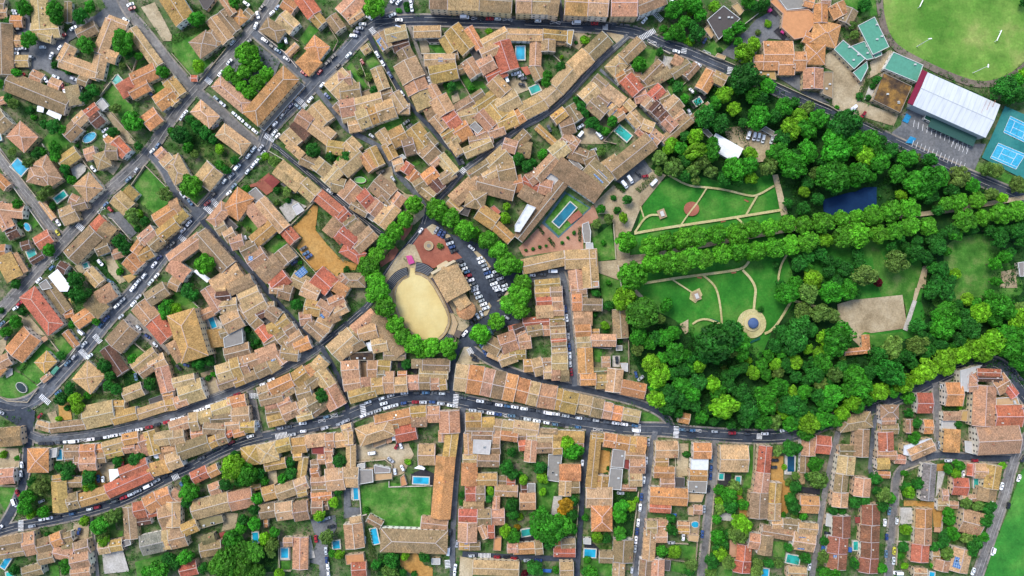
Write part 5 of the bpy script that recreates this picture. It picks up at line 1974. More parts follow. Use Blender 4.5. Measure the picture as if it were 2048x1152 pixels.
for i, (x, y, a, l) in enumerate(((953, 39, 3, 9), (1015, 41, 5, 9), (1110, 47, 2, 10), (574, 222, -48, 7), (1303, 86, 22, 9), (205, 421, -42, 8), (112, 521, -42, 8), (645, 841, -10, 7), (667, 832, -18, 9), (1006, 830, 8, 7), (1195, 859, 6, 9), (1392, 861, 3, 9), (1412, 107, 25, 8), (168, 880, -4, 8))):
    ca, sa = math.cos(math.radians(a)), math.sin(math.radians(a)); qs = []
    def xy(u, v): return (x + u * ca - v * sa, y + u * sa + v * ca)
    for (u0, v0), (u1, v1) in (((-l, -3), (l, 3)), ((-l, 3), (l, -3)), ((-l, -3), (l, -3)), ((-l, -3), (-l, 3)), ((l, -3), (l, 3))):
        a0, a1 = xy(u0, v0), xy(u1, v1); d = math.hypot(a1[0] - a0[0], a1[1] - a0[1]); nx, ny = -(a1[1] - a0[1]) / d * .3, (a1[0] - a0[0]) / d * .3
        qs.append([(a0[0] + nx, a0[1] + ny), (a0[0] - nx, a0[1] - ny), (a1[0] - nx, a1[1] - ny), (a1[0] + nx, a1[1] + ny)])
    o = stripes('road_marking', qs, None); THINGS.append((o, 'white crossed no-parking box', x, y))
# edge lines along the wide streets
for nm, w, pts in roads:
    if w >= 18 or nm in ('old_town_curved_street', 'straight_dark_lane', 'arena_lane'):
        qs = []; off = w / 2 - (6.5 if w > 18 else 3.2)
        for sgn in (-1, 1):
            for (x0, y0), (x1, y1) in zip(pts, pts[1:]):
                l = math.hypot(x1 - x0, y1 - y0)
                if l < .5: continue
                nx, ny = -(y1 - y0) / l, (x1 - x0) / l; o_ = off * sgn; h = .28
                qs.append([(x0 + nx * (o_ - h), y0 + ny * (o_ - h)), (x1 + nx * (o_ - h), y1 + ny * (o_ - h)), (x1 + nx * (o_ + h), y1 + ny * (o_ + h)), (x0 + nx * (o_ + h), y0 + ny * (o_ + h))])
        stripes('road_marking', [q for i, q in enumerate(qs) if i % 5], f"thin white lane lines along the {nm.replace('_', ' ')}", gm['c'])
ZTOP = 0.004 * zi[0] + 0.01

# ------------------------------------------------------------------ houses
PAL = dict(t=(212, 177, 130), b=(170, 143, 108), o=(218, 157, 104), r=(204, 120, 92), p=(209, 161, 126), y=(202, 165, 102), d=(112, 80, 66), g=(156, 150, 142), w=(244, 248, 252), e=(96, 170, 142), E=(40, 104, 78), m=(146, 134, 94), k=(226, 92, 164), c=(204, 202, 196), M=(150, 68, 60), B=(50, 110, 190), n=(164, 110, 84))
CNAME = dict(t='tan', b='brown', o='orange', r='red', p='pink', y='ochre', d='dark brown', g='grey', w='white', e='teal green', E='dark green', m='mossy olive', k='hot pink', c='pale grey', M='dark red', B='blue', n='chestnut brown')
WALLS = [(222, 205, 175), (236, 228, 210), (214, 190, 150), (228, 214, 196), (200, 180, 150), (240, 236, 228), (220, 190, 160)]
solars = []
for it in items:
    if it[0][0] == 's':
        x, y = tp(it[0][1], it[0][2], it); solars.append([x, y, float(it[0][3]), float(it[0][4]) / 4 * S, float(it[0][5]) / 4 * S, False])

def jit(c, a=0.07):
    f = 1 + R.uniform(-a, a) * 1.3
    return tuple(max(0, min(0.95, v * f * (1 + R.uniform(-a, a) * .5))) for v in c)

def wing_mesh(Ln, W, eave, hip, rise):
    """roof solid, wall shell and edging strips, ridge along local x, centred on 0"""
    ov = 0.35; hl, hw = Ln / 2, W / 2; zr = eave + rise; t = 0.22
    rl = hl - (min(hw, hl * .98) if hip else 0)
    sl = math.hypot(hw, rise)
    mb = MB()
    def slope(sgn):
        a, b = (-hl, sgn * hw, eave), (hl, sgn * hw, eave); c, d = (rl, 0, zr), (-rl, 0, zr)
        pts = [a, b, c, d]; uv = [(-hl, 0), (hl, 0), (rl, sl), (-rl, sl)]
        if sgn > 0: pts.reverse(); uv.reverse()
        mb.face(pts, [(u + 40 * sgn, v) for u, v in uv])
        lo = [(p[0], p[1], p[2] - t) for p in pts][::-1]; mb.face(lo)
        mb.face([(-hl, sgn * hw, eave), (-hl, sgn * hw, eave - t), (hl, sgn * hw, eave - t), (hl, sgn * hw, eave)][::(1 if sgn < 0 else -1)])
    slope(-1); slope(1)
    for s in (-1, 1):
        if hip:
            pts = [(s * hl, -hw, eave), (s * hl, hw, eave), (s * rl, 0, zr)]; uv = [(-hw, 0), (hw, 0), (0, math.hypot(hl - rl, rise))]
            if s < 0: pts.reverse(); uv.reverse()
            mb.face(pts, [(u + 80 * s, v) for u, v in uv])
            mb.face([(s * hl, -hw, eave - t), (s * hl, hw, eave - t), (s * hl, hw, eave), (s * hl, -hw, eave)][::(1 if s > 0 else -1)])
        else:
            for sg in (-1, 1):
                f = [(s * hl, sg * hw, eave - t), (s * hl, sg * hw, eave), (s * hl, 0, zr), (s * hl, 0, zr - t)]
                mb.face(f if (s * sg) < 0 else f[::-1])
    roof = mb.me('roof')
    wl, ww = max(hl - (ov if hip else .15), .5), max(hw - ov, .5); k = rise / hw
    wb = MB(); ze = eave - t + k * ov - 0.02 if True else eave
    ze = eave - 0.12 + k * ov * .5
    cs = [(-wl, -ww), (wl, -ww), (wl, ww), (-wl, ww)]; u = 0
    for i in range(4):
        a, b = cs[i], cs[(i + 1) % 4]; d = math.dist(a, b)
        if not hip and i in (1, 3):
            m = ((a[0] + b[0]) / 2, 0); zz = zr - t - .05
            wb.face([(*a, 0), (*b, 0), (*b, ze), (*m, zz), (*a, ze)], [(u, 0), (u + d, 0), (u + d, ze), (u + d / 2, zz), (u, ze)])
        else: wb.face([(*a, 0), (*b, 0), (*b, ze), (*a, ze)], [(u, 0), (u + d, 0), (u + d, ze), (u, ze)])
        u += d + .37
    wall = wb.me('wall')
    eb = MB()
    def strip(p, q, w_):
        p, q = Vector(p), Vector(q); d = (q - p); s_ = Vector((-d.y, d.x, 0)).normalized() * w_ / 2; up = Vector((0, 0, .07))
        a = [p - s_, q - s_, q + s_, p + s_]; b = [v + up for v in a]
        eb.face(b)
        for i in range(4): j = (i + 1) % 4; eb.face([a[i], a[j], b[j], b[i]])
    strip((-rl, 0, zr + .0), (rl, 0, zr + .0), .34)
    for s in (-1, 1):
        for sg in (-1, 1):
            if hip: strip((s * rl, 0, zr), (s * (hl - .05), sg * (hw - .05), eave + .02), .3)
            else: strip((s * (hl - .16), 0, zr), (s * (hl - .16), sg * (hw - .05), eave + .02), .28)
    return roof, wall, eb.me('roof_edging')

# neighbouring roofs share party walls: close the slivers left between surveyed outlines
bid = np.zeros((1152 + 40, 2048 + 40), np.int32)
def rect_of(w_): 
    x1, y1, x2, y2, w = w_[:5]; l = math.hypot(x2 - x1, y2 - y1) or 1; ux, uy = (x2 - x1) / l, (y2 - y1) / l
    return (x1 + x2) / 2, (y1 + y2) / 2, ux, uy, l / 2, w / 2
def fill_id(pts, val):
    xs = [p[0] + 20 for p in pts]; ys = [p[1] + 20 for p in pts]
    x0, x1 = max(0, int(min(xs))), min(2088, int(max(xs)) + 2); y0, y1 = max(0, int(min(ys))), min(1192, int(max(ys)) + 2)
    if x1 <= x0 or y1 <= y0: return
    X, Y = np.meshgrid(np.arange(x0, x1) + .5, np.arange(y0, y1) + .5); c = np.zeros(X.shape, bool)
    for i in range(len(xs)):
        ax, ay, bx, by = xs[i], ys[i], xs[i - 1], ys[i - 1]
        if ay != by: c ^= ((ay > Y) != (by > Y)) & (X < (bx - ax) * (Y - ay) / (by - ay) + ax)
    bid[y0:y1, x0:x1][c] = val
HW = {}
for idx, it in enumerate(items):
    q = it[0]
    if q[0] == 'h':
        ws = []; seg = []
        for tk in q[4:] + ['/']:
            if tk == '/':
                if seg:
                    a = tp(seg[0], seg[1], it); b = tp(seg[2], seg[3], it); ws.append([*a, *b, float(seg[4]) / 4, seg[5] if len(seg) > 5 else q[2]])
                seg = []
            else: seg.append(tk)
        HW[id(it)] = ws
        for w_ in ws:
            cx, cy, ux, uy, hl, hw = rect_of(w_)
            fill_id([(cx + sx * ux * hl - sy * uy * hw, cy + sx * uy * hl + sy * ux * hw) for sx, sy in ((-1, -1), (1, -1), (1, 1), (-1, 1))], idx + 1)
    elif q[0] == 'f': fill_id(pts_of(q[3:], it), idx + 1)
def gap(px, py, dx, dy, me_):
    for d in range(1, 17):
        x, y = px + dx * d, py + dy * d
        if not (0 <= x < 2048 and 0 <= y < 1152): return None
        v = bid[int(y) + 20, int(x) + 20]
        if v and v != me_: return d
        o_ = occ[int(y / 2), int(x / 2)]
        if o_ in (1, 2, 4): return None
    return None
for idx, it in enumerate(items):
    if it[0][0] != 'h' or it[0][2] == 'w': continue
    for w_ in HW[id(it)]:
        cx, cy, ux, uy, hl, hw = rect_of(w_); ext = []
        for dx, dy, half, oth, vx, vy in ((ux, uy, hl, hw, -uy, ux), (-ux, -uy, hl, hw, -uy, ux), (-uy, ux, hw, hl, ux, uy), (uy, -ux, hw, hl, ux, uy)):
            gs = [gap(cx + dx * half + vx * oth * f, cy + dy * half + vy * oth * f, dx, dy, idx + 1) for f in (-.85, -.55, -.25, 0, .25, .55, .85)]
            gs = sorted(g for g in gs if g is not None)
            ext.append(gs[len(gs) // 2] - .3 if len(gs) >= 3 and gs[len(gs) // 2] <= (14 if 430 < cx < 1290 and 60 < cy < 860 else 6) else .4)
        e0, e1, e2, e3 = ext
        for k_, (dx, dy, half, oth, vx, vy) in enumerate(((ux, uy, hl, hw, -uy, ux), (-ux, -uy, hl, hw, -uy, ux), (-uy, ux, hw, hl, ux, uy), (uy, -ux, hw, hl, ux, uy))):
            dep = []
            for f in (-.7, -.35, 0, .35, .7):        # keep roofs off the carriageways
                n_ = 0
                for d_ in (0, .7, 1.4, 2.1, 2.8, 3.5):
                    x, y = cx + dx * (half - d_) + vx * oth * f, cy + dy * (half - d_) + vy * oth * f
                    if 0 <= x < 2048 and 0 <= y < 1152 and occ[int(y / 2), int(x / 2)] == 1: n_ = d_ + .7
                dep.append(n_)
            dep.sort()
            if dep[2] > 0 and half > 6: ext[k_] = -min(3.2, dep[2])
        e0, e1, e2, e3 = ext
        w_[2] += ux * e0; w_[3] += uy * e0; w_[0] -= ux * e1; w_[1] -= uy * e1
        sh = (e2 - e3) / 2; w_[4] += e2 + e3
        for k in (0, 2): w_[k] += -uy * sh; w_[k + 1] += ux * sh
def build_house(it):
    q = it[0]; typ, col, h = q[1], q[2], float(q[3])
    ws = HW[id(it)]
    x1, y1, x2, y2, w, c = ws[0]
    cx, cy = (x1 + x2) / 2, (y1 + y2) / 2
    area = sum(math.hypot(a[2] - a[0], a[3] - a[1]) * a[4] for a in ws) * S * S
    eave0 = h + R.uniform(-.5, .5)
    multi = len(ws) > 1
    church = abs(cx - 376) < 6 and abs(cy - 671) < 6
    white = col == 'w'
    L0 = math.hypot(x2 - x1, y2 - y1)
    if church: nm, cat = 'church', 'church'
    elif white: nm, cat = 'marquee_tent', 'tent'
    elif h <= 3.2 or area < 42: nm, cat = 'outbuilding', 'outbuilding'
    elif area > 330 and not multi: nm, cat = 'large_building', 'building'
    elif multi: nm, cat = 'winged_house', 'house'
    elif typ == 'h': nm, cat = 'hipped_house', 'house'
    elif area < 79: nm, cat = 'small_house', 'house'
    elif cx > 1400 or cx < 330 and cy < 560: nm, cat = 'detached_house', 'house'
    elif area < 125: nm, cat = 'terraced_house', 'house'
    else: nm, cat = 'town_house', 'house'
    shp = 'L-shaped' if multi else ('hip-roofed' if typ == 'h' else ('long-roofed' if max(L0, w) > 2.2 * min(L0, w) else 'gabled'))
    root = empty(nm, P(cx, cy, 0))
    wcol = jit(rgb(R.choice(WALLS), .86), .05)
    base_c = jit(rgb(PAL[col]), .13)
    for i, (x1, y1, x2, y2, w, c) in enumerate(ws):
        eave = eave0 + .045 * i if i else eave0
        a, b = P(x1, y1, eave), P(x2, y2, eave); d = b - a; Ln = max(d.length, .6); W = w * S * (H - eave) / H
        rise = min(W / 2 * R.uniform(.26, .34), 4.5)
        if church: rise = W / 2 * .5
        if white: rise = W / 2 * .35
        flip = 1
        rm, wm, em = wing_mesh(Ln, W, eave, typ == 'h', rise)
        loc = (a + b) / 2; loc.z = 0; off = loc - root.location; rz = math.atan2(d.y, d.x)
        rc = base_c if c == col else jit(rgb(PAL[c]), .12)
        link('wall', wm, M_WALL if not white else M_PLAIN, root, wcol if not white else rgb((235, 238, 240)), off, rz)
        ro = link('roof', rm, M_PLAIN if white else M_TILE, root, rc if not white else rgb((246, 249, 252), .82), off, rz)
        if not white and R.random() < .9: link('roof_edging', em, M_PLAIN, ro, jit(tuple(v * .5 + .25 for v in rc), .12))
        fp = [(x1, y1), (x2, y2)]; dx, dy = (x2 - x1), (y2 - y1); l = math.hypot(dx, dy) or 1; nx, ny = -dy / l * w / 2, dx / l * w / 2
        fill([(x1 + nx, y1 + ny), (x2 + nx, y2 + ny), (x2 - nx, y2 - ny), (x1 - nx, y1 - ny)], 1)
        if not white:
            for _ in range(R.choice((0, 1, 1, 2)) if nm != 'outbuilding' else R.choice((0, 0, 1))):
                px_, py_ = R.uniform(-.42, .42) * Ln, R.choice((-1, 1)) * R.uniform(.08, .36) * W
                zz = eave + rise * (1 - abs(py_) / (W / 2)); sx, sy = R.uniform(.3, .5), R.uniform(.22, .32)
                if typ == 'h' and abs(px_) > Ln / 2 - W / 2: continue
                mb = MB(); mb.box(px_ - sx, py_ - sy, zz - .6, px_ + sx, py_ + sy, zz + .75); mb.box(px_ - sx - .08, py_ - sy - .08, zz + .75, px_ + sx + .08, py_ + sy + .08, zz + .87)
                link('chimney', mb.me('chimney'), M_PLAIN, ro, jit(rgb(R.choice(((210, 180, 150), (190, 130, 100), (225, 215, 200))))))
            if R.random() < .16 and area > 60 and not church:
                px_, py_ = R.uniform(-.3, .3) * Ln, R.choice((-1, 1)) * .24 * W
                sg = 1 if py_ > 0 else -1; kk = rise / (W / 2); z0 = eave + rise - kk * abs(py_)
                mb = MB(); vv = []
                for ax, ay in ((-.42, -.5), (.42, -.5), (.42, .5), (-.42, .5)): vv.append((px_ + ax, py_ + ay, z0 - kk * sg * ay + .09))
                mb.face(vv); link('skylight', mb.me('skylight'), M_GLASS, ro)
            for s in solars:
                if s[5]: continue
                sp = P(s[0], s[1], eave + rise * .5); rel = Matrix.Rotation(-rz, 3, 'Z') @ (sp - loc)
                if abs(rel.x) < Ln / 2 and abs(rel.y) < W / 2:
                    s[5] = True; sg = 1 if rel.y > 0 else -1; kk = rise / (W / 2)
                    ar = -math.radians(s[2]) - rz; vv = []
                    for ax, ay in ((-.5, -.5), (.5, -.5), (.5, .5), (-.5, .5)):
                        X_, Y_ = ax * s[3], ay * s[4]; gx, gy = rel.x + X_ * math.cos(ar) - Y_ * math.sin(ar), rel.y + X_ * math.sin(ar) + Y_ * math.cos(ar)
                        vv.append((gx, gy, eave + rise - kk * abs(gy) + .14))
                    mb = MB(); mb.face(vv); link('solar_panel', mb.me('solar_panel'), M_SOLAR, ro)
    if church:
        for i in range(6):
            t = .1 + .16 * i; x, y = 385 + t * 33, 628 + t * 88
            p = P(x, y, 0) - root.location; mb = MB(); mb.box(-2.2, -.6, 0, 2.2, .6, 9); mb.box(-2.4, -.75, 9, 2.4, .75, 9.3)
            link('buttress', mb.me('buttress'), M_PLAIN, root, rgb((226, 218, 204)), p, -math.atan2(88, 33) + pi / 2)
        thing(root, 'church', '', 0, 0, label='large old church with ribbed yellow-grey tiled roof and white buttresses'); return
    if white:
        thing(root, 'tent', '', 0, 0, label='big white marquee tent among the park trees'); return
    desc = f"{CNAME[col]} {shp} " + {'outbuilding': 'outbuilding', 'large_building': 'large building', 'small_house': 'small house', 'detached_house': 'house', 'terraced_house': 'house', 'town_house': 'house', 'hipped_house': 'house', 'winged_house': 'house'}[nm]
    thing(root, cat, desc, cx, cy, group='tiled roof buildings of the town')

def build_flat(it):
    q = it[0]; col, h = q[1], float(q[2]); pts = pts_of(q[3:], it)
    cx = sum(p[0] for p in pts) / len(pts); cy = sum(p[1] for p in pts) / len(pts)
    open_ = h <= 3 and col in 'wMyeBkrp' or h <= 4 and col in 'wk'
    h += R.uniform(-.2, .2)
    wp = [P(x, y, h) for x, y in pts]; o0 = P(cx, cy, 0)
    l2 = [(p.x - o0.x, p.y - o0.y) for p in wp]
    fill(pts, 1)
    if open_:
        root = empty('awning', o0); mb = MB()
        # gently peaked cloth
        n = len(l2); a = sum(l2[i][0] * l2[(i + 1) % n][1] - l2[(i + 1) % n][0] * l2[i][1] for i in range(n))
        if a < 0: l2 = l2[::-1]
        for i in range(n):
            j = (i + 1) % n
            mb.face([(*l2[i], h), (*l2[j], h), (0, 0, h + .5)]); mb.face([(*l2[j], h - .15), (*l2[i], h - .15), (0, 0, h + .35)]); mb.face([(*l2[i], h - .15), (*l2[j], h - .15), (*l2[j], h), (*l2[i], h)])
        link('canopy', mb.me('canopy'), M_PLAIN, root, rgb(PAL[col]) if col != 'w' else rgb((246, 249, 252), .8))
        for x, y in l2[:6]:
            mb = MB(); mb.tube(x * .93, y * .93, 0, h, .06, .06, 6); link('post', mb.me('post'), M_PLAIN, root, (.5, .5, .5))
        thing(root, 'awning', f"{CNAME[col]} cloth awning on posts", cx, cy, 'awnings and sun shades'); return
    root = empty('flat_roofed_building' if h > 3.3 else 'lean_to', o0)
    mb = MB(); mb.prism([(x * .985, y * .985) for x, y in l2], 0, h - .32); link('wall', mb.me('wall'), M_WALL, root, jit(rgb(R.choice(WALLS), .86), .05))
    rc = rgb(PAL[col]) if col != 'd' else rgb((92, 86, 82))
    mb = MB(); mb.prism(l2, h - .3, h - .02); ro = link('roof', mb.me('roof'), M_MOSS if col == 'm' and h > 4.5 else M_PLAIN, root, jit(rc, .04))
    # parapet
    n = len(l2); pb = MB(); inn = []
    for i in range(n):
        a, b, c = l2[i - 1], l2[i], l2[(i + 1) % n]
        d1 = Vector((b[0] - a[0], b[1] - a[1])).normalized(); d2 = Vector((c[0] - b[0], c[1] - b[1])).normalized()
        m = (d2 - d1); bis = m.normalized() if m.length > .05 else Vector((-d1.y, d1.x))
        s = 1 if (bis.x * -b[0] + bis.y * -b[1]) > 0 else -1
        inn.append((b[0] + bis.x * s * .42, b[1] + bis.y * s * .42))
    for i in range(n):
        j = (i + 1) % n; zt, zb = h + .32, h - .015
        pb.face([(*l2[i], zt), (*l2[j], zt), (*inn[j], zt), (*inn[i], zt)])
        pb.face([(*l2[i], zb), (*l2[j], zb), (*l2[j], zt), (*l2[i], zt)]); pb.face([(*inn[j], zb), (*inn[i], zb), (*inn[i], zt), (*inn[j], zt)])
    light = col in 'ewgcE' or h >= 5 and col != 'o'
    link('roof_edging', pb.me('roof_edging'), M_PLAIN, ro, rgb((232, 234, 230)) if light else jit(tuple(v * .7 + .12 for v in rc), .1))
    ext = max(math.dist(l2[0], l2[2 % n]), 1)
    if h > 4 and ext > 12:
        for _ in range(R.randint(1, 4)):
            k1, k2 = R.randrange(n), R.uniform(.2, .6); x, y = l2[k1][0] * k2, l2[k1][1] * k2
            mb = MB(); mb.box(x - .6, y - .45, h - .02, x + .6, y + .45, h + .8); link('roof_vent', mb.me('roof_vent'), M_PLAIN, ro, rgb((215, 218, 215)))
    for s in solars:
        if not s[5] and inpoly(s[0], s[1], pts):
            s[5] = True; p = P(s[0], s[1], h) - o0; mb = MB(); mb.box(-s[3] / 2, -s[4] / 2, .2, s[3] / 2, s[4] / 2, .35); link('solar_panel', mb.me('solar_panel'), M_SOLAR, ro, None, (p.x, p.y, h), -math.radians(s[2]))
    thing(root, 'building', f"{CNAME[col]} flat-roofed {'building' if h > 3.3 else 'lean-to'}", cx, cy, 'flat roofed buildings')

M_MOSS = ground_mat('mossy_roof', [rgb((62, 52, 48)), rgb((104, 82, 58)), rgb((168, 128, 66))], 0.11, 1.2)
for it in items:
    if it[0][0] == 'h': build_house(it)
    elif it[0][0] == 'f': build_flat(it)
for s in solars:
    if not s[5]:
        p = P(s[0], s[1], 4); mb = MB(); mb.box(-s[3] / 2, -s[4] / 2, 0, s[3] / 2, s[4] / 2, .12)
        t = empty('solar_array', (p.x, p.y, 0), -math.radians(s[2]))
        link('solar_panel', mb.me('solar_panel'), M_SOLAR, t, None, (0, 0, 5.6)); mb = MB(); mb.box(-.4, -.4, 0, .4, .4, 5.6); link('support', mb.me('support'), M_PLAIN, t, (.4, .4, .4))
        thing(t, 'solar panels', 'blue solar panel array', s[0], s[1])

# church by the arena
def za(x, y): return (760 + x / 5.236, 500 + y / 5.236)
root = empty('church', P(900, 575, 0))
def prism_part(name, pts, z0, z1, mat, col, parent=root):
    o0 = parent.location; mb = MB(); mb.prism([((P(x, y, z1) - o0).x, (P(x, y, z1) - o0).y) for x, y in pts], z0, z1)
    return link(name, mb.me(name), mat, parent, col)
def gable_part(x1, y1, x2, y2, w, eave, col, rise):
    a, b = P(x1, y1, eave), P(x2, y2, eave); d = b - a
    rm, wm, em = wing_mesh(d.length, w * S * (H - eave) / H, eave, False, rise)
    loc = (a + b) / 2; loc.z = 0
    link('wall', wm, M_PLAIN, root, rgb((222, 206, 172)), loc - root.location, math.atan2(d.y, d.x)); return link('roof', rm, M_TILE, root, col, loc - root.location, math.atan2(d.y, d.x))
c1, c2 = za(660, 178), za(825, 480); gable_part(*c1, *c2, 56, 11, rgb(PAL['t']), 2.6)
c1, c2 = za(815, 480), za(895, 600); gable_part(*c1, *c2, 29, 9.5, rgb(PAL['t']), 1.8)
ax, ay = za(900, 628); ctr = P(ax, ay, 8.5) - root.location
mb = MB(); nseg = 14; rad = 5.6
for i in range(nseg):
    a0, a1 = 2 * pi * i / nseg, 2 * pi * (i + 1) / nseg
    p0 = (ctr.x + rad * math.cos(a0), ctr.y + rad * math.sin(a0)); p1 = (ctr.x + rad * math.cos(a1), ctr.y + rad * math.sin(a1))
    mb.face([(*p0, 8.5), (*p1, 8.5), (ctr.x, ctr.y, 10.6)], [(i * 2, 0), (i * 2 + 2, 0), (i * 2 + 1, 5)])
link('apse_roof', mb.me('apse_roof'), M_TILE, root, rgb((214, 158, 112)))
mb = MB(); mb.prism([(ctr.x + (rad - .3) * math.cos(2 * pi * i / nseg), ctr.y + (rad - .3) * math.sin(2 * pi * i / nseg)) for i in range(nseg)], 0, 8.45); link('apse_wall', mb.me('apse_wall'), M_PLAIN, root, rgb((222, 206, 172)))
prism_part('porch', [za(595, 165), za(690, 110), za(735, 140), za(600, 210)], 0, 5, M_PLAIN, rgb((226, 206, 168)))
prism_part('side_chapel', [za(640, 440), za(690, 415), za(735, 530), za(700, 555)], 0, 8, M_PLAIN, rgb((206, 152, 116)))
prism_part('facade_cornice', [za(528, 236), za(770, 103), za(795, 118), za(548, 258)], 10.5, 13.2, M_PLAIN, rgb((226, 208, 170)))
for i in range(4):
    x, y = 800 + i * 42, 150 + i * 72
    prism_part('buttress', [za(x, y), za(x + 22, y - 12), za(x + 32, y + 6), za(x + 10, y + 18)], 0, 8, M_PLAIN, rgb((226, 210, 176)))
thing(root, 'church', '', 0, 0, label='tan tiled church with rounded apse between arena and car park')
fill([za(530, 240), za(790, 115), za(990, 600), za(905, 720), za(700, 555)], 1)

# the oval arena
ar = empty('bullring', P(842, 618, 0))
def apts(lst, z=0): return [(P(*za(x, y), z) - ar.location) for x, y in lst]
sand = [(310, 285), (240, 320), (190, 380), (168, 470), (172, 565), (212, 685), (282, 795), (370, 882), (450, 930), (540, 940), (612, 918), (672, 858), (710, 770), (712, 700), (682, 618), (622, 500), (562, 392), (502, 312), (432, 270), (372, 258), (366, 190), (322, 190), (316, 262)]
core = smooth([p for p in sand if p not in [(366, 190), (322, 190)]] + [(310, 285)], 2)
mb = MB(); zz = ZTOP + .03; pp = apts(sand); mb.prism([(p.x, p.y) for p in pp], 0.05, zz); link('arena_sand', mb.me('arena_sand'), gm['S'], ar)
cxm = sum(p[0] for p in core) / len(core); cym = sum(p[1] for p in core) / len(core)
def offs(lst, d): return [(x + (x - cxm) / math.hypot(x - cxm, y - cym) * d, y + (y - cym) / math.hypot(x - cxm, y - cym) * d) for x, y in lst]
def ringwall(name, d, th, h, col, skip=None):
    a, b = offs(core, d), offs(core, d + th); A, B = apts(a, h), apts(b, h); mb = MB()
    for i in range(len(core) - 1):
        if skip and skip(core[i]): continue
        q = [A[i], A[i + 1], B[i + 1], B[i]]
        mb.face([(p.x, p.y, h) for p in q]); mb.face([(A[i].x, A[i].y, 0), (A[i + 1].x, A[i + 1].y, 0), (A[i + 1].x, A[i + 1].y, h), (A[i].x, A[i].y, h)]); mb.face([(B[i].x, B[i].y, 0), (B[i + 1].x, B[i + 1].y, 0), (B[i + 1].x, B[i + 1].y, h), (B[i].x, B[i].y, h)])
    me = mb.me(name); bm = bmesh.new(); bm.from_mesh(me); bmesh.ops.remove_doubles(bm, verts=bm.verts, dist=.001); bmesh.ops.recalc_face_normals(bm, faces=bm.faces); bm.to_mesh(me); bm.free()
    return link(name, me, M_PLAIN, ar, col)
gate = lambda p: 300 < p[0] < 375 and p[1] < 300
ringwall('barrier', 0, 5, 1.3, rgb((150, 92, 58)), gate)
a_, b_ = offs(core, 5), offs(core, 26); A, B = apts(a_), apts(b_); mb = MB()
for i in range(len(core) - 1): mb.face([(A[i].x, A[i].y, zz - .01), (A[i + 1].x, A[i + 1].y, zz - .01), (B[i + 1].x, B[i + 1].y, zz - .01), (B[i].x, B[i].y, zz - .01)])
link('ring_passage', mb.me('ring_passage'), gm['s'], ar)
ringwall('outer_wall', 26, 6, 2.2, rgb((196, 164, 110)), gate)
def stand(inner, outer, n, h0, h1, col, name='seating_stand'):
    t = [i / n for i in range(n + 1)]; m = len(inner); mb = MB()
    for k in range(n):
        z = h0 + (h1 - h0) * k / max(1, n - 1)
        for i in range(m - 1):
            def pt(idx, tt): return (inner[idx][0] * (1 - tt) + outer[idx][0] * tt, inner[idx][1] * (1 - tt) + outer[idx][1] * tt)
            q = apts([pt(i, t[k]), pt(i + 1, t[k]), pt(i + 1, t[k + 1]), pt(i, t[k + 1])], z)
            mb.prism([(p.x, p.y) for p in q], 0, z + .001 * i)
            e = apts([pt(i, t[k]), pt(i + 1, t[k]), pt(i + 1, t[k] + .035), pt(i, t[k] + .035)], z)
    link(name, mb.me(name), M_PLAIN, ar, col)
    eb = MB()
    for k in range(n):
        z = h0 + (h1 - h0) * k / max(1, n - 1) + .02
        for i in range(m - 1):
            def pt(idx, tt): return (inner[idx][0] * (1 - tt) + outer[idx][0] * tt, inner[idx][1] * (1 - tt) + outer[idx][1] * tt)
            e = apts([pt(i, t[k]), pt(i + 1, t[k]), pt(i + 1, t[k] + .04), pt(i, t[k] + .04)], z); eb.face([(p.x, p.y, z) for p in e])
    link('seat_edging', eb.me('seat_edging'), M_PLAIN, ar, rgb((150, 156, 160)))
dark = rgb((44, 46, 56))
stand(smooth([(118, 430), (160, 372), (225, 318), (300, 282)]), smooth([(58, 362), (105, 282), (180, 212), (278, 178)]), 7, 1.4, 4.2, dark)
stand(smooth([(368, 250), (425, 262), (490, 285)]), smooth([(378, 122), (480, 140), (562, 200)]), 8, 1.4, 4.4, dark)
stand(smooth([(520, 300), (610, 430), (680, 570), (720, 660)]), smooth([(556, 285), (650, 440), (725, 580), (768, 655)]), 3, 1.4, 2.6, rgb((74, 62, 66)))
stand(smooth([(600, 955), (655, 918), (702, 868)]), smooth([(640, 1010), (735, 965), (775, 905)]), 6, 1.4, 3.6, dark)
stand([(742, 690), (760, 770), (728, 868)], [(772, 680), (815, 770), (775, 895)], 3, 1.2, 2.2, rgb((212, 184, 140)), 'stone_terrace')
fill([za(60, 360), za(180, 180), za(380, 120), za(560, 200), za(770, 650), za(810, 780), za(640, 1010), za(450, 980), za(200, 760), za(110, 520)], 1)
thing(ar, 'arena', '', 0, 0, label='oval sand bullring with dark tiered stands among plane trees')
t = empty('ticket_kiosk', P(*za(818, 880), 0)); mb = MB(); o0 = t.location
mb.prism([((P(*za(x, y), 3) - o0).x, (P(*za(x, y), 3) - o0).y) for x, y in ((800, 835), (858, 855), (828, 920), (772, 895))], 0, 2.8); link('wall', mb.me('wall'), M_PLAIN, t, rgb((120, 110, 100)))
mb = MB(); mb.prism([((P(*za(x, y), 3) - o0).x, (P(*za(x, y), 3) - o0).y) for x, y in ((798, 832), (862, 853), (830, 924), (768, 897))], 2.81, 3.0); link('roof', mb.me('roof'), M_PLAIN, t, rgb((112, 100, 90)))
thing(t, 'kiosk', '', 0, 0, label='small grey-brown kiosk at the lower right corner of the arena')

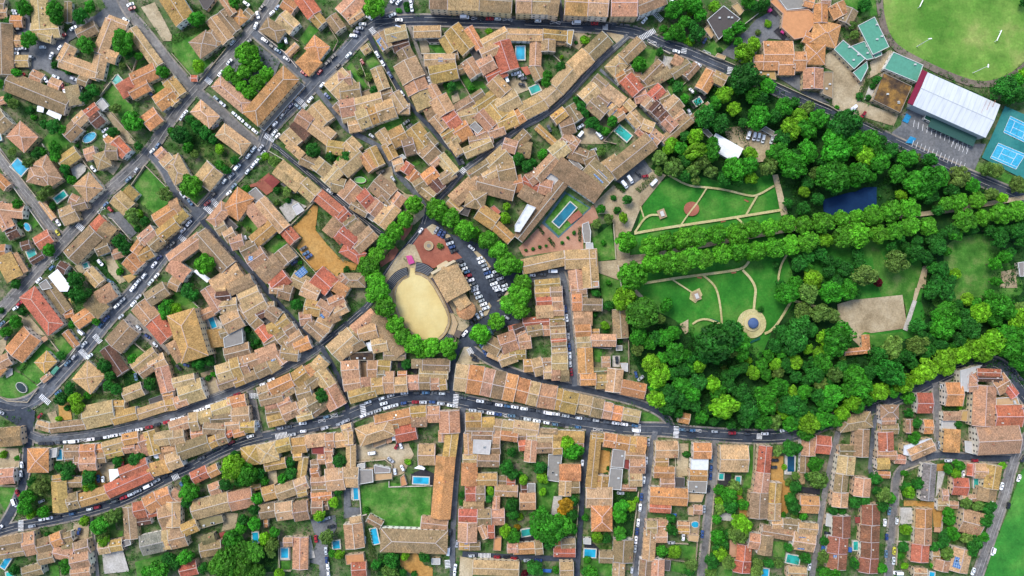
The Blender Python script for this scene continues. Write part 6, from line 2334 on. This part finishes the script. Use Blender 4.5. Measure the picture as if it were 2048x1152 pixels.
def sheet_mat():
    m, nt, b = newmat('ribbed_sheet', .45)
    oi = N(nt, 'ShaderNodeObjectInfo'); tc = N(nt, 'ShaderNodeTexCoord')
    w1 = N(nt, 'ShaderNodeTexWave', wave_type='BANDS', bands_direction='X'); w1.inputs['Scale'].default_value = .105; L(nt, tc.outputs['Object'], w1.inputs[0])
    c = mix(nt, 1.0, oi.outputs['Color'], ramp(nt, w1.outputs[1], [(0.0, (.86, .87, .88)), (.1, (1, 1, 1)), (1, (1, 1, 1))]), 'MULTIPLY')
    n1 = noise(nt, mapping(nt, tc.outputs['Object'], .5, .05, 1), 1.0, 4, .6)
    c = mix(nt, 1.0, c, ramp(nt, n1, [(.3, (.84, .85, .86)), (.55, (1, 1, 1)), (.8, (1.02, 1.02, 1.02))]), 'MULTIPLY')
    L(nt, c, b.inputs['Base Color']); return m
M_SHEET = sheet_mat()
# ------------------------------------------------------------------ gymnasium
for it in items:
    if it[0][0] == 'GYM':
        q = it[0]; x1, y1 = tp(q[1], q[2], it); x2, y2 = tp(q[3], q[4], it); w = float(q[5]) / 4; ev = 8.5
        a, b = P(x1, y1, ev), P(x2, y2, ev); d = b - a; W = w * S * (H - ev) / H; rz = math.atan2(d.y, d.x); loc = (a + b) / 2; loc.z = 0
        g = empty('sports_hall', loc, rz); rm, wm, em = wing_mesh(d.length, W, ev, False, 1.1)
        link('wall', wm, M_METAL, g, rgb((226, 230, 230))); ro = link('roof', rm, M_SHEET, g, rgb((240, 246, 248), .6))
        mb = MB(); mb.box(-d.length / 2, -.15, ev + 1.12, d.length / 2, .15, ev + 1.2); link('ridge_cap', mb.me('ridge_cap'), M_PLAIN, ro, rgb((190, 200, 205)))
        mb = MB(); hl = d.length / 2
        mb.prism([(-hl - 3.2, -W / 2), (-hl - .02, -W / 2), (-hl - .02, W / 2), (-hl - 3.2, W / 2)], ev - .5, ev + .25); link('gable_canopy', mb.me('gable_canopy'), M_METAL, g, rgb((150, 34, 66)))
        mb = MB(); mb.box(-hl * .35, -W / 2 - 5.5, 3.6, hl * .9, -W / 2 + .3, 3.9); link('side_canopy', mb.me('side_canopy'), M_METAL, g, rgb((58, 100, 90)))
        for k in range(7):
            x = -hl * .33 + k * hl * 1.2 / 6; mb = MB(); mb.box(x - .12, -W / 2 - 5.3, 0, x + .12, -W / 2 - 5.05, 3.6); link('canopy_post', mb.me('canopy_post'), M_METAL, g, (.5, .52, .52))
        for k in range(3):
            mb = MB(); x = hl * (.62 + .1 * k); mb.box(x, 1 + 3 * k, ev + .98 - .16 * k, x + .12, 9 + k, ev + 1.0); link('rust_seam', mb.me('rust_seam'), M_METAL, ro, rgb((206, 140, 110)))
        thing(g, 'sports hall', '', 0, 0, label='huge white-roofed sports hall with dark red gable edge by the field')

# ------------------------------------------------------------------ pools
RECT = lambda L_, W_: [(-L_ / 2, -W_ / 2), (L_ / 2, -W_ / 2), (L_ / 2, W_ / 2), (-L_ / 2, W_ / 2)]
for it in items:
    q = it[0]
    if q[0] != 'p': continue
    x1, y1 = tp(q[2], q[3], it); x2, y2 = tp(q[4], q[5], it); w = float(q[6]) / 4 * S; oval = len(q) > 7
    a, b = P(x1, y1, .5), P(x2, y2, .5); d = b - a; Ln = d.length
    wat = dict(m=W_M, b=W_B, t=W_T, d=W_D, g=W_G, k=W_K)[q[1]]
    t = empty('trampoline' if q[1] == 'k' else 'swimming_pool', (a + b) / 2 * 1, math.atan2(d.y, d.x)); t.location.z = 0
    if oval:
        Ln = max(Ln, .5) + w * .25
        sh = lambda k: [((Ln / 2 + k) * math.cos(2 * pi * i / 24), (w / 2 + k) * math.sin(2 * pi * i / 24)) for i in range(24)]
    else: sh = lambda k: RECT(Ln + 2 * k, w + 2 * k)
    zt = ZTOP + .12
    o_, i_ = sh(.55 if not oval else .3), sh(0); mb = MB(); n = len(o_)
    for i in range(n):
        j = (i + 1) % n
        mb.face([(*o_[i], zt), (*o_[j], zt), (*i_[j], zt), (*i_[i], zt)]); mb.face([(*o_[i], .1), (*o_[j], .1), (*o_[j], zt), (*o_[i], zt)]); mb.face([(*i_[j], zt - .1), (*i_[i], zt - .1), (*i_[i], zt), (*i_[j], zt)])
    link('coping', mb.me('coping'), M_PLAIN, t, rgb((226, 222, 210)))
    mb = MB(); mb.face([(*p, zt - .07) for p in i_]); link('water' if q[1] != 'k' else 'mat', mb.me('water'), wat, t)
    px, py = (x1 + x2) / 2, (y1 + y2) / 2
    cn = dict(m='deep teal', b='bright blue', t='turquoise', d='dark blue', g='green', k='black')[q[1]]
    thing(t, 'trampoline' if q[1] == 'k' else 'pool', f"{cn} oval garden trampoline" if q[1] == 'k' else f"{cn} {'oval' if oval else 'rectangular'} swimming pool", px, py, None if q[1] == 'k' else 'private swimming pools')
    fill([(px - 6, py - 6), (px + 6, py - 6), (px + 6, py + 6), (px - 6, py + 6)], 1)

# ------------------------------------------------------------------ garden walls and hedges
def leaf_cloud(n, fn, size, seed, br=(.8, 1.2)):
    """n leaf clumps (quads); fn(rng)-> (pos, outward normal)"""
    rg = random.Random(seed); v = []; f = []; col = []
    for i in range(n):
        p, nrm, b = fn(rg); nrm = (nrm + Vector((rg.gauss(0, .55), rg.gauss(0, .55), rg.gauss(0, .55) + .12))).normalized()
        t = nrm.orthogonal().normalized(); t.rotate(Matrix.Rotation(rg.uniform(0, 6.28), 3, nrm)); s = nrm.cross(t)
        sz = size * rg.uniform(.65, 1.3); k = len(v); a = sz * rg.uniform(.7, 1.1)
        v += [p - t * a, p + s * sz * .55, p + t * a, p - s * sz * .55]; f.append((k, k + 1, k + 2, k + 3))
        c = b * rg.uniform(*br); col += [c] * 4
    return v, f, col

def leaf_mesh(name, v, f, col):
    me = bpy.data.meshes.new(name); me.from_pydata([tuple(p) for p in v], [], f)
    at = me.color_attributes.new('Col', 'FLOAT_COLOR', 'POINT')
    arr = np.ones((len(v), 4), np.float32); arr[:, :3] = np.array(col, np.float32)[:, None]
    at.data.foreach_set('color', arr.ravel()); me.materials.append(M_LEAF); me.update(); return me

for it in items:
    q = it[0]
    if q[0] == 'w':
        pts = pts_of(q[1:], it); o0 = P(*pts[0], 0); mb = MB(); th = .16; hh = R.uniform(1.6, 2.3)
        for a, b in zip(pts, pts[1:]):
            A, B = P(*a, 1.5) - o0, P(*b, 1.5) - o0; A.z = B.z = 0; d = (B - A).normalized(); n = Vector((-d.y, d.x, 0)) * th; e = d * th
            mb.prism([tuple((A - n - e)[:2]), tuple((B - n + e)[:2]), tuple((B + n + e)[:2]), tuple((A + n - e)[:2])], 0, hh); hh += .003
        t = link('garden_wall', mb.me('garden_wall'), M_PLAIN, None, jit(rgb(R.choice(((222, 206, 176), (206, 190, 164), (232, 222, 204), (190, 170, 146))))), o0)
        m = pts[len(pts) // 2]; m0 = pts[len(pts) // 2 - 1]; thing(t, 'wall', 'pale rendered garden wall', (m[0] + m0[0]) / 2, (m[1] + m0[1]) / 2, 'garden walls between plots')
    elif q[0] == 'k':
        w = float(q[1]) / 4 * S; pts = pts_of(q[2:], it); o0 = P(*pts[0], 0); segs = []
        for a, b in zip(pts, pts[1:]):
            A, B = P(*a, 1.5) - o0, P(*b, 1.5) - o0; A.z = B.z = 0; segs.append((A, B, (B - A).length))
        tot = sum(s[2] for s in segs); hh = min(2.6, .9 + w * .4)
        def fn(rg):
            x = rg.uniform(0, tot)
            for A, B, l in segs:
                if x <= l: break
                x -= l
            d = (B - A).normalized(); n = Vector((-d.y, d.x, 0)); u = rg.uniform(-1, 1); zz_ = hh * math.sqrt(max(0, 1 - u * u)) * .95
            p = A + d * min(x, l) + n * (u * w / 2) + Vector((0, 0, max(.15, zz_ + rg.gauss(0, .15))))
            return p, n * u + Vector((0, 0, .8)), 1.0
        v, f, col = leaf_cloud(int(60 + tot * w * 5), fn, .42, len(THINGS))
        ob = link('hedge', leaf_mesh('hedge', v, f, col), None, None, jit(rgb(R.choice(((52, 104, 34), (40, 88, 30), (84, 116, 48))))), o0)
        m = pts[len(pts) // 2]; thing(ob, 'hedge', 'leafy green garden hedge', m[0], m[1], 'garden hedges')

# ------------------------------------------------------------------ trees
def crown_mesh(name, seed, nl, lump, leaf, nleaf, flat=.8, core=.66):
    rg = random.Random(seed); lumps = []
    for i in range(nl):
        # spread over the upper two thirds of a sphere
        z = 1 - 1.45 * (i + .5) / nl; a = i * 2.39996 + rg.uniform(-.4, .4); r = math.sqrt(max(0, 1 - z * z))
        rr = rg.uniform(.52, .8) * (1 if i % 7 else .5)
        lumps.append((Vector((r * math.cos(a) * rr, r * math.sin(a) * rr, z * rr * flat)), lump * rg.uniform(.7, 1.25), rg.uniform(.62, 1.4)))
    bm = bmesh.new(); bmesh.ops.create_icosphere(bm, subdivisions=2, radius=core)
    for vv in bm.verts:
        vv.co *= 1 + rg.uniform(-.14, .14); vv.co.z *= flat
    cv = [vv.co.copy() for vv in bm.verts]; cf = [tuple(x.index for x in ff.verts) for ff in bm.faces]; bm.free()
    def fn(g):
        c, r, b = lumps[g.randrange(nl)]
        d = Vector((g.gauss(0, 1), g.gauss(0, 1), g.gauss(.35, 1))).normalized()
        if d.dot(c) < -.2 * c.length: d = -d
        return c + d * r * g.uniform(.82, 1.08), d, b
    v, f, col = leaf_cloud(nleaf, fn, leaf, seed, (.62, 1.4))
    k = len(cv); f = [tuple(i + k for i in q) for q in f]
    return leaf_mesh(name, cv + v, cf + f, [.85] * k + col)
VAR = {}
for kd, (nl, lump, leaf, nleaf, flat, core) in dict(p=(52, .22, .1, 2700, .85, .68), g=(44, .25, .1, 2400, .9, .6), d=(42, .26, .1, 2300, .95, .6), o=(46, .24, .1, 2100, .85, .55), y=(44, .25, .1, 2300, .85, .57), c=(46, .24, .085, 3200, .6, .7)).items():
    VAR[kd] = [crown_mesh('crown', hash((kd == 'p', nl)) % 997 + 31 * i + ord(kd), nl, lump, leaf, nleaf, flat, core) for i in range(5)]
tb = MB(); tb.tube(0, 0, 0, 1, .5, .28, 8)
for a in range(4):
    an = a * pi / 2 + .4; x, y = math.cos(an), math.sin(an); n = len(tb.v)
    tb.v += [(x * .16 - y * .1, y * .16 + x * .1, .8), (x * .16 + y * .1, y * .16 - x * .1, .8), (x * 2.2, y * 2.2, 1.5), (x * .1, y * .1, 1.0)]
    for ff in ((0, 1, 2), (1, 3, 2), (3, 0, 2)): tb.f.append(tuple(n + i for i in ff)); tb.uv.append([(0, 0)] * 3)
TRUNK = tb.me('trunk'); TRUNK.materials.append(M_BARK)
TCOL = dict(p=(108, 192, 48), g=(76, 170, 42), d=(58, 140, 46), o=(128, 168, 74), y=(136, 204, 42), c=(90, 156, 46), R=(104, 26, 40), Y=(204, 160, 40))
TDESC = dict(p='round plane tree', g='mid-green leafy tree', d='dark green tree', o='pale olive-green tree', y='yellow-green leafy tree', c='broad umbrella pine', R='purple-red leaved tree', Y='golden yellow tree')
TNAME = dict(p='plane_tree', g='leafy_tree', d='dark_tree', o='olive_green_tree', y='yellow_green_tree', c='umbrella_pine', R='purple_tree', Y='golden_tree')
for it in items:
    q = it[0]
    if q[0] != 't': continue
    for i in range(1, len(q), 4):
        px, py = tp(q[i], q[i + 1], it); kd = q[i + 3]; r = float(q[i + 2]) / 4 * S
        park = inpoly(px, py, PARK)
        if park: r *= 1.0
        if kd == 'p': r *= 1.1
        shrub = r < 2.4
        mesh = VAR[kd if kd in VAR else 'g'][R.randrange(5)]
        sz = r * (1.0 + R.uniform(-.05, .08)); ht = (r * (.75 if shrub else 1.15)) + (2.2 if park else .8) * (0 if shrub else 1)
        zc = ht + (0.1 if shrub else sz * .15)
        p = P(px, py, zc)
        t = empty('garden_shrub' if shrub else TNAME[kd], (p.x, p.y, 0), R.uniform(0, 6.28))
        cr = link('crown', mesh, None, t, jit(rgb(TCOL[kd]), .16), (0, 0, zc)); e_ = .06 if kd == 'p' else .19; cr.scale = (sz * R.uniform(1 - e_, 1 + e_), sz * R.uniform(1 - e_, 1 + e_), sz * R.uniform(.8, 1.15))
        tr = link('trunk', TRUNK, None, t, None, (0, 0, 0)); tr.scale = (max(.14, r * .1), max(.14, r * .1), max(.5, ht - sz * .1))
        size = '' if shrub else ('small ' if r < 3.4 else ('large ' if r > 5.4 else ''))
        desc = (TDESC[kd].replace('tree', 'shrub') if shrub else size + TDESC[kd])
        thing(t, 'shrub' if shrub else 'tree', desc, px, py, 'garden shrubs' if shrub else ('park trees' if park else 'trees of the town'))
        fill([(px - 3, py - 3), (px + 3, py - 3), (px + 3, py + 3), (px - 3, py + 3)], 1)

# ------------------------------------------------------------------ cars
def car_mesh(Ln, W, zt, c0, c1, t0, t1, inset):
    def ring(x0, x1, hw, z, ch):
        return [(x0 + ch, -hw, z), (x1 - ch, -hw, z), (x1, -hw + ch, z), (x1, hw - ch, z), (x1 - ch, hw, z), (x0 + ch, hw, z), (x0, hw - ch, z), (x0, -hw + ch, z)]
    h = Ln / 2; w = W / 2
    rings = [ring(-h + .08, h - .08, w - .06, .25, .3), ring(-h, h, w, .5, .35), ring(-h + .05, h - .12, w - .04, .86, .38), ring(c0, c1, w - .1, .9, .12), ring(t0, t1, w - inset, zt, .14)]
    v = [p for r in rings for p in r]; f = []
    for k in range(4):
        for i in range(8): j = (i + 1) % 8; f.append((8 * k + i, 8 * k + j, 8 * k + 8 + j, 8 * k + 8 + i))
    f.append(tuple(range(32, 40))); f.append(tuple(range(7, -1, -1)))
    body = pydata('body', v, f); body.materials.append(M_PAINT)
    lo, hi = rings[3], rings[4]; gb = MB()
    def pane(i0, i1, a=.12, b=.88):
        p0, p1, p2, p3 = (Vector(lo[i0]), Vector(lo[i1]), Vector(hi[i1]), Vector(hi[i0])); n = (p1 - p0).cross(p3 - p0).normalized() * .025
        def q(u, t): return (p0 * (1 - u) + p1 * u) * (1 - t) + (p3 * (1 - u) + p2 * u) * t + n
        gb.face([q(.03, a), q(.97, a), q(.97, b), q(.03, b)])
    pane(2, 3, .05, .95); pane(6, 7, .05, .95); pane(0, 1); pane(4, 5)
    g = gb.me('window'); g.materials.append(M_GLASS); return body, g
CARS = [car_mesh(4.4, 1.84, 1.46, -1.75, 1.0, -1.25, .35, .27), car_mesh(4.5, 1.8, 1.44, -1.6, 1.0, -.95, .3, .28), car_mesh(3.9, 1.7, 1.5, -1.8, 1.05, -1.4, .4, .25)]
VANS = [car_mesh(5.3, 2.05, 2.3, -2.58, 1.9, -2.5, 1.3, .16), car_mesh(4.8, 1.95, 1.95, -2.3, 1.5, -2.2, .85, .18)]
wb = MB()
for sgn in (0,):
    n = 12
    for i in range(n):
        a0, a1 = 2 * pi * i / n, 2 * pi * (i + 1) / n; r = .32
        wb.face([(r * math.cos(a0), -.1, r * math.sin(a0)), (r * math.cos(a1), -.1, r * math.sin(a1)), (r * math.cos(a1), .1, r * math.sin(a1)), (r * math.cos(a0), .1, r * math.sin(a0))])
    for s in (-.1, .1): wb.face([(.32 * math.cos(2 * pi * i / n), s, .32 * math.sin(2 * pi * i / n)) for i in range(n)])
WHEEL = wb.me('wheel'); M_RUB, _nt, _b = newmat('rubber', .8); _b.inputs['Base Color'].default_value = (.02, .02, .02, 1); WHEEL.materials.append(M_RUB)
CCOL = dict(w=[(232, 236, 240), (222, 226, 230), (206, 212, 216), (240, 242, 244), (188, 194, 200), (150, 157, 165), (238, 238, 236), (170, 174, 178)], k=[(44, 48, 54), (58, 62, 68), (84, 90, 96), (34, 38, 46)], b=[(52, 84, 140), (70, 112, 150), (96, 128, 150), (40, 66, 120)], r=[(176, 30, 44), (150, 28, 40)], y=[(216, 206, 70)], v=[(238, 241, 244)])
CDESC = dict(w='white or silver', k='dark', b='blue', r='red', y='yellow', v='white')
ncar = 0
for it in items:
    q = it[0]
    if q[0] not in 'cy' or len(q[0]) > 1: continue
    st = 4
    if q[0] == 'y':       # parked motorbikes
        for i in range(1, len(q), 4):
            px, py = tp(q[i], q[i + 1], it); p = P(px, py, .3)
            t = empty('motorbike', (p.x, p.y, ZTOP), R.uniform(-.2, .2)); mb = MB(); mb.prism([(-.6, -.16), (.5, -.2), (.75, 0), (.5, .2), (-.6, .16)], .45, .95); link('body', mb.me('body'), M_PAINT, t, rgb((60, 64, 70)))
            mb = MB(); mb.box(.42, -.38, .95, .52, .38, 1.1); link('handlebar', mb.me('handlebar'), M_PAINT, t, (.1, .1, .1))
            for s in (-.7, .72): link('wheel', WHEEL, None, t, None, (s, 0, .32))
            thing(t, 'motorbike', 'small dark parked motorbike', px, py, 'motorbikes in the lane')
        continue
    for i in range(1, len(q), st):
        px, py = tp(q[i], q[i + 1], it); a = float(q[i + 2]); k = q[i + 3]; p = P(px, py, 1.0)
        body, gl_ = (VANS if k == 'v' else CARS)[R.randrange(2 if k == 'v' else 3)]
        rz = -math.radians(a) + (pi if R.random() < .5 else 0)
        road = street_of(px, py)[0] < 13
        o = link('parked_van' if k == 'v' else ('parked_car' if road else 'car'), body, None, None, jit(rgb(R.choice(CCOL[k]), .9 if k in 'wv' else .75), .04), (p.x, p.y, ZTOP), rz)
        link('window', gl_, None, o)
        hx, hy = (1.7, .98) if k == 'v' else (1.3, .82)
        for sx in (-1, 1):
            for sy in (-1, 1): link('wheel', WHEEL, None, o, None, (sx * hx, sy * hy, .32))
        thing(o, 'van' if k == 'v' else 'car', f"{CDESC[k]} {'van' if k == 'v' else 'car'}", px, py, 'parked vans' if k == 'v' else 'parked cars'); ncar += 1

# ------------------------------------------------------------------ small furniture
for it in items:
    q = it[0]
    if q[0] == 'O':
        px, py = tp(q[1], q[2], it); r = float(q[3]) / 4 * S; t = empty('fountain', P(px, py, 0)); mb = MB(); n = 28; zt = ZTOP + .5
        for i in range(n):
            a0, a1 = 2 * pi * i / n, 2 * pi * (i + 1) / n
            def ci(rr, a, z): return (rr * math.cos(a), rr * math.sin(a), z)
            mb.face([ci(r, a0, zt), ci(r, a1, zt), ci(r * .82, a1, zt), ci(r * .82, a0, zt)]); mb.face([ci(r, a0, 0), ci(r, a1, 0), ci(r, a1, zt), ci(r, a0, zt)]); mb.face([ci(r * .82, a1, 0), ci(r * .82, a0, 0), ci(r * .82, a0, zt), ci(r * .82, a1, zt)])
        link('basin_rim', mb.me('basin_rim'), M_PLAIN, t, rgb((206, 186, 150)))
        mb = MB(); mb.face([(r * .84 * math.cos(2 * pi * i / n), r * .84 * math.sin(2 * pi * i / n), zt - .18) for i in range(n)]); link('basin_floor', mb.me('basin_floor'), M_PLAIN, t, rgb((196, 170, 130)))
        mb = MB(); mb.tube(0, 0, 0, 1.6, .6, .35, 12); mb.tube(0, 0, 1.6, 1.85, 1.1, 1.2, 14); link('centre_bowl', mb.me('centre_bowl'), M_PLAIN, t, rgb((150, 146, 136)))
        thing(t, 'fountain', '', 0, 0, label='round stone fountain on the terracotta square')
    elif q[0] == 'BS':
        px, py = tp(q[1], q[2], it); r = float(q[3]) / 4 * S; t = empty('bandstand', P(px, py, 2)); t.location.z = 0
        mb = MB(); mb.tube(0, 0, 0, ZTOP + .5, r * 1.5, r * 1.5, 24); link('platform', mb.me('platform'), M_PLAIN, t, rgb((226, 212, 160)))
        mb = MB(); n = 24
        for i in range(n):
            a0, a1 = 2 * pi * i / n, 2 * pi * (i + 1) / n
            for k in range(4):
                f0, f1 = k / 4 * pi / 2, (k + 1) / 4 * pi / 2
                def sp(f, a): return (r * math.cos(f) * math.cos(a), r * math.cos(f) * math.sin(a), 3.6 + r * .45 * math.sin(f))
                mb.face([sp(f0, a0), sp(f0, a1), sp(f1, a1), sp(f1, a0)])
        link('dome_roof', mb.me('dome_roof'), M_PLAIN, t, rgb((84, 112, 160)))
        for i in range(8):
            mb = MB(); mb.tube(r * .9 * math.cos(i * pi / 4), r * .9 * math.sin(i * pi / 4), .5, 3.6, .12, .12, 8); link('column', mb.me('column'), M_PLAIN, t, rgb((220, 215, 200)))
        thing(t, 'bandstand', '', 0, 0, label='round bandstand with blue domed roof on the park lawn')
    elif q[0] == 'Q':
        px, py = tp(q[1], q[2], it); t = empty('goal', P(px, py, 0), -math.radians(float(q[3]))); l = float(q[4]) / 4 * S / 2
        for s in (-1, 1):
            mb = MB(); mb.tube(s * l, 0, 0, 2.6, .12, .12, 8); link('post', mb.me('post'), M_PLAIN, t, (.85, .85, .85))
        mb = MB(); mb.box(-l, -.22, 2.44, l, .22, 2.66); link('crossbar', mb.me('crossbar'), M_PLAIN, t, (.85, .85, .85))
        thing(t, 'goal', '', 0, 0, label='white goal frame at the ' + ('upper' if py < 30 else 'right-hand') + ' end of the sports field')
    elif q[0] == 'L':
        px, py = tp(q[1], q[2], it); t = empty('floodlight_mast', P(px, py, 0), R.uniform(0, 6)); mb = MB(); mb.tube(0, 0, 0, 14, .22, .12, 8); link('mast', mb.me('mast'), M_PLAIN, t, (.7, .7, .7))
        mb = MB(); mb.box(-.9, -.25, 14, .9, .25, 14.5); link('lamp_head', mb.me('lamp_head'), M_PLAIN, t, (.85, .86, .86))
        thing(t, 'floodlight', '', 0, 0, label='tall white floodlight mast at field edge, ' + ('left' if px < 1900 else 'right') + ' of two')
    elif q[0] == 'j':
        px, py = tp(q[1], q[2], it); t = empty('playground_slide', P(px, py, 0), -math.radians(float(q[3]))); mb = MB(); mb.box(-1.2, -.7, 0, .3, .7, 1.5); link('tower', mb.me('tower'), M_PLAIN, t, rgb((210, 60, 130)))
        mb = MB(); mb.face([(.3, -.45, 1.45), (3, -.45, .3), (3, .45, .3), (.3, .45, 1.45)]); link('chute', mb.me('chute'), M_PLAIN, t, rgb((236, 90, 160)))
        mb = MB(); mb.box(-1.4, -.9, 2.5, .5, .9, 2.6); link('roof', mb.me('roof'), M_PLAIN, t, rgb((226, 70, 150)))
        thing(t, 'slide', '', 0, 0, label='pink playground slide on dark matting, ' + ('upper' if py < 40 else 'lower') + ' of two')
    elif q[0] == 'b':
        px, py = tp(q[1], q[2], it); t = empty('park_bench', P(px, py, 0), -math.radians(float(q[3])) + R.uniform(-.1, .1))
        mb = MB(); mb.box(-1.4, -.35, .42, 1.4, .35, .5); link('seat', mb.me('seat'), M_PLAIN, t, rgb((190, 120, 90))); mb = MB(); mb.box(-1.4, .36, .5, 1.4, .44, .95); link('backrest', mb.me('backrest'), M_PLAIN, t, rgb((190, 120, 90)))
        for s in (-1.1, 1.1):
            mb = MB(); mb.box(s - .08, -.33, 0, s + .08, .33, .42); link('leg', mb.me('leg'), M_PLAIN, t, (.3, .28, .26))
        thing(t, 'bench', 'reddish wooden park bench', px, py, 'park benches')
for px, py, nm in ((1323, 428, 'upper'), (1392, 592, 'lower')):
    z0 = ZTOP; t = empty('stone_table', P(px, py, 0), -1.2)
    mb = MB(); mb.box(-1.5, -1.0, z0 + .7, 1.5, 1.0, z0 + .85); link('table_top', mb.me('table_top'), M_PLAIN, t, rgb((226, 226, 222)))
    mb = MB(); mb.box(-.5, -.4, 0, .5, .4, z0 + .7); link('pedestal', mb.me('pedestal'), M_PLAIN, t, rgb((120, 116, 108)))
    mb = MB(); mb.prism([(-2.6, -2.2), (2.6, -2.2), (2.6, 2.2), (-2.6, 2.2)], 0, z0 + .12); link('plinth', mb.me('plinth'), M_PLAIN, t, rgb((190, 164, 130)))
    thing(t, 'table', '', 0, 0, label=f'white stone table on a paved square, {nm} of two on the lawns')

# ------------------------------------------------------------------ low garden planting no one could count
def shrub_stuff():
    rg = random.Random(5); v = []; f = []; col = []
    cand = []
    ys, xs = np.nonzero((occ == 0) | (occ == 3))
    idx = list(range(len(ys))); rg.shuffle(idx)
    n = 0
    for i in idx:
        px, py = xs[i] * 2 + rg.random() * 2, ys[i] * 2 + rg.random() * 2
        if occ[ys[i], xs[i]] == 0 and rg.random() < .35: continue
        y0, y1, x0, x1 = max(0, ys[i] - 1), min(GY, ys[i] + 2), max(0, xs[i] - 1), min(GX, xs[i] + 2)
        if (occ[y0:y1, x0:x1] == 1).any() and rg.random() < .55: continue
        r = rg.uniform(.5, 1.3) if rg.random() < .8 else rg.uniform(1.2, 2.0); z = r * .7; c = P(px, py, z); b0 = rg.uniform(.6, 1.35)
        def fn(g):
            d = Vector((g.gauss(0, 1), g.gauss(0, 1), g.gauss(.5, .8))).normalized(); return c + Vector((d.x * r, d.y * r, d.z * r * .8)), d, b0
        a, bq, cc = leaf_cloud(int(10 + r * 12), fn, .34, n); k = len(v); v += a; f += [tuple(q_ + k for q_ in w_) for w_ in bq]; col += cc
        n += 1
        if n > 6000: break
    o = link('garden_shrubbery', leaf_mesh('garden_shrubbery', v, f, col), None, None, rgb((80, 140, 54))); kind(o, 'stuff'); o['label'] = 'low green shrubs and weeds filling back gardens'
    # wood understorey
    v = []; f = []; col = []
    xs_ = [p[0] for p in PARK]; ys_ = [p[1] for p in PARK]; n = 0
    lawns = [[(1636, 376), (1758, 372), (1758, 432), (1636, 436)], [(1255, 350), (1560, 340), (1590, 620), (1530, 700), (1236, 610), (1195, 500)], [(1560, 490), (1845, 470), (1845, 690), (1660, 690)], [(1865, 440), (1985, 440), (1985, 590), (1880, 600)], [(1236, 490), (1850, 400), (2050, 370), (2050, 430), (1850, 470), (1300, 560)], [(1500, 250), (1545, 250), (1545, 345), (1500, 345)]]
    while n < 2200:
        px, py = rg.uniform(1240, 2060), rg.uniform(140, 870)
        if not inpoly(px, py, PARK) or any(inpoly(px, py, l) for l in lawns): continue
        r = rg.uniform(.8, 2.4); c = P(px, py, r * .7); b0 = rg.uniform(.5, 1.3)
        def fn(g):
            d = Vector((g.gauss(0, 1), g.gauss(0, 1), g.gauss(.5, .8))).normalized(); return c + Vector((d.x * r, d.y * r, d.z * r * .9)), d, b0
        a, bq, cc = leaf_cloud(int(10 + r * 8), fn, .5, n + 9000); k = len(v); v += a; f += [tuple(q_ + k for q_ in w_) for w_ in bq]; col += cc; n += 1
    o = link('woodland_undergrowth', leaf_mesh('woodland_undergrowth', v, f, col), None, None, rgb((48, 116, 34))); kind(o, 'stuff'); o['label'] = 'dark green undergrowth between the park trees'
shrub_stuff()
finish_labels()

# ------------------------------------------------------------------ camera, light, sky
cam = bpy.data.cameras.new('camera'); co = bpy.data.objects.new('camera', cam); C.objects.link(co)
co.location = (0, 0, H); co.rotation_euler = (0, 0, 0); cam.sensor_width = 36; cam.sensor_fit = 'HORIZONTAL'
cam.lens = 36 / (2048 * S / H); cam.clip_end = 6000; sc.camera = co
w = bpy.data.worlds.new('World'); sc.world = w; w.use_nodes = True; nt = w.node_tree
bg = nt.nodes['Background']; sky = nt.nodes.new('ShaderNodeTexSky'); sky.sky_type = 'NISHITA'; sky.sun_disc = False
EL, AZ = math.radians(56), math.radians(-40)      # sun towards the upper left of the photograph
sky.sun_elevation = EL; sky.sun_rotation = AZ; sky.air_density = 1.0; sky.dust_density = 2.0
nt.links.new(sky.outputs[0], bg.inputs[0]); bg.inputs[1].default_value = 0.15
sl = bpy.data.lights.new('sun', 'SUN'); so = bpy.data.objects.new('sun', sl); C.objects.link(so)
sl.energy = 1.4; sl.angle = math.radians(20); sl.color = (1, .96, .9)
dv = Vector((math.sin(AZ) * math.cos(EL), math.cos(AZ) * math.cos(EL), math.sin(EL)))
so.rotation_euler = dv.to_track_quat('Z', 'Y').to_euler(); so.location = dv * 300
sc.view_settings.view_transform = 'Standard'; sc.view_settings.look = 'None'; sc.view_settings.gamma = 1; sc.view_settings.exposure = 0.95
sc.cycles.max_bounces = 5; sc.cycles.diffuse_bounces = 3; sc.cycles.glossy_bounces = 2; sc.cycles.transmission_bounces = 2
sc.cycles.use_denoising = True
